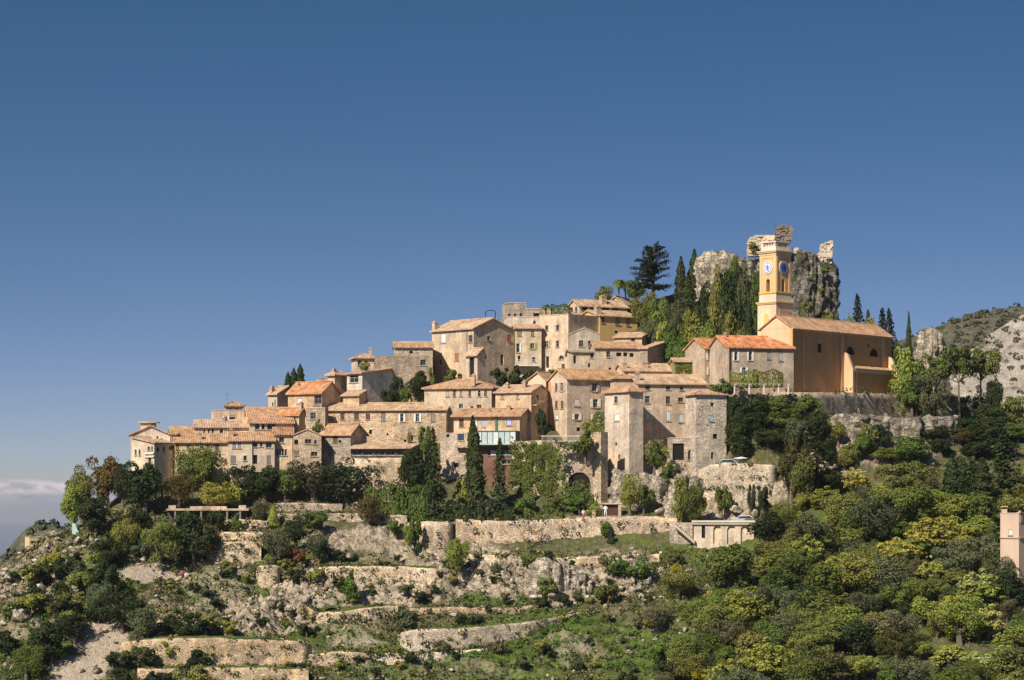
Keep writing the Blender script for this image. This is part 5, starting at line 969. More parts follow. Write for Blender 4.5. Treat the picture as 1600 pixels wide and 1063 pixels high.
def person(label, px, py, Y, h, top, legs, arm_bend=0.5, sink=0):
    """one continuous body grown over a skeleton, clothes coloured by region of the same figure"""
    root = empty('person', at(px, py, Y), label, 'person')
    s = h/1.75
    J = {'pel': (0, 0, .95), 'spi': (0, .02, 1.15), 'che': (0, .02, 1.36), 'nec': (0, .01, 1.5), 'hea': (0, -.02, 1.62), 'top': (0, -.01, 1.72),
         'hl': (-.10, 0, .92), 'kl': (-.13, -.03, .5), 'al': (-.15, .02, .09), 'tl': (-.16, -.13, .04), 'hr': (.10, 0, .92), 'kr': (.12, -.02, .5), 'ar': (.13, .03, .09), 'tr': (.15, -.12, .04),
         'sl': (-.18, .02, 1.43), 'el': (-.29, .02, 1.17), 'wl': (-.14, -.16, 1.08), 'gl': (-.08, -.2, 1.08), 'sr': (.18, .02, 1.43), 'er': (.30, .02, 1.17), 'wr': (.15, -.16, 1.10), 'gr': (.09, -.2, 1.10)}
    R = {'pel': .155, 'spi': .14, 'che': .165, 'nec': .06, 'hea': .095, 'top': .07, 'hl': .10, 'kl': .07, 'al': .045, 'tl': .035, 'hr': .10, 'kr': .07, 'ar': .045, 'tr': .035, 'sl': .07, 'el': .05, 'wl': .035, 'gl': .035, 'sr': .07, 'er': .05, 'wr': .035, 'gr': .035}
    E = [('pel', 'spi'), ('spi', 'che'), ('che', 'nec'), ('nec', 'hea'), ('hea', 'top'), ('pel', 'hl'), ('hl', 'kl'), ('kl', 'al'), ('al', 'tl'), ('pel', 'hr'), ('hr', 'kr'), ('kr', 'ar'), ('ar', 'tr'), ('che', 'sl'), ('sl', 'el'), ('el', 'wl'), ('wl', 'gl'), ('che', 'sr'), ('sr', 'er'), ('er', 'wr'), ('wr', 'gr')]
    K = list(J); me = bpy.data.meshes.new('body'); me.from_pydata([tuple(c*s for c in J[k]) for k in K], [(K.index(a), K.index(b)) for a, b in E], [])
    o = bpy.data.objects.new('body', me); COL.objects.link(o); md = o.modifiers.new('skin', 'SKIN'); sv = me.skin_vertices[0].data
    for i, k in enumerate(K): sv[i].radius = (R[k]*s, R[k]*s); sv[i].use_root = (k == 'pel')
    o.modifiers.new('sub', 'SUBSURF').levels = 1
    dg = bpy.context.evaluated_depsgraph_get(); ev = o.evaluated_get(dg); nm = bpy.data.meshes.new_from_object(ev); bpy.data.objects.remove(o)
    nm.materials.clear(); mt = []
    for c_, nmn in ((top, 'top_cloth'), (legs, 'leg_cloth'), ((.45, .28, .2), 'skin_tone'), ((.10, .06, .04), 'hair')):
        key = nmn+str(c_)
        if key not in M: tt = NT(nmn); tt.base(c_); M[key] = tt.m
        nm.materials.append(M[key])
    for p in nm.polygons:
        c = p.center/s; p.use_smooth = True
        p.material_index = 3 if c.z > 1.66 or (c.z > 1.58 and c.y > .03) else 2 if c.z > 1.49 or (c.y < -.15 and 1.0 < c.z < 1.2) or c.z < .05 else 0 if c.z > .95 else 1
    nm.name = 'body'; b = link('body', nm, root); return root
person('person in white clothes standing in front of the brown garage door', 946, 808, 384.2, 1.85, (.80, .80, .80), (.76, .76, .76))
person('person in a pink top half hidden behind the hedge left of the gate post', 911.5, 813, 385.2, 1.7, (.70, .50, .50), (.25, .1, .1))
for (px, py, Y, r, hh, c_, lb) in ((1158, 727, 392, 1.1, 1.1, (.76, .76, .74), 'flat white parasol on the wall of the small car park'), (1202, 728, 396, 1.5, 1.2, (.30, .05, .05), 'dark red parasol in the shade of the car park')):
    pr_ = empty('parasol', at(px, py, Y), lb, 'parasol'); b = at(px, py, Y); mb = MB(); mb.tube(b, b+Vector((0, 0, hh)), .04, n=6); mb.build('pole', M['metal'], pr_, (.6, .6, .58)); mb = MB()
    for k in range(8):
        a0, a1 = 2*pi*k/8, 2*pi*(k+1)/8; p0 = b+Vector((cos(a0)*r, sin(a0)*r, hh-.02)); p1 = b+Vector((cos(a1)*r, sin(a1)*r, hh-.02)); mb.face([p0, p1, b+Vector((0, 0, hh+.18))]); mb.face([p1, p0, p0-Vector((0, 0, .1)), p1-Vector((0, 0, .1))])
    mb.build('canopy', M['cloth'], pr_, c_)
cr_ = empty('parked_car', at(1136, 727, 394), 'grey car parked behind the car park wall beside the stone tower', 'car')
def car(root, c0, col, L=4.0):
    prof = [(-2, .35), (-2, .75), (-1.3, .88), (-.75, 1.35), (.75, 1.38), (1.45, .92), (2, .82), (2, .35)]
    mb = MB(); A = [c0+Vector((x, -.8+(.12 if z > 1 else 0), z)) for x, z in prof]; B = [c0+Vector((x, .8-(.12 if z > 1 else 0), z)) for x, z in prof]
    mb.face(A); mb.face(list(reversed(B)))
    for k in range(len(A)): mb.face([A[k], A[(k+1) % len(A)], B[(k+1) % len(A)], B[k]])
    mb.build('body', M['metal'], root, col)
    mb = MB(); mb.face([c0+Vector(p) for p in ((-1.15, -.80, .92), (1.25, -.80, .93), (.7, -.70, 1.3), (-.7, -.70, 1.27))]); mb.build('window', M['glass'], root)
    for x in (-1.25, 1.25):
        for y in (-.82, .62): mb = MB(); mb.tube(c0+Vector((x, y, .32)), c0+Vector((x, y+.2, .32)), .32, n=14); mb.build('wheel', M['dark'], root)
car(cr_, at(1136, 727, 394)-Vector((0, 0, .45)), (.45, .47, .5))
cr_ = empty('parked_car', at(1163, 814, 386), 'pale car parked above the white cornice of the blind arches', 'car'); car(cr_, at(1163, 814, 386)-Vector((0, 0, .55)), (.55, .57, .62))
cr_ = empty('parked_car', at(1272, 737, 395), 'white car half hidden on the shaded road under the church', 'car'); car(cr_, at(1272, 737, 395), (.7, .7, .7))
sg = empty('signboard', at(113, 860, 386), 'leaning turquoise and white board under the trees at the left edge', 'board'); mb = MB(); b = at(113, 818, 386)
mb.face([b, at(117, 818, 386), at(124, 835, 386), at(122, 842, 386), at(112, 842, 386)]); mb.face([p + Vector((0, .1, 0)) for p in (at(112, 842, 386), at(122, 842, 386), at(124, 835, 386), at(117, 818, 386), b)]); mb.box(at(113, 860, 386.05), (.12, 0, 0), (0, .1, 0), (0, 0, 4.0)); mb.build('panel', M['wood'], sg, (.42, .62, .58))
# rooftop frame on the big cream house and small aerials
fr = empty('metal_arbour', at(766, 497, 431), 'small dark metal arbour on the roof terrace above the big cream house', 'arbour'); mb = MB()
for px in (759, 774): mb.tube(at(px, 500, 431), at(px, 488, 431), .07, n=5)
for k in range(6): a_, b_ = pi*k/6, pi*(k+1)/6; mb.tube(at(766.5-7.5*cos(a_), 488-3*sin(a_), 431), at(766.5-7.5*cos(b_), 488-3*sin(b_), 431), .07, n=5)
mb.build('frame', M['metal'], fr, (.03, .03, .03)); mb = MB(); mb.box(at(754, 497, 431.5), (2.6, 0, 0), (0, 2, 0), (0, 0, -1.5)); mb.build('plinth', M['plaster'], fr, (.6, .5, .38))
for i, (px, py, Y, hh, lb) in enumerate(((355, 636, 416, 2.2, 'thin television aerial on the tiny penthouse'), (382, 650, 413, 1.8, 'thin television aerial at the right end of the white parapet'), (1133, 541, 409, 1.2, 'thin television aerial between the two orange roofs'))):
    a_ = empty('aerial', at(px, py, Y), lb, 'aerial'); b = at(px, py, Y); mb = MB(); mb.tube(b-Vector((0, 0, .6)), b+Vector((0, 0, hh)), .03, n=4)
    for k in range(4): z = b+Vector((-.4+.05*k, 0, hh-.15*k)); mb.tube(z, z+Vector((.8-.1*k, 0, 0)), .018, n=4)
    mb.build('mast', M['metal'], a_, (.15, .15, .15))
# ------------------------------------------------------------------ vegetation
def leaf_quads(P, N, S, rng, asp=1.0, tilt=.7):
    """P centres, N preferred normals, S sizes -> vertices and quads"""
    n = len(P); N = N + rng.normal(0, tilt, (n, 3)); N /= np.linalg.norm(N, axis=1, keepdims=True)+1e-9
    A = np.cross(N, rng.normal(0, 1, (n, 3))); A /= np.linalg.norm(A, axis=1, keepdims=True)+1e-9; B = np.cross(N, A)
    a = S[:, None]*.5; b = a*asp
    j = lambda: 1+rng.uniform(-.35, .35, (n, 1))
    V = np.stack([P-A*a*j(), P-B*b*j(), P+A*a*j(), P+B*b*j()], 1); V[:, 1] += N*a*.35; V[:, 3] += N*a*.35
    return V.reshape(-1, 3), np.arange(n*4).reshape(n, 4)
def clumps(C, R, n, rng, size, flat=1.0, up=.25, inner=.15):
    """leaves on the shells of clumps: C centres (k,3), R radii"""
    k = len(C); per = np.maximum(6, (n*(R**2)/np.sum(R**2)).astype(int)); id_ = np.repeat(np.arange(k), per); m = len(id_)
    D = rng.normal(0, 1, (m, 3)); D[:, 2] += up; D /= np.linalg.norm(D, axis=1, keepdims=True)
    r = R[id_]*(1-inner*rng.rand(m)**1.5); r *= 1+rng.normal(0, .07, m)
    P = C[id_] + D*r[:, None]*np.array([1, 1, flat]); S = size*rng.uniform(.65, 1.35, m)
    return P, D, S
class TM: pass
def bark_parts(segs):
    mb = MB()
    for a, b, r0, r1 in segs: mb.tube(a, b, r0, r1, 6, cap=False)
    V = np.array(mb.v, float); return V, np.array(mb.f, np.int32)
PROTO = {}
def proto(kind, var, crown, w, h, bark, mat='leaf', trunk_name='trunk'):
    cm = np_mesh(kind+'_crown', crown[0], crown[1], M[mat]); tm = None
    if bark is not None: tm = np_mesh(kind+'_trunk', bark[0], bark[1], M['bark'], smooth=True)
    PROTO.setdefault(kind, []).append((cm, tm, w, h))
def mk_broad(kind, var, h, w, nc, nl, size, low=.05, flat=.8, trunk=True, spread=.95, lean=0, mat='leaf', tilt=.7, asp=.8):
    rng = np.random.RandomState(hash_(kind)+var*7); C = []; R = []
    zc = h*(low+(1-low)/2); rz = h*(1-low)/2
    nl_ = 2+var % 2; lobes = [(rng.uniform(-.28, .28)*w, rng.uniform(-.22, .22)*w, rng.uniform(-.15, .3)*rz) for _ in range(nl_+2)]
    while len(C) < nc:
        d = rng.normal(0, 1, 3); d /= np.linalg.norm(d); q = rng.uniform(.42, spread); l = lobes[rng.randint(len(lobes))]
        p = np.array([d[0]*w/2*q*.72+l[0]*.75, d[1]*w/2*q*.72+l[1]*.75, zc+d[2]*rz*q*.86+l[2]*.35])
        if p[2] < h*.09: continue
        C.append(p); R.append(rng.uniform(.09, .19)*w*(1.15-.45*abs(p[2]-zc)/rz))
    C = np.array(C); R = np.array(R); P, D, S = clumps(C, R, nl, rng, size, .78, .5, .3)
    ctr = np.array([0, 0, zc]); out = P-ctr; out /= np.linalg.norm(out, axis=1, keepdims=True); N = D*.7+out*.5
    m = int(nl*.10); sp = rng.randint(0, len(P), m); P = np.concatenate([P, P[sp]+out[sp]*rng.uniform(.1, .5, (m, 1))*size*2.5+rng.normal(0, size*.5, (m, 3))]); N = np.concatenate([N, out[sp]]); S = np.concatenate([S, S[sp]*.7])
    V, Q = leaf_quads(P, N, S, rng, asp, tilt)
    bk = None
    if trunk:
        segs = []; t0 = np.array([0, 0, -.8]); t1 = np.array([rng.uniform(-.2, .2)+lean, 0, h*max(low, .22)]); r = .045*w+.03*h*.3
        segs.append((t0, t1, r*1.25, r)); 
        for i in rng.choice(len(C), min(9, len(C)), replace=False):
            mid = t1+(C[i]-t1)*.45+np.array([0, 0, .1*h]); segs.append((t1, mid, r*.55, r*.35)); segs.append((mid, C[i], r*.35, r*.1))
        bk = bark_parts(segs)
    proto(kind, var, (V, Q), w, h, bk, mat)
def hash_(s): return sum(ord(c)*(i+3) for i, c in enumerate(s)) % 1000
for v in range(4): mk_broad('broadleaf_tree', v, 7.5, 7, 34+4*v, 5200, .34)
for v in range(3): mk_broad('olive_tree', v, 5.5, 6, 30, 5200, .25, low=.02, tilt=.9, asp=.55)
for v in range(4): mk_broad('shrub', v, 2.6, 3.2, 15, 2000, .24, low=.02, trunk=True, spread=.9)
for v in range(3): mk_broad('feathery_tree', v, 7, 7, 46, 5200, .30, low=.08, spread=1.05, tilt=.9, asp=.6)
for v in range(2):   # flowering acacia like crowns: light bunches at the branch tips
    rng = np.random.RandomState(91+v); k = 76; d = rng.normal(0, 1, (k, 3)); d[:, 2] = np.abs(d[:, 2])*.9-.45; d /= np.linalg.norm(d, axis=1, keepdims=True)
    C = d*np.array([3, 3, 2.9])*rng.uniform(.6, 1, (k, 1))+np.array([0, 0, 3.0]); P, D, S = clumps(C, rng.uniform(.35, .75, k), 5600, rng, .30, .6, .9, .5); V, Q = leaf_quads(P, D+np.array([0, 0, .6]), S, rng, .8, .6)
    segs = [((0, 0, -.8), (0, 0, 1.2), .22, .18)]+[((0, 0, 1.2), tuple(c), .09, .03) for c in C[:14]]
    proto('flowering_tree', v, (V, Q), 6.6, 6.2, bark_parts(segs))
def mk_cyp(v):
    rng = np.random.RandomState(51+v); n = 4600; h = 10; w = 1.9; t = rng.rand(n)**.85; r = w/2*np.minimum(1, (t*9)**.5)*(1-t**2.6)**.75*(1+.16*np.sin(t*31+rng.rand(n)*.8)+rng.normal(0, .08, n)); th = rng.rand(n)*2*pi
    r *= 1+.12*np.sin(th*5+t*9+v); P = np.stack([np.cos(th)*r, np.sin(th)*r, .3+t*(h-.2)], 1); N = np.stack([np.cos(th), np.sin(th), 0*th+.2], 1); P[:, :2] += rng.normal(0, .05, (n, 2))
    n2 = 60; P = np.concatenate([P, np.stack([rng.normal(0, .04, n2), rng.normal(0, .04, n2), h+rng.rand(n2)*.5], 1)]); N = np.concatenate([N, rng.normal(0, 1, (n2, 3))])
    V, Q = leaf_quads(P, N, rng.uniform(.14, .30, n+n2), rng, 1.6, .45); proto('cypress_tree', v, (V, Q), w, h+.4, bark_parts([((0, 0, -.8), (0, 0, 3), .16, .1)]), 'needle')
for v in range(3): mk_cyp(v)
def mk_fir(v, h=12, w=5.2, nb=120, kind='conifer_tree', droop=.25, low=.14, nleaf=40):
    rng = np.random.RandomState(71+v); P = []; N = []; S = []; segs = [((0, 0, -.8), (0, 0, h*.96), .24, .04)]
    for i in range(nb):
        t = low+(1-low)*(i/nb)**.95; z = h*t; L = w/2*(1-t)**.72*rng.uniform(.65, 1.1)+.15; a = i*2.4+rng.rand()*.6; m = max(8, int(nleaf*L/(w/2))+8)
        u = rng.rand(m)**.7; x = u*L; dz = -droop*x+rng.normal(0, .1, m)+.10*x*u; wd = (1-u*.6)*.42*L*.6
        lat = rng.uniform(-1, 1, m)*wd; P.append(np.stack([np.cos(a)*x-np.sin(a)*lat, np.sin(a)*x+np.cos(a)*lat, z+dz], 1)); N.append(np.tile([np.cos(a)*.4, np.sin(a)*.4, 1.0], (m, 1))); S.append(rng.uniform(.22, .42, m))
        if i % 4 == 0: segs.append(((0, 0, z), (cos(a)*L*.8, sin(a)*L*.8, z-droop*L*.8), .05, .02))
    V, Q = leaf_quads(np.concatenate(P), np.concatenate(N), np.concatenate(S), rng, .7, .5); proto(kind, v, (V, Q), w, h, bark_parts(segs), 'needle')
mk_fir(0); mk_fir(1, droop=.35); mk_fir(2, nb=90, w=4.6)
def mk_cedar(v):
    rng = np.random.RandomState(131+v); P = []; N = []; S = []; h = 8.5; w = 7.4; segs = [((0, 0, -.8), (.1, 0, h*.5), .3, .22), ((.1, 0, h*.5), (0, 0, h*.95), .22, .05)]
    for i in range(84):
        t = .12+.86*rng.rand()**.9; z = h*t; L = w/2*min(1, 1.2*(1-t)**.38)*rng.uniform(.6, 1.08); a = rng.rand()*2*pi; e = .18+.30*t; m = int(90*L/3)+14; u = rng.uniform(.15, 1, m)
        x = u*L; lat = rng.normal(0, .28, m)*L*.45*u; P.append(np.stack([np.cos(a)*x-np.sin(a)*lat, np.sin(a)*x+np.cos(a)*lat, z+x*e-.12*x*u+rng.normal(0, .14, m)], 1)); N.append(np.tile([0, 0, 1.0], (m, 1))); S.append(rng.uniform(.2, .38, m)); segs.append(((0, 0, z*.92), (cos(a)*L*.9, sin(a)*L*.9, z+L*e*.9), .07, .02))
    V, Q = leaf_quads(np.concatenate(P), np.concatenate(N), np.concatenate(S), rng, .7, .55); proto('cedar_tree', v, (V, Q), w, h+.4, bark_parts(segs), 'needle')
mk_cedar(0)
def mk_upine(v):
    rng = np.random.RandomState(151+v); h = 8; w = 6.5; k = 26; C = np.stack([rng.uniform(-.5, .5, k)*w*.8, rng.uniform(-.5, .5, k)*w*.8, h*.80+rng.uniform(-.12, .12, k)*h], 1); C[:, 2] -= .06*(C[:, 0]**2+C[:, 1]**2)*.7
    P, D, S = clumps(C, rng.uniform(.6, 1.15, k), 4600, rng, .27, .55, .8, .4); V, Q = leaf_quads(P, D+np.array([0, 0, .5]), S, rng, .7, .7)
    segs = [((0, 0, -.8), (.25, 0, h*.55), .17, .13)]+[((.25, 0, h*.55), tuple(c), .06, .02) for c in C[:14]]; proto('umbrella_pine', v, (V, Q), w, h, bark_parts(segs), 'needle')
mk_upine(0); mk_upine(1)
def mk_palm(v):
    rng = np.random.RandomState(171+v); V = []; Q = []; h = 4.2
    for i in range(34):
        a = rng.rand()*2*pi; e = rng.uniform(.1, 1.3); L = rng.uniform(1.3, 1.9)
        for s_ in (-1, 1):
            for k in range(9):
                def q(u): x = L*u*cos(e*(1-.2*u)); return np.array([cos(a)*x, sin(a)*x, h+L*u*sin(e)-1.1*u*u*L*.8])
                p0, p1 = q(k/9+.05), q((k+1)/9+.05); n_ = np.array([-sin(a), cos(a), -.25])*s_*.42*sin(pi*min(.95, (k+1.2)/10)); b = len(V); V += [p0, p1, p1+n_+(p1-p0)*.8, p0+n_+(p1-p0)*.8]; Q.append([b, b+1, b+2, b+3])
    proto('palm_tree', v, (np.array(V), np.array(Q)), 3.6, 5.8, bark_parts([((0, 0, -.8), (0, 0, h), .2, .17)]), 'leaf')
mk_palm(0); mk_palm(1)
def mk_bare(v):
    rng = np.random.RandomState(191+v); segs = []; P = []
    def grow(p, d, L, r, n):
        q = p+d*L; segs.append((tuple(p), tuple(q), r, r*.65))
        if n == 0: P.append(q); return
        for _ in range(3):
            e = d+rng.normal(0, .42, 3); e[2] = abs(e[2])*.8+.15; e /= np.linalg.norm(e); grow(q, e, L*.72, r*.6, n-1)
    grow(np.array([0, 0, -.6]), np.array([0, 0, 1.0]), 1.7, .13, 4); P = np.array(P); m = 500; P = P[rng.randint(0, len(P), m)]+rng.normal(0, .2, (m, 3))
    V, Q = leaf_quads(P, rng.normal(0, 1, (m, 3)), rng.uniform(.06, .13, m), rng, .5); proto('bare_tree', v, (V, Q), 4.2, 4.6, bark_parts(segs))
mk_bare(0); mk_bare(1)
def mk_box(v):  # clipped hedge
    rng = np.random.RandomState(211+v); n = 2600; P = rng.uniform(-.5, .5, (n, 3)); ax = rng.randint(0, 3, n); sg = np.sign(P[np.arange(n), ax]); P[np.arange(n), ax] = sg*.5*(1+rng.normal(0, .03, n)); N = np.zeros((n, 3)); N[np.arange(n), ax] = sg; N[:, 2] += .2
    P[:, 2] += .5; P[:, 2] *= 1+.10*np.sin(P[:, 0]*9); P = P*np.array([4, 1.4, 1.7]); P[:, 1] += .1*np.sin(P[:, 0]*3); V, Q = leaf_quads(P, N, rng.uniform(.12, .26, n), rng, .8, .55); proto('hedge', v, (V, Q), 4, 1.7, bark_parts([((-1, 0, -.5), (-1, 0, 1), .05, .04), ((1, 0, -.5), (1, 0, 1), .05, .04)]))
mk_box(0); mk_box(1)
for v in range(2): # small topiary cone
    rng = np.random.RandomState(231+v); n = 1500; t_ = rng.rand(n); th = rng.rand(n)*2*pi; r = .8*(1-t_)**.8*np.minimum(1, (t_+.05)*8)*(1+rng.normal(0, .06, n)); P = np.stack([np.cos(th)*r, np.sin(th)*r, t_*2.6], 1); V, Q = leaf_quads(P, np.stack([np.cos(th), np.sin(th), 0*th+.4], 1), rng.uniform(.1, .2, n), rng, .8, .5); proto('topiary', v, (V, Q), 1.6, 2.6, bark_parts([((0, 0, -.3), (0, 0, .5), .06, .05)]))

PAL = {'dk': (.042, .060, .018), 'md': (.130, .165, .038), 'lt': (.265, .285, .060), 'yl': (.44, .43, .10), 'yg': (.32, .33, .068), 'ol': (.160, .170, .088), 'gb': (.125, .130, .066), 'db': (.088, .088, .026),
       'wy': (.40, .43, .16), 'bg': (.115, .180, .032), 'br': (.13, .10, .035), 'pl': (.16, .19, .09), 'og': (.215, .222, .060), 'ye': (.55, .42, .02), 'pk': (.60, .28, .38)}
_rt = random.Random(5); _cnt = {}
NAMES = {'shrub': 'shrub', 'hedge': 'hedge', 'topiary': 'topiary_bush'}
_used = {}
def plant(kind, col, px, top, base, w, label, Y=None, group=None, z=None):
    """a tree or bush standing on the ground where its foot is seen (or at distance Y)"""
    if Y is None: x, Y, g = hit(px, base); 
    else: x = X_(px, Y); g = gz(x, Y) if z is None else z
    ht = Z_(top, Y)-g; 
    ht = max(ht, .5, .55*w/F*Y)
    L = PROTO[kind]; i = _used.get(kind, 0); _used[kind] = i+1; cm, tm, w0, h0 = L[i % len(L)]
    cat = {'shrub': 'shrub', 'hedge': 'hedge', 'topiary': 'bush'}.get(kind, 'tree')
    r = empty(NAMES.get(kind, kind), (x, Y, g-.05), label, cat, group); r.rotation_euler = (0, 0, _rt.uniform(0, 6.28) if kind != 'hedge' else _rt.uniform(-.1, .1))
    wd = w/F*Y; r.rotation_euler.x = _rt.uniform(-.07, .07) if cat == 'tree' and w > 24 else 0; r.scale = (wd/w0, (wd/w0) if kind != 'hedge' else 1.0, ht/h0)
    c = PAL[col] if isinstance(col, str) else col; j = [_rt.uniform(.85, 1.15) for _ in range(2)]
    c = (c[0]*j[0]*j[1], c[1]*j[0], c[2]*j[0]); link('crown' if cat == 'tree' else 'foliage', cm, r, None, c)
    if tm: link('trunk' if cat == 'tree' else 'stem', tm, r, None, (.16, .12, .085) if kind != 'bare_tree' else (.26, .19, .13))
    return r
T = plant
# left shoulder of the hill
T('broadleaf_tree', (.14, .115, .04), 168, 704, 800, 62, 'tall brownish green tree at the left end of the skyline')
T('feathery_tree', 'og', 128, 722, 812, 58, 'dark edged tree with feathery twigs, leftmost on the skyline')
T('broadleaf_tree', 'lt', 116, 752, 812, 44, 'light green low tree hanging over the turquoise board')
T('broadleaf_tree', 'dk', 150, 775, 838, 60, 'dark bush like tree in shade under the leftmost skyline trees')
T('broadleaf_tree', 'dk', 192, 722, 795, 34, 'narrow dark tree between the brownish tree and the white villa')
T('broadleaf_tree', 'dk', 226, 714, 804, 74, 'round dark green tree under the white villa')
T('feathery_tree', 'br', 278, 734, 800, 52, 'thin brownish tree under the dark side wall of the villa')
T('broadleaf_tree', 'md', 318, 700, 770, 48, 'vivid green tree in front of the vine covered row house', Y=397)
T('broadleaf_tree', 'md', 300, 712, 775, 40, 'green tree left of the vivid one, half on the cream wall', Y=397)
T('broadleaf_tree', 'lt', 335, 752, 800, 56, 'yellow green low tree above the flat garden shelter')
T('shrub', 'yg', 362, 748, 795, 40, 'yellowish bush right of the low tree above the shelter')
T('olive_tree', 'dk', 376, 724, 797, 60, 'dark tree below the cream row house with blue grey shutters', Y=393)
T('broadleaf_tree', 'dk', 412, 722, 797, 74, 'dark round tree below the narrow tan row house', Y=393.5)
T('broadleaf_tree', 'md', 446, 728, 797, 56, 'green tree below the gabled stone house', Y=393.5)
T('olive_tree', (.06, .068, .036), 492, 711, 798, 88, 'broad grey green olive tree left of the rubble wall', Y=392.8)
T('olive_tree', (.055, .065, .034), 540, 713, 798, 92, 'broad dark olive tree next to the curved rubble wall', Y=392.3)
T('olive_tree', 'og', 250, 806, 892, 66, 'large round olive green tree below the flat garden shelter')
T('broadleaf_tree', 'dk', 303, 800, 886, 60, 'large dark tree right of the round olive one below the shelter')
T('olive_tree', 'br', 325, 812, 880, 44, 'brownish tree against the stepped garden walls')
T('shrub', 'dk', 335, 793, 825, 46, 'dark bush hanging over the edge of the flat shelter roof', Y=384)
T('olive_tree', 'gb', 405, 777, 815, 36, 'grey brown clipped tree at the right end of the shelter', Y=387)
T('topiary', 'yg', 427, 788, 816, 22, 'small yellow green cone shaped bush by the path', Y=386.5)
T('feathery_tree', 'gb', 436, 826, 884, 52, 'bare looking grey tree right of the stepped garden')
T('broadleaf_tree', 'dk', 463, 806, 862, 46, 'dark tree above the grey bare looking one')
T('shrub', 'md', 492, 798, 830, 56, 'green bush directly below the left part of the path')
T('feathery_tree', 'gb', 498, 826, 884, 52, 'grey twiggy tree in the middle of the upper garden')
T('shrub', (.22, .09, .03), 466, 856, 886, 34, 'rust coloured bush by the grey twiggy trees')
T('feathery_tree', 'br', 575, 770, 812, 40, 'brown leafless looking tree beside the path below the rubble wall', Y=386)
T('broadleaf_tree', 'dk', 160, 868, 942, 52, 'dark tree at the top of the pale scree on the left')
T('olive_tree', 'dk', 192, 915, 992, 66, 'dark olive tree standing right above the pale scree')
T('olive_tree', 'ol', 150, 905, 958, 52, 'grey green olive tree left of the top of the scree')
T('olive_tree', 'ol', 222, 938, 1004, 58, 'grey olive tree to the right of the pale scree')
T('broadleaf_tree', 'dk', 92, 905, 955, 40, 'dark bush tree among the white rocks on the left')
T('broadleaf_tree', 'dk', 80, 968, 1040, 66, 'dark green tree left of the scree near the bottom')
T('olive_tree', 'dk', 118, 955, 1005, 56, 'dark olive tree touching the left edge of the scree')
T('olive_tree', 'md', 40, 1000, 1066, 58, 'green tree in the bottom left corner')
T('broadleaf_tree', 'dk', 215, 790, 850, 50, 'dark tree on the slope between shelter and scrub')
T('olive_tree', 'og', 195, 808, 868, 56, 'olive green tree on the slope left of the big round one')
T('olive_tree', 'dk', 168, 835, 890, 50, 'dark low tree on the scrubby slope under the leftmost skyline trees')
T('shrub', 'ye', 178, 822, 838, 12, 'small bright yellow flowering bush under the skyline trees')
T('shrub', 'ye', 184, 845, 860, 16, 'bright yellow flowering bush lower on the same slope')
T('shrub', 'pk', 286, 892, 904, 16, 'small pink flowering bush by the bare patch of ground')
T('shrub', 'og', 276, 884, 900, 18, 'round olive cushion bush beside the pink flowers')
T('shrub', 'yg', 88, 852, 888, 26, 'bright yellow green bush near the left edge')
T('shrub', 'yg', 72, 866, 892, 22, 'smaller yellow green bush left of the bright one')
# village front
T('conifer_tree', 'dk', 680, 668, 806, 50, 'large dark conifer with drooping branches before the rugged stone wall', Y=385.5)
T('cypress_tree', (.036, .055, .014), 746, 652, 803, 27, 'tall slim cypress in front of the conservatory', Y=386.5)
T('conifer_tree', 'dk', 781, 684, 806, 42, 'dark conifer between the slim cypress and the ivy wall', Y=386.5)
T('broadleaf_tree', 'dk', 652, 692, 770, 52, 'dark tree filling the corner right of the glazed veranda', Y=392.5)
T('shrub', 'md', 663, 664, 700, 26, 'green bush on top of the dark tree beside the veranda', Y=395, z=Z_(716, 395))
T('shrub', 'lt', 719, 744, 800, 44, 'light green palm leaved bush between conifer and cypress', Y=389.5)
T('palm_tree', 'lt', 730, 728, 800, 40, 'small palm behind the light bush between conifer and cypress', Y=391.5)
T('shrub', 'lt', 712, 772, 806, 36, 'pale low bush at the foot of the big conifer', Y=388)
T('hedge', 'md', 600, 762, 800, 58, 'clipped green hedge below the curved rubble wall', Y=389)
T('hedge', 'md', 645, 764, 800, 48, 'clipped green hedge next to the big conifer', Y=388.5)
T('broadleaf_tree', 'dk', 622, 752, 800, 40, 'small dark tree between the two clipped hedges', Y=390)
T('hedge', 'dk', 750, 800, 812, 100, 'low dark hedge along the path under the cypress', Y=383.5)
T('hedge', 'md', 850, 798, 812, 60, 'low green hedge along the path left of the gate post', Y=384.3)
T('shrub', 'bg', 822, 775, 806, 44, 'fresh green bush at the foot of the ivy wall', Y=388.5)
T('shrub', 'md', 868, 778, 808, 36, 'green bush below the left side of the arch', Y=389)
T('shrub', 'bg', 905, 772, 808, 40, 'leafy bush filling the foot of the arch', Y=389.5)
T('shrub', 'lt', 926, 784, 808, 26, 'light bush trained over the gate beside the figure in white', Y=387.5)
T('bare_tree', (.16, .13, .08), 822, 806, 864, 46, 'leafless brown tree against the long retaining wall', Y=380)
T('bare_tree', (.16, .13, .08), 700, 846, 885, 34, 'small bare tree near the light green tree', Y=377)
T('feathery_tree', 'lt', 713, 838, 898, 44, 'light yellow green young tree below the round bastion', Y=374)
T('shrub', 'bg', 648, 806, 858, 30, 'bright green climber beside the round bastion', Y=379.5)
T('shrub', 'bg', 618, 812, 848, 30, 'bright green bush left of the round bastion')
T('topiary', 'dk', 955, 826, 856, 14, 'dark clipped bush under the long retaining wall', Y=380.5)
T('shrub', 'md', 944, 812, 846, 22, 'dark creeper hanging over the long retaining wall', Y=382.2)
T('shrub', 'bg', 548, 892, 936, 32, 'fresh green bush on the rocky slope under the dry stone wall')
T('shrub', 'md', 553, 922, 946, 26, 'green bush just above the grass strip of the curved terrace')
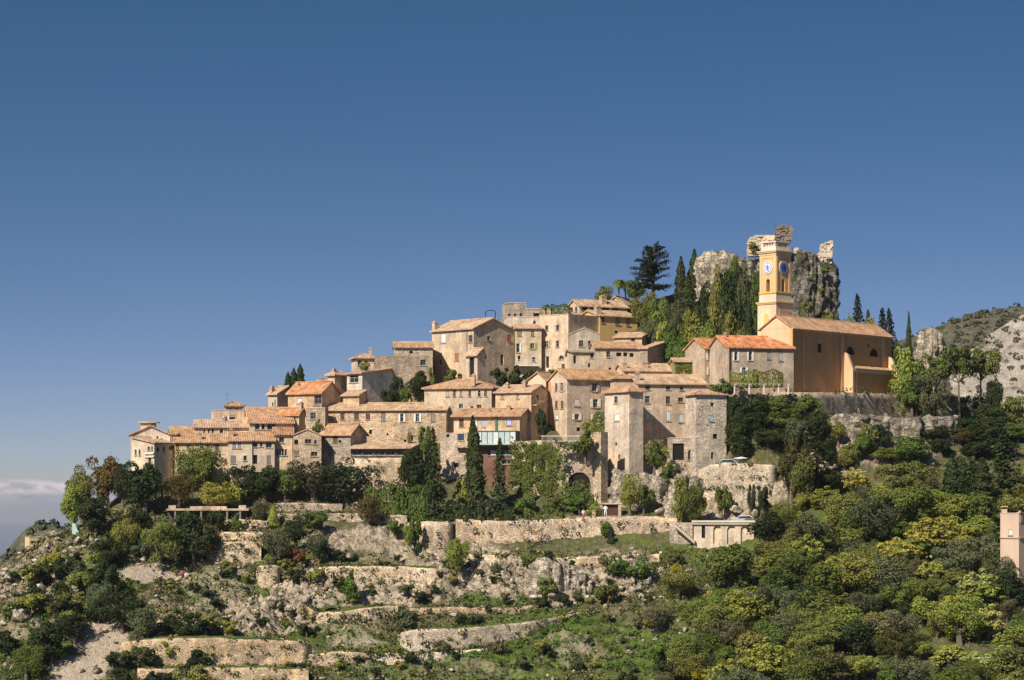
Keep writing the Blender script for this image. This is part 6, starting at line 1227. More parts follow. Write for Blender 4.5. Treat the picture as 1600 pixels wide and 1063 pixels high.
T('shrub', 'dk', 660, 925, 945, 34, 'dark bush on the rocks above the brown dry stone wall')
T('shrub', 'gb', 627, 952, 1000, 60, 'grey green bushes between the curved and the grey terrace walls')
T('shrub', 'dk', 890, 876, 908, 36, 'dark round bush under the garden kerb')
T('shrub', 'md', 838, 868, 900, 60, 'green bush spilling over the central cliff')
T('shrub', 'og', 855, 900, 935, 34, 'olive bush clinging to the central cliff')
T('shrub', 'bg', 960, 872, 905, 50, 'green ivy bush under the right part of the garden kerb')
T('shrub', 'md', 1000, 870, 905, 50, 'dark green ivy bush at the right end of the kerb')
T('shrub', 'md', 950, 910, 945, 44, 'green bush right of the central cliff')
# gaps between the houses
T('cypress_tree', 'dk', 450, 581, 612, 10, 'smallest and leftmost of three skyline cypresses', Y=419, z=Z_(616, 419))
T('cypress_tree', 'dk', 459, 575, 612, 12, 'middle one of three skyline cypresses', Y=419.3, z=Z_(616, 419))
T('cypress_tree', 'dk', 469, 569, 612, 13, 'tallest and rightmost of three skyline cypresses', Y=419.6, z=Z_(616, 419))
T('broadleaf_tree', 'dk', 655, 578, 634, 38, 'tall dark bush tree between the stone building and the long house', Y=415, z=Z_(640, 415))
T('shrub', 'dk', 622, 588, 634, 28, 'dark bush beside the blue windowed house', Y=416, z=Z_(640, 416))
T('shrub', 'md', 637, 600, 634, 24, 'green bush in front of the stone building', Y=414, z=Z_(640, 414))
T('shrub', 'md', 677, 576, 625, 24, 'green bush at the lower left corner of the big gabled house', Y=417, z=Z_(640, 417))
T('shrub', 'dk', 604, 606, 634, 22, 'low dark bush behind the roof of the long stone building', Y=415, z=Z_(640, 415))
T('shrub', 'md', 708, 576, 604, 28, 'green bush below the white wall of the big gabled house', Y=419, z=Z_(610, 419))
T('shrub', 'dk', 782, 572, 606, 34, 'dark bush below the door of the big gabled house', Y=420, z=Z_(612, 420))
T('shrub', 'dk', 808, 572, 608, 36, 'dark bush below the white balcony', Y=419.5, z=Z_(612, 420))
T('shrub', 'dk', 835, 574, 608, 36, 'dark bush above the peach gabled house', Y=420.5, z=Z_(612, 420))
T('shrub', 'md', 862, 576, 600, 26, 'low green bush at the foot of the tallest house', Y=421, z=Z_(606, 420))
T('shrub', 'dk', 848, 634, 668, 24, 'dark bush in the gap beside the apricot house', Y=402, z=Z_(690, 402))
T('shrub', 'md', 495, 655, 678, 18, 'green creeper at the foot of the curved tan house', Y=405, z=Z_(680, 405))
T('shrub', 'og', 640, 672, 690, 12, 'small olive bush on the wall of the long stone building', Y=403, z=Z_(700, 403))
T('shrub', 'lt', 571, 569, 579, 26, 'light green terrace planting below the little skyline house', Y=421, z=Z_(580, 421))
T('palm_tree', 'md', 853, 470, 497, 20, 'small palm on the skyline terrace', Y=437, z=Z_(500, 437))
T('hedge', 'md', 876, 477, 490, 28, 'green hedge on the skyline terrace left of the loggia', Y=438, z=Z_(492, 438))
T('shrub', 'md', 938, 660, 690, 24, 'ivy bush climbing beside the square tower', Y=393.5, z=Z_(705, 393.5))
T('shrub', 'md', 915, 672, 706, 40, 'green shrub spilling over the bastion wall above the arch', Y=391.5, z=Z_(712, 391.5))
T('shrub', 'og', 921, 655, 676, 26, 'olive bush on the wall of the tall cream cornered house', Y=400, z=Z_(690, 400))
# below the towers
T('broadleaf_tree', 'lt', 984, 738, 778, 34, 'light yellow green bush tree under the square tower', Y=388)
T('broadleaf_tree', (.13, .145, .03), 1087, 752, 808, 50, 'olive yellow round tree on the rocks left of the arcade', Y=385)
T('shrub', 'lt', 1062, 772, 800, 24, 'light bush left of the olive yellow round tree', Y=385)
T('shrub', 'md', 1045, 718, 748, 28, 'green bush under the ruined annex', Y=392)
T('shrub', 'md', 1022, 690, 732, 34, 'ivy bush on the wall between the towers', Y=394, z=Z_(735, 394))
T('shrub', 'md', 1128, 755, 772, 30, 'green creeper below the car park wall', Y=387)
T('shrub', 'dk', 1174, 754, 784, 16, 'narrow dark clipped bush below the car park wall', Y=385.5)
T('shrub', 'dk', 1194, 756, 786, 26, 'dark clipped bush at the corner below the car park wall', Y=385.5)
# dark bank under the pergola
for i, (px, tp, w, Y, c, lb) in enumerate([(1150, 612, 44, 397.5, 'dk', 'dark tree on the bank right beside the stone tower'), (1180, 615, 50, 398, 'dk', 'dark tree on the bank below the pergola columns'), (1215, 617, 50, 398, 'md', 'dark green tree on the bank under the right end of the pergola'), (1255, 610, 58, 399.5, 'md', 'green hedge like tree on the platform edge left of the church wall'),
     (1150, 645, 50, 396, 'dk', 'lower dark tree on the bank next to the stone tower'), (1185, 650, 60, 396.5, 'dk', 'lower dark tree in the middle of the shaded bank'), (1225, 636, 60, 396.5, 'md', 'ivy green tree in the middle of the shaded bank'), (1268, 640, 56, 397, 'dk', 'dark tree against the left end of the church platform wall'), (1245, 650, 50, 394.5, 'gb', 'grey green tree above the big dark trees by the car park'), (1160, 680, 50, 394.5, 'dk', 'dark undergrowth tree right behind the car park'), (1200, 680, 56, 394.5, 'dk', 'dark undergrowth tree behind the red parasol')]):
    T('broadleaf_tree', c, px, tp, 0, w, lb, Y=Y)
T('hedge', 'lt', 1162, 595, 612, 40, 'light green vine on the left half of the pergola', Y=398.2, z=Z_(604, 398.2)); T('hedge', 'og', 1200, 595, 612, 44, 'yellow green vine on the right half of the pergola', Y=398.2, z=Z_(604, 398.2)); T('shrub', 'md', 1135, 592, 618, 36, 'green bush left of the pergola below the shuttered windows', Y=398, z=Z_(622, 398)); T('shrub', 'md', 1118, 598, 616, 34, 'green bush behind the roof of the stone tower', Y=400, z=Z_(622, 400))
T('broadleaf_tree', (.075, .07, .022), 1236, 668, 792, 56, 'big dark brownish green tree at the end of the car park wall', Y=387)
T('conifer_tree', (.055, .055, .018), 1278, 660, 795, 66, 'big dark conifer right of the car park', Y=388.5)
T('broadleaf_tree', 'md', 1256, 700, 796, 54, 'dark green tree between the two big dark trees by the car park', Y=386)
# summit and behind
T('cedar_tree', (.030, .042, .018), 1021, 378, 458, 74, 'wide dark cedar silhouetted on the skyline', Y=444, z=Z_(462, 444))
T('palm_tree', 'md', 967, 428, 470, 26, 'left one of two skyline palms behind the small cottage', Y=450, z=Z_(475, 450)); T('palm_tree', 'md', 978, 430, 470, 26, 'right one of two skyline palms behind the small cottage', Y=450.5, z=Z_(478, 450))
T('broadleaf_tree', 'og', 945, 446, 475, 34, 'yellowish bush tree left of the skyline palms', Y=450)
T('broadleaf_tree', 'md', 992, 436, 480, 34, 'green tree between the palms and the cedar', Y=449)
T('cypress_tree', 'dk', 1064, 402, 490, 19, 'slim dark cypress right of the cedar', Y=438); T('cypress_tree', 'dk', 1085, 391, 490, 21, 'taller dark cypress beside the pale crag', Y=440)
T('cypress_tree', 'dk', 1075, 430, 500, 22, 'short dark cypress between the two tall ones', Y=437)
hill = [('olive_tree', 'og', 1010, 448, 46, 436, 'olive bush tree on the hill under the cedar'), ('broadleaf_tree', 'lt', 1030, 462, 40, 433, 'light green bush tree under the cedar'), ('broadleaf_tree', 'dk', 1110, 430, 46, 433, 'dark tree directly under the pale crag'), ('broadleaf_tree', 'dk', 1140, 436, 54, 431, 'large dark tree under the right part of the crag'),
 ('olive_tree', 'gb', 1165, 400, 50, 428, 'grey green tree left of the tower clock'), ('broadleaf_tree', 'dk', 1150, 470, 50, 425, 'dark tree on the hill left of the tower base'), ('cypress_tree', 'dk', 1170, 468, 18, 419, 'short cypress just left of the tower base'), ('broadleaf_tree', 'yg', 1085, 478, 44, 428, 'bright yellow green tree on the hill slope'), ('broadleaf_tree', 'lt', 1105, 500, 46, 423, 'light green tree lower on the hill slope'),
 ('broadleaf_tree', 'og', 1140, 486, 46, 420, 'olive yellow tree above the orange roof'), ('broadleaf_tree', 'bg', 1050, 508, 46, 424, 'fresh green tree above the grey gable'), ('olive_tree', 'gb', 1050, 470, 40, 431, 'grey twiggy tree beneath the cypresses'), ('broadleaf_tree', 'md', 1075, 518, 46, 418, 'green tree behind the ivy clad house'), ('olive_tree', 'ol', 1020, 490, 40, 430, 'grey olive tree beside the ochre house'),
 ('broadleaf_tree', 'md', 1002, 470, 34, 437, 'green tree behind the small cottage'), ('broadleaf_tree', 'og', 1125, 460, 40, 429, 'olive tree in the middle of the hill'), ('shrub', 'lt', 1035, 500, 34, 427, 'pale bush among the white stones above the houses'), ('broadleaf_tree', 'dk', 1100, 458, 40, 431, 'dark tree in the middle of the hill below the crag'), ('broadleaf_tree', 'md', 1120, 515, 40, 416, 'green tree right above the orange roofs'), ('broadleaf_tree', 'og', 1160, 505, 36, 415, 'olive green tree touching the tower base'),
 ('olive_tree', 'gb', 1183, 393, 40, 429.5, 'grey bush on the crag edge behind the tower'), ('olive_tree', 'md', 1160, 388, 40, 429.8, 'green tree rising over the top edge of the crag'), ('broadleaf_tree', 'dk', 1145, 420, 50, 428, 'dark tree covering the middle of the summit crag'), ('shrub', 'og', 1180, 376, 18, 429.5, 'tuft growing on the pale castle ruin'), ('olive_tree', 'og', 1290, 474, 40, 425, 'olive bush tree behind the church roof under the dark cliff'), ('shrub', 'md', 1252, 478, 26, 424, 'green bush between tower and dark cliff'), ('broadleaf_tree', 'og', 1128, 414, 40, 428.5, 'olive green tree in front of the pale summit crag'), ('broadleaf_tree', 'dk', 1102, 436, 36, 428.5, 'dark tree at the left foot of the pale summit crag'), ('olive_tree', 'md', 1172, 420, 40, 426, 'green tree right behind the bell tower clock')]
for k, c, px, tp, w, Y, lb in hill: T(k, c, px, tp, 0, w, lb, Y=Y, **({'z': Z_(tp+22, Y)} if px in (1180,) else {}))
T('conifer_tree', (.02, .03, .014), 1343, 459, 0, 46, 'pointed dark fir behind the church roof', Y=432); T('conifer_tree', 'dk', 1363, 484, 0, 34, 'small fir right of the pointed one', Y=433); T('conifer_tree', (.028, .036, .016), 1381, 480, 0, 46, 'dark conifer behind the end of the church', Y=434); T('conifer_tree', (.028, .036, .016), 1395, 483, 0, 44, 'dark conifer at the right end of the church roof', Y=433)
T('broadleaf_tree', 'lt', 1326, 488, 0, 30, 'light green tree left of the pointed fir', Y=431); T('broadleaf_tree', 'og', 1358, 494, 0, 44, 'olive tree behind the middle of the church roof', Y=431)
T('cypress_tree', 'dk', 1420, 489, 0, 11, 'lone slim cypress right of the church', Y=424)
for k, c, px, tp, w, Y, lb in [('broadleaf_tree', 'lt', 1412, 540, 52, 420, 'light green tree directly right of the church wall'), ('umbrella_pine', 'md', 1462, 550, 62, 420, 'left umbrella pine of the group right of the church'), ('umbrella_pine', (.07, .095, .02), 1500, 540, 72, 418, 'middle umbrella pine with pale bare trunk'), ('umbrella_pine', 'md', 1530, 538, 66, 421, 'right umbrella pine of the group, tallest'),
  ('broadleaf_tree', 'dk', 1432, 575, 52, 418, 'dark tree below the light one by the church'), ('olive_tree', 'gb', 1455, 572, 50, 417, 'grey brown tree under the left umbrella pine'), ('broadleaf_tree', 'dk', 1552, 588, 40, 416, 'dark tree right of the umbrella pine trunks'), ('broadleaf_tree', 'og', 1585, 618, 54, 410, 'olive yellow tree at the right edge below the rocky hillside'), ('broadleaf_tree', 'dk', 1545, 630, 60, 408, 'dark tree in the shade under the umbrella pines'),
  ('broadleaf_tree', 'dk', 1470, 640, 60, 404, 'dark creeper covered tree on the shaded platform wall'), ('broadleaf_tree', 'dk', 1510, 650, 60, 402, 'dark tree at the right end of the platform wall'), ('shrub', 'md', 1425, 610, 40, 417, 'green bush hanging from the platform wall right of the church'), ('shrub', 'og', 1355, 660, 34, 396, 'olive bush on the rocks beneath the church'), ('shrub', 'md', 1330, 690, 40, 394, 'green bush low on the rocks beneath the church')]:
    T(k, c, px, tp, 0, w, lb, Y=Y, **({'z': Z_(640, Y)} if px in (1425,) else {}))
for i, (px, tp, w, Y, c, lb) in enumerate([(1560, 650, 56, 404, 'dk', 'dark tree on the shaded slope right of the platform wall'), (1590, 660, 60, 402, 'md', 'mid green tree at the right edge above the dark pine'), (1540, 672, 60, 400, 'dk', 'dark tree in the hollow above the column shaped trees'), (1500, 676, 56, 400, 'db', 'brown green tree in the hollow under the platform wall'), (1460, 668, 54, 400.5, 'dk', 'dark tree above the fresh green round one'),
   (1420, 655, 44, 402, 'md', 'green tree growing from the platform wall foot'), (1522, 698, 56, 396, 'dk', 'dark tree between the column shaped trees'), (1470, 700, 50, 396, 'dk', 'dark tree right of the fresh green round one'), (1560, 700, 60, 395, 'dk', 'dark tree left of the large dark pine, higher up'), (1385, 700, 44, 394, 'md', 'green tree left of the fresh green round one'),
   (1310, 655, 36, 396.5, 'og', 'olive tree at the left foot of the church platform'), (1345, 672, 34, 395, 'md', 'green tree on a rock ledge beneath the church'), (1375, 662, 36, 396.5, 'dk', 'dark tree on the rocks beneath the chapel side'), (1320, 700, 40, 393, 'og', 'olive tree above the shaded road wall'), (1295, 680, 34, 394.5, 'dk', 'dark tree right of the big dark conifer')]):
    T('broadleaf_tree', c, px, tp, 0, w, lb, Y=Y)  # dark crowns cover sunlit ground; the slope's shade is put into their colour
T('olive_tree', 'gb', 1572, 862, 935, 62, 'grey green tree in front of the pink house'); T('flowering_tree', 'yg', 1600, 868, 935, 50, 'yellow green tree right in front of the pink house'); T('broadleaf_tree', 'md', 1552, 812, 872, 30, 'green tree touching the left corner of the pink house')
# wooded slope on the right: the ones that stand out
FOR = [('broadleaf_tree', 'bg', 1415, 680, 738, 78, 'fresh green round tree under the shaded platform wall'), ('conifer_tree', 'dk', 1572, 668, 800, 84, 'large dark pine at the right edge of the slope'), ('broadleaf_tree', 'dk', 1510, 712, 790, 62, 'dark tree left of the large dark pine'), ('cypress_tree', 'dk', 1487, 712, 785, 26, 'dark column shaped tree on the upper right slope'), ('cypress_tree', 'dk', 1536, 716, 795, 30, 'dark column shaped tree beside the large pine'), ('broadleaf_tree', 'og', 1580, 768, 815, 60, 'olive tree behind the pink house'),
 ('olive_tree', 'dk', 1302, 735, 772, 56, 'dark low tree by the shaded road wall'), ('flowering_tree', 'yl', 1337, 728, 775, 46, 'golden blossoming tree by the road wall'), ('flowering_tree', 'yl', 1380, 752, 792, 42, 'yellow green blossoming tree right of the golden one'), ('olive_tree', 'gb', 1345, 756, 800, 48, 'grey tree below the golden blossoming one'), ('flowering_tree', 'yg', 1288, 758, 800, 52, 'yellow green tree over the white rock near the road'), ('broadleaf_tree', 'lt', 1250, 768, 802, 30, 'small light tree right of the dark conifers'),
 ('olive_tree', 'gb', 1445, 738, 790, 58, 'grey brown tree below the fresh green round one'), ('broadleaf_tree', (.05, .055, .018), 1200, 798, 862, 62, 'dark round pine just right of the arcade'), ('feathery_tree', 'gb', 1272, 796, 872, 82, 'big grey brown tree in the upper left of the wood'), ('broadleaf_tree', 'md', 1338, 800, 860, 66, 'mid green tree right of the big grey brown one'), ('broadleaf_tree', 'lt', 1490, 766, 828, 98, 'broad light green tree in the upper right of the wood'),
 ('flowering_tree', 'yg', 1462, 802, 876, 104, 'wide yellow green tree in the middle of the right wood'), ('flowering_tree', 'yl', 1400, 838, 884, 64, 'bright yellow tree top left of the wide yellow green one'), ('olive_tree', 'ol', 1388, 862, 932, 96, 'large grey green olive in the centre of the wood'), ('flowering_tree', 'yl', 1455, 874, 914, 52, 'small yellow blossoming tree beside the large grey green olive'), ('olive_tree', 'ol', 1528, 832, 904, 84, 'large grey olive left of the pink house'), ('flowering_tree', 'yg', 1312, 862, 912, 74, 'yellow green tree with a pale bare trunk'),
 ('broadleaf_tree', 'md', 1142, 846, 930, 104, 'large dark green round tree below the arcade'), ('flowering_tree', 'yg', 1198, 866, 905, 40, 'yellowish tree right of the large dark green round tree'), ('olive_tree', 'ol', 1263, 878, 918, 38, 'small round grey olive in the left part of the wood'), ('olive_tree', 'ol', 1150, 910, 956, 38, 'round grey olive above the white boulder'), ('olive_tree', 'gb', 1186, 908, 980, 50, 'grey brown olive right of the white boulder'), ('olive_tree', 'ol', 1226, 908, 966, 60, 'grey olive at the centre left of the wood'),
 ('olive_tree', 'ol', 1222, 948, 1016, 68, 'large grey olive at the lower left of the wood'), ('olive_tree', 'gb', 1130, 962, 1030, 66, 'grey brown olive near the lower left edge of the wood'), ('broadleaf_tree', 'bg', 1133, 1008, 1052, 44, 'fresh bright green bush tree near the bottom edge'), ('broadleaf_tree', 'bg', 1212, 1000, 1044, 38, 'bright green tree in the bottom left of the wood'), ('shrub', 'wy', 1245, 978, 1015, 34, 'pale cactus like bush at the bottom of the wood'),
 ('olive_tree', 'ol', 1228, 1024, 1075, 70, 'grey olive at the bottom edge of the wood'), ('broadleaf_tree', 'db', 1300, 1012, 1080, 90, 'dark brown green tree at the bottom edge'), ('broadleaf_tree', 'dk', 1345, 965, 1030, 84, 'dark tree in the lower middle of the wood'), ('olive_tree', 'gb', 1350, 918, 970, 74, 'brownish olive right of the bare patch in the wood'), ('flowering_tree', 'wy', 1528, 886, 940, 74, 'pale blossoming tree below the pink house'), ('broadleaf_tree', 'dk', 1582, 890, 965, 66, 'dark tree at the right edge below the pink house'),
 ('broadleaf_tree', 'lt', 1440, 932, 980, 66, 'light green tree in the lower right wood'), ('flowering_tree', 'yg', 1490, 926, 985, 66, 'yellow green tree in the lower right wood'), ('flowering_tree', 'wy', 1545, 942, 1000, 54, 'whitish blossoming tree in the lower right wood'), ('flowering_tree', 'yl', 1488, 1004, 1050, 72, 'yellow brown blossoming tree near the bottom right'), ('flowering_tree', 'wy', 1532, 1016, 1062, 74, 'whitish yellow blossoming tree near the bottom right'), ('flowering_tree', 'wy', 1572, 1004, 1045, 56, 'pale blossoming tree in the bottom right corner'),
 ('olive_tree', 'db', 1400, 982, 1035, 64, 'brown green olive in the lower centre right'), ('olive_tree', 'gb', 1425, 1020, 1080, 80, 'grey brown olive at the bottom edge right of the dark brown tree'), ('broadleaf_tree', 'bg', 1478, 1040, 1085, 66, 'fresh green tree at the bottom edge'), ('broadleaf_tree', 'md', 1590, 955, 1010, 50, 'mid green tree at the right edge of the lower wood'),
 ('olive_tree', 'og', 1060, 884, 940, 82, 'large olive green tree on the left border of the wood'), ('olive_tree', 'og', 1085, 930, 985, 70, 'olive green tree below the large one on the left border'), ('flowering_tree', 'ye', 1058, 878, 900, 18, 'small golden broom bush left of the big olive'), ('olive_tree', 'ol', 1030, 935, 990, 56, 'grey olive on the left border of the wood'), ('shrub', 'ye', 1105, 935, 962, 30, 'golden broom bush beside the round grey olive'), ('shrub', 'ye', 1018, 960, 985, 24, 'golden broom bush on the edge of the meadow'),
 ('olive_tree', 'og', 1065, 990, 1050, 70, 'olive tree at the bottom left border of the wood'), ('shrub', 'bg', 1030, 1000, 1040, 44, 'green bush between meadow and wood'), ('shrub', 'ye', 1100, 1040, 1068, 34, 'golden broom bush at the bottom edge')]
for k, c, px, tp, bs, w, lb in FOR: T(k, c, px, tp, bs, w, lb)
rf_ = random.Random(12); taken = [(f[2], (f[3]+f[4])/2, f[5]) for f in FOR]
_seen = set()
def where(base, px, py, LM, size=None):
    """a label that says which one: what the plant looks like and the nearest landmark it stands beside"""
    for (a, b, nm) in sorted(LM, key=lambda q: (q[0]-px)**2+((q[1]-py)*1.3)**2)[:9]:
        dx, dy = px-a, (py-b)*1.3
        rel = ('right of' if dx > 0 else 'left of') if abs(dx) > 1.8*abs(dy) else ('below' if dy > 0 else 'above') if abs(dy) > 1.8*abs(dx) else ('below and ' if dy > 0 else 'above and ')+('right of' if dx > 0 else 'left of')
        lb = '%s %s the %s' % (base, rel, nm)
        if lb in _seen or len(lb.split()) > 16: continue
        _seen.add(lb); return lb
    return None
LMW = [(f[2], (f[3]+f[4])/2, f[6]) for f in FOR]
LMS = [(235, 893, 'bare patch of ground'), (150, 990, 'pale scree'), (303, 845, 'large dark tree below the shelter'), (250, 850, 'large round olive green tree'), (62, 930, 'large pale boulder'), (286, 898, 'pink flowering bush'), (178, 830, 'bright yellow bush'), (340, 1020, 'rough rubble wall at the bottom left'), (420, 895, 'small square terrace wall'), (466, 870, 'rust coloured bush'), (600, 900, 'dry stone wall with the rounded corner'), (560, 965, 'curved light terrace wall'), (740, 962, 'brown dry stone wall'), (800, 990, 'long grey terrace wall'), (880, 915, 'central cliff'), (640, 1022, 'thin white kerb wall'), (713, 868, 'light green young tree'), (850, 1030, 'green meadow'), (980, 890, 'ivy bushes at the kerb'), (20, 905, 'broad pale rock at the left edge'), (52, 855, 'yellow villa on the headland'), (40, 1040, 'green tree in the bottom left corner'), (80, 1000, 'dark green tree left of the scree'), (1018, 972, 'broom bush on the meadow edge'), (192, 955, 'dark olive tree above the scree'), (222, 970, 'grey olive tree right of the scree'), (345, 1055, 'lowest rubble wall'), (520, 1030, 'curved wall fragment over the meadow'), (690, 995, 'left end of the long grey terrace wall'), (36, 965, 'white standing rock'), (92, 905, 'dark bush tree among the white rocks')]
GL = {'ol': 'grey green olive tree in the dense wood on the right', 'og': 'olive green tree in the dense wood on the right', 'md': 'mid green tree in the dense wood on the right', 'dk': 'dark green tree in the dense wood on the right', 'gb': 'grey brown tree in the dense wood on the right', 'yg': 'yellow green tree in the dense wood on the right', 'lt': 'light green tree in the dense wood on the right', 'db': 'brown green tree in the dense wood on the right'}
def inwood(px, py): return py > (852 if px < 1215 else 735+max(0, (1330-px))*.45) and px > 1130-(py-850)*.55 and not (px > 1535 and 800 < py < 880)
for gy in range(742, 1090, 24):
    for gx in range(985, 1625, 30):
        px = gx+rf_.uniform(-13, 13)+(gy % 2)*12; py = gy+rf_.uniform(-11, 11)
        if not inwood(px, py): continue
        if any(((px-a)/(.36*c))**2+((py-b)/(.36*c))**2 < 1 for a, b, c in taken): continue
        k, c = rf_.choice([('olive_tree', 'ol'), ('olive_tree', 'og'), ('broadleaf_tree', 'md'), ('broadleaf_tree', 'dk'), ('olive_tree', 'gb'), ('flowering_tree', 'yg'), ('broadleaf_tree', 'lt'), ('broadleaf_tree', 'og'), ('feathery_tree', 'md'), ('feathery_tree', 'lt'), ('olive_tree', 'og'), ('broadleaf_tree', 'md'), ('feathery_tree', 'og')])
        w = rf_.choice([rf_.uniform(30, 48), rf_.uniform(44, 70), rf_.uniform(60, 88)]); sz = 'small' if w < 40 else 'large' if w > 62 else 'middling'; lb = where(sz+' '+GL[c].split(' in the')[0], px, py, LMW); T(k, c, px, py-w*rf_.uniform(.28, .62), py+w*.36, w*rf_.uniform(.85, 1.2), lb or GL[c], group=GL[c].replace('tree', 'trees').replace('the dense', 'dense'))
SCR = {'og': 'olive green bush scattered on the open slope', 'dk': 'dark green bush scattered on the open slope', 'lt': 'light green bush scattered on the open slope', 'gb': 'grey brown bush scattered on the open slope'}
for i in range(262):
    px, py = rf_.uniform(-5, 1060), rf_.uniform(820, 1075)
    if py < 905-px*.25 or (px > 430 and py < 870) : continue
    if any(abs(px-a) < 34 and abs(py-b) < 22 for a, b in ((150, 990), (125, 1040), (235, 893), (380, 845))): continue
    if px > 480 and rf_.random() < .12: continue
    c = rf_.choice(['og', 'dk', 'dk', 'lt', 'gb']); w = rf_.uniform(15, 36)*(1.5 if px < 330 else .9); sz = 'small' if w < 20 else 'large' if w > 29 else 'middling'; lb = where(sz+' '+SCR[c].split(' scattered')[0], px, py, LMS); T('shrub', c, px, py-w*.6, py+w*.2, w, lb or SCR[c], group=SCR[c].replace('bush', 'bushes'))

for px, tp, w, Y, c, lb in [(1262, 470, 26, 427, 'og', 'olive bush at the foot of the dark cliff'), (1268, 432, 14, 429.3, 'md', 'small green bush rooted in the face of the dark cliff'), (1290, 415, 16, 429.4, 'og', 'small olive bush under the right castle remnant'), (1283, 449, 13, 429.2, 'og', 'tiny bush low on the dark cliff face'), (1256, 396, 18, 431, 'md', 'green tuft on the top edge of the dark cliff')]:
    T('shrub', c, px, tp, 0, w, lb, Y=Y, z=Z_(tp+w*.8, Y))
T('shrub', 'dk', 292, 796, 826, 44, 'dark bush before the left part of the flat garden shelter', Y=384.3); T('shrub', 'md', 368, 802, 826, 30, 'green bush before the right part of the flat garden shelter', Y=384.3)
T('shrub', 'md', 1006, 752, 776, 30, 'green bush between the tall fissured rocks', Y=388); T('shrub', 'og', 1064, 744, 768, 30, 'olive bush on the rocks under the ruined annex', Y=388.5)

# ------------------------------------------------------------------ climbing plants on walls
def climber(label, wl, poly, n, col, size=.30, out=.25, seed=1, name='climbing_ivy'):
    """leaves over the part of a wall plane outlined in the photo; wl is a Wall or (Y0, px0, Y1, px1)"""
    rng = np.random.RandomState(seed); P = []; px_ = [p[0] for p in poly]; py_ = [p[1] for p in poly]; tries = 0
    def inside(x, y):
        c = False
        for i in range(len(poly)):
            (x1, y1), (x2, y2) = poly[i], poly[i-1]
            if (y1 > y) != (y2 > y) and x < (x2-x1)*(y-y1)/(y2-y1)+x1: c = not c
        return c
    while len(P) < n and tries < n*8:
        tries += 1; x, y = rng.uniform(min(px_)-2, max(px_)+2), rng.uniform(min(py_)-2, max(py_)+2)
        if not inside(x+rng.normal(0, 3.2), y+rng.normal(0, 3.2)): continue
        lump = float(vnoise(np.array([x*.12]), np.array([y*.12]), seed)[0])
        if lump < .36 and rng.rand() < .93: continue
        if isinstance(wl, Wall): w = wl.w(x); q = wl.P(w, wl.z(x, y), out*(.2+lump*2)*rng.uniform(.3, 1)); P.append((q.x, q.y, q.z))
        else: Y = np.interp(x, [wl[1], wl[3]], [wl[0], wl[2]])-out*(.3+lump*2.2)*rng.uniform(.3, 1); P.append(((x-CX)/F*Y, Y, (HZ-y)/F*Y))
    P = np.array(P); o = (P[:, 0].mean(), P[:, 1].mean(), P[:, 2].min()); P = P-np.array(o); N = np.tile([-.2, -1, .5], (len(P), 1)); V, Q = leaf_quads(P, N.astype(float), rng.uniform(.6, 1.4, len(P))*size, rng, .8, .5)
    ob = link(name, np_mesh(name, V, Q, M['leaf']), None, o, PAL[col] if isinstance(col, str) else col); tag(ob, label, 'ivy', None, 'thing')
climber('thick green ivy covering the wall left of the big arch', (396.2, 800, 393.4, 870), [(800, 690), (862, 692), (868, 712), (866, 740), (858, 770), (852, 804), (795, 806), (797, 740)], 7500, (.125, .150, .030), .26, .30, 3)
climber('ivy tongue hanging between the wall and the big arch', (392.6, 868, 392.3, 900), [(868, 700), (878, 712), (880, 740), (886, 760), (886, 806), (866, 806), (870, 745)], 900, (.15, .18, .035), seed=4)
climber('ivy filling the lower half of the big arch', (391.6, 885, 391.4, 935), [(884, 752), (922, 758), (926, 806), (880, 808)], 1500, (.11, .145, .028), seed=5, out=.3)
climber('ivy hanging on the top of the arched bastion', (392.6, 866, 392.2, 930), [(866, 692), (925, 694), (905, 706), (880, 700)], 500, (.09, .10, .03), seed=6)
climber('bright ivy over the front of the ivy clad house', IVYH.R, [(1056, 566), (1097, 567), (1097, 595), (1058, 594)], 1300, (.17, .19, .03), .24, .12, 7)
climber('vine on the cream row house at the left', (398.6, 270, 399.2, 350), [(272, 704), (290, 706), (300, 697), (330, 700), (345, 708), (350, 728), (338, 742), (272, 742)], 1500, (.13, .155, .028), .26, .2, 8)
climber('ivy on the wall below the two square windows of the tall cream cornered house', (401.5, 910, 402.5, 945), [(934, 640), (944, 628), (944, 690), (930, 690), (918, 660)], 500, 'md', seed=9)
climber('creeper on the dark side wall of the white villa', (399.5, 258, 400.5, 270), [(255, 702), (269, 696), (270, 730), (256, 730)], 400, 'dk', seed=10)
climber('ivy tumbling over the church platform wall in shade', (415, 1395, 422, 1480), [(1400, 612), (1450, 613), (1455, 628), (1430, 640), (1410, 650), (1400, 632)], 700, 'md', seed=11)
climber('dark ivy curtain on the right part of the shaded platform wall', (421.5, 1480, 428, 1545), [(1480, 620), (1550, 622), (1550, 664), (1500, 664), (1490, 640)], 1500, 'dk', seed=12)
climber('ivy patch on the rough wall between the stone towers', (395.5, 1000, 395, 1060), [(1012, 690), (1040, 690), (1048, 712), (1030, 728), (1010, 716)], 600, 'og', seed=13)

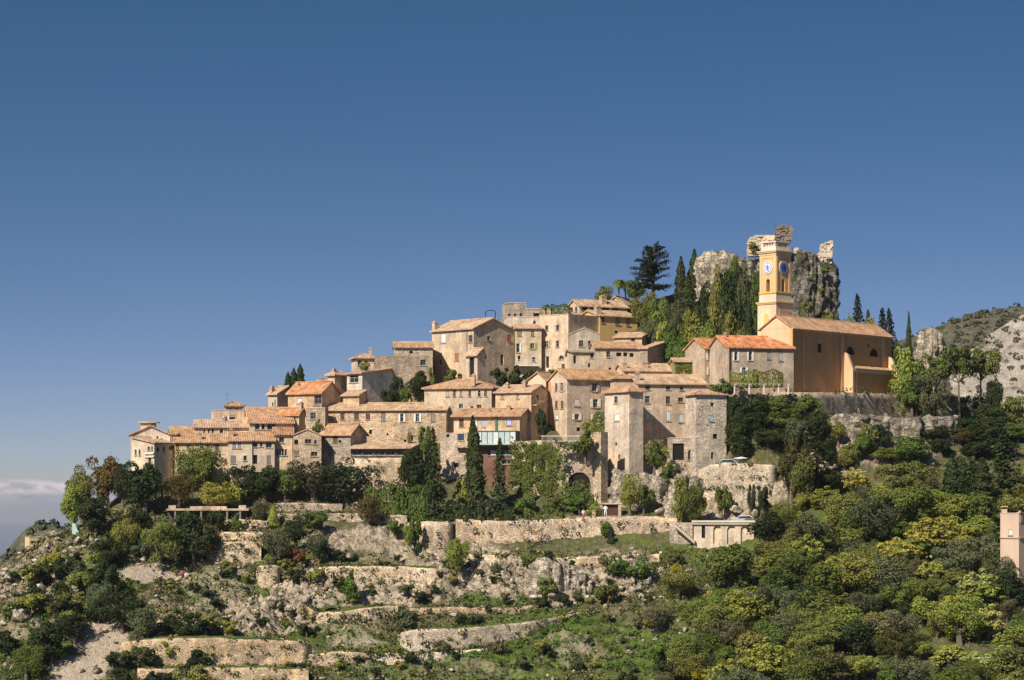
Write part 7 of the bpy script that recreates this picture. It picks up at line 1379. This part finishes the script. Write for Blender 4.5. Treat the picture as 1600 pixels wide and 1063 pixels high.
# ------------------------------------------------------------------ scrub and loose rock
rng = np.random.RandomState(77); SP = []; 
def scatter_px(n, x0, x1, y0, y1, cond=None):
    out = []
    xs_ = rng.uniform(-95, 60, n*3); ys_ = rng.uniform(330, 408, n*3); z = ground(xs_, ys_); px = CX+F*xs_/ys_; py = HZ-F*z/ys_
    ok = (px > x0) & (px < x1) & (py > y0) & (py < y1)
    return xs_[ok][:n], ys_[ok][:n], z[ok][:n], px[ok][:n], py[ok][:n]
x, y, z, px, py = scatter_px(15000, -60, 1330, 800, 1090)
bare = _spot(BARE, x, y, ground0(x, y)); grs = _spot(GRASS, x, y, ground0(x, y)); rck = _spot(ROCKY, x, y, ground0(x, y)); keep = (rng.rand(len(x)) > bare*1.4) & (rng.rand(len(x)) > grs*.35) & (rng.rand(len(x)) > rck*.55) & ~((py < 860) & (px > 440))
x, y, z, px = x[keep], y[keep], z[keep], px[keep]; grs = grs[keep]
for Q_, nx_, ny_, jg in WALLQ:          # plants rooted in the joints, on the crest and at the foot of the terrace walls
    m = int(len(Q_)*1.7); i_ = rng.randint(0, len(Q_), m); f_ = rng.choice([1.02, 1.0, .12, .15, .5, .75], m)*rng.uniform(.9, 1.04, m); o_ = np.where(f_ > .9, rng.uniform(-.8, .15, m), .2)
    zb_ = Q_[i_, 3]+1.2; x = np.r_[x, Q_[i_, 0]+nx_[i_]*o_]; y = np.r_[y, Q_[i_, 1]+ny_[i_]*o_]; z = np.r_[z, zb_+(Q_[i_, 2]-zb_)*f_+np.where(f_ > .9, jg[i_], 0)]; px = np.r_[px, np.full(m, 600)]; grs = np.r_[grs, np.zeros(m)]
n = len(x); per = 16; R = rng.uniform(.2, .7, n)*np.where(px < 350, 1.25, 1.0); id_ = np.repeat(np.arange(n), per)
D = rng.normal(0, 1, (n*per, 3)); D[:, 2] = np.abs(D[:, 2])*.9; D /= np.linalg.norm(D, axis=1, keepdims=True); P = np.stack([x, y, z], 1)[id_]+D*R[id_][:, None]*rng.uniform(.5, 1, (n*per, 1))
V, Q = leaf_quads(P, D+np.array([0, 0, .3]), R[id_]*rng.uniform(.35, .7, n*per), rng, .8, .6)
pal = np.array([(.055, .075, .02), (.10, .125, .03), (.09, .085, .04), (.15, .16, .04), (.045, .058, .018), (.16, .125, .06), (.21, .19, .06), (.035, .05, .016)]); ci = rng.randint(0, len(pal), n); tint = pal[ci]*rng.uniform(.75, 1.25, (n, 1))
gs = grs > .5; tint[gs] = np.array([.055, .10, .018])*rng.uniform(.6, 1.4, (gs.sum(), 1))
me = np_mesh('scrub', V, Q, M['tuft']); ca = np.ones((len(V), 4), np.float32); ca[:, :3] = np.repeat(tint[id_], 4, 0); me.color_attributes.new('tint', 'FLOAT_COLOR', 'POINT').data.foreach_set('color', ca.ravel())
tag(link('scrub', me), 'low herbs and scrub between the rocks on the open slope', None, None, 'stuff')
def rocks(name, label, x, y, z, R, mat, seed):
    rng = np.random.RandomState(seed); import bmesh
    bm = bmesh.new(); bmesh.ops.create_icosphere(bm, subdivisions=2, radius=1); bv = np.array([v.co[:] for v in bm.verts]); bf = np.array([[v.index for v in f.verts] for f in bm.faces]); bm.free(); n = len(x)
    V = np.repeat(bv[None], n, 0); 
    for k in range(7):                   # cut flat facets so that each stone is angular
        d = rng.normal(0, 1, (n, 3)); d /= np.linalg.norm(d, axis=1, keepdims=True); h_ = rng.uniform(.45, .8, n); s_ = np.einsum('nij,nj->ni', V, d)-h_[:, None]; V = V-np.maximum(s_, 0)[:, :, None]*d[:, None, :]
    V = V*(R[:, None]*rng.uniform(.6, 1.3, (n, 3)))[:, None, :]; V[:, :, 2] *= .75; V = V+np.stack([x, y, z], 1)[:, None, :]
    F_ = (bf[None]+(np.arange(n)*len(bv))[:, None, None]).reshape(-1, 3); me = np_mesh(name, V.reshape(-1, 3), F_, M[mat]); return tag(link(name, me), label, None, None, 'stuff')
x, y, z, px, py = scatter_px(12000, -60, 1240, 812, 1090); rck = _spot(ROCKY, x, y, ground0(x, y)); grs = _spot(GRASS, x, y, ground0(x, y)); keep = (rng.rand(len(x)) < .10+rck*.9) & (rng.rand(len(x)) > grs) & ~((py < 858) & (px > 440))
x, y, z = x[keep], y[keep], z[keep]; R = .10+.75*rng.rand(len(x))**4.0+.14*rng.rand(len(x)); rocks('loose_rock', 'pale loose limestone rocks strewn over the open slope', x, y, z+R*.15, R, 'rock_pale', 5)
for i, (px, py, r, lb) in enumerate([(1128, 940, .9, 'white boulder between the round olive trees in the wood'), (1178, 800, 1.0, 'pale flat topped block beside the pale car'), (1150, 803, 1.0, 'yellowish boulder left of the pale car'), (1036, 798, 1.1, 'pale slab rock above the long retaining wall'), (1004, 765, 1.2, 'grey pointed rock among the bushes under the towers'), (62, 930, 1.3, 'large pale boulder near the left edge'), (92, 893, .9, 'pale pointed rock left of the dark bush'), (20, 905, 1.3, 'broad pale rock at the left edge'), (36, 965, 1.4, 'white standing rock low on the left'), (1268, 768, .8, 'white boulder beside the yellow green tree near the road'), (740, 880, 1.0, 'grey boulder right of the light green young tree'), (548, 870, 1.1, 'pale flat rock in the upper garden'), (1245, 862, .9, 'grey boulder deep in the wood')]):
    x, Y, g = hit(px, py+6); me_o = rocks('boulder', lb, np.array([0.0]), np.array([0.0]), np.array([0.0]), np.array([r]), 'rock_pale', 40+i); me_o.location = (x, Y-.3, g+r*.3); me_o['kind'] = 'thing'; me_o['category'] = 'boulder'
# scrub dots on the far hills
def hill_bush(name, label, fz, x0, x1, y0, y1, n, r0, r1, col, seed):
    rng = np.random.RandomState(seed); x = rng.uniform(x0, x1, n); y = rng.uniform(y0, y1, n); z = fz(x, y); per = 14; id_ = np.repeat(np.arange(n), per); D = rng.normal(0, 1, (n*per, 3)); D[:, 2] = abs(D[:, 2]); D /= np.linalg.norm(D, axis=1, keepdims=True); R = rng.uniform(r0, r1, n)
    P = np.stack([x, y, z], 1)[id_]+D*R[id_][:, None]*.8; V, Q = leaf_quads(P, D, R[id_]*.9, rng, .9, .5); me = np_mesh(name, V, Q, M['tuft']); ca = np.ones((len(V), 4), np.float32); ca[:, :3] = np.repeat((np.array(col)*rng.uniform(.7, 1.3, (n, 1)))[id_], 4, 0)
    me.color_attributes.new('tint', 'FLOAT_COLOR', 'POINT').data.foreach_set('color', ca.ravel()); tag(link(name, me), label, None, None, 'stuff')
hill_bush('hillside_scrub', 'dark scrub dotting the pale rocky hillside at the right edge', near_z, 130, 240, 780, 960, 1500, .5, 1.5, (.075, .08, .035), 3)
hill_bush('ridge_scrub', 'scrub dotting the distant grey green ridge', far_z, 220, 400, 1300, 1710, 2600, .9, 2.6, (.07, .075, .04), 4)
hill_bush('headland_scrub', 'scrub on the distant headland at the left edge', head_z, -140, -95, 560, 625, 300, .5, 1.6, (.06, .075, .04), 6)

# ------------------------------------------------------------------ the air
mb = MB(); mb.box((-31000, -3500, -440), (62000, 0, 0), (0, 49000, 0), (0, 0, 505))
hz = mb.build('haze', M['dark']); hz.data.materials.clear()
hm = bpy.data.materials.new('haze_air'); hm.use_nodes = True; n_ = hm.node_tree; n_.nodes.clear(); o_ = n_.nodes.new('ShaderNodeOutputMaterial'); v_ = n_.nodes.new('ShaderNodeVolumePrincipled')
v_.inputs['Color'].default_value = (0.80, 0.86, 0.97, 1); v_.inputs['Density'].default_value = 4.2e-5; v_.inputs['Anisotropy'].default_value = 0.2; n_.links.new(v_.outputs[0], o_.inputs['Volume']); hz.data.materials.append(hm)
tag(hz, 'thin blue summer haze over sea and hills', None, None, 'stuff')
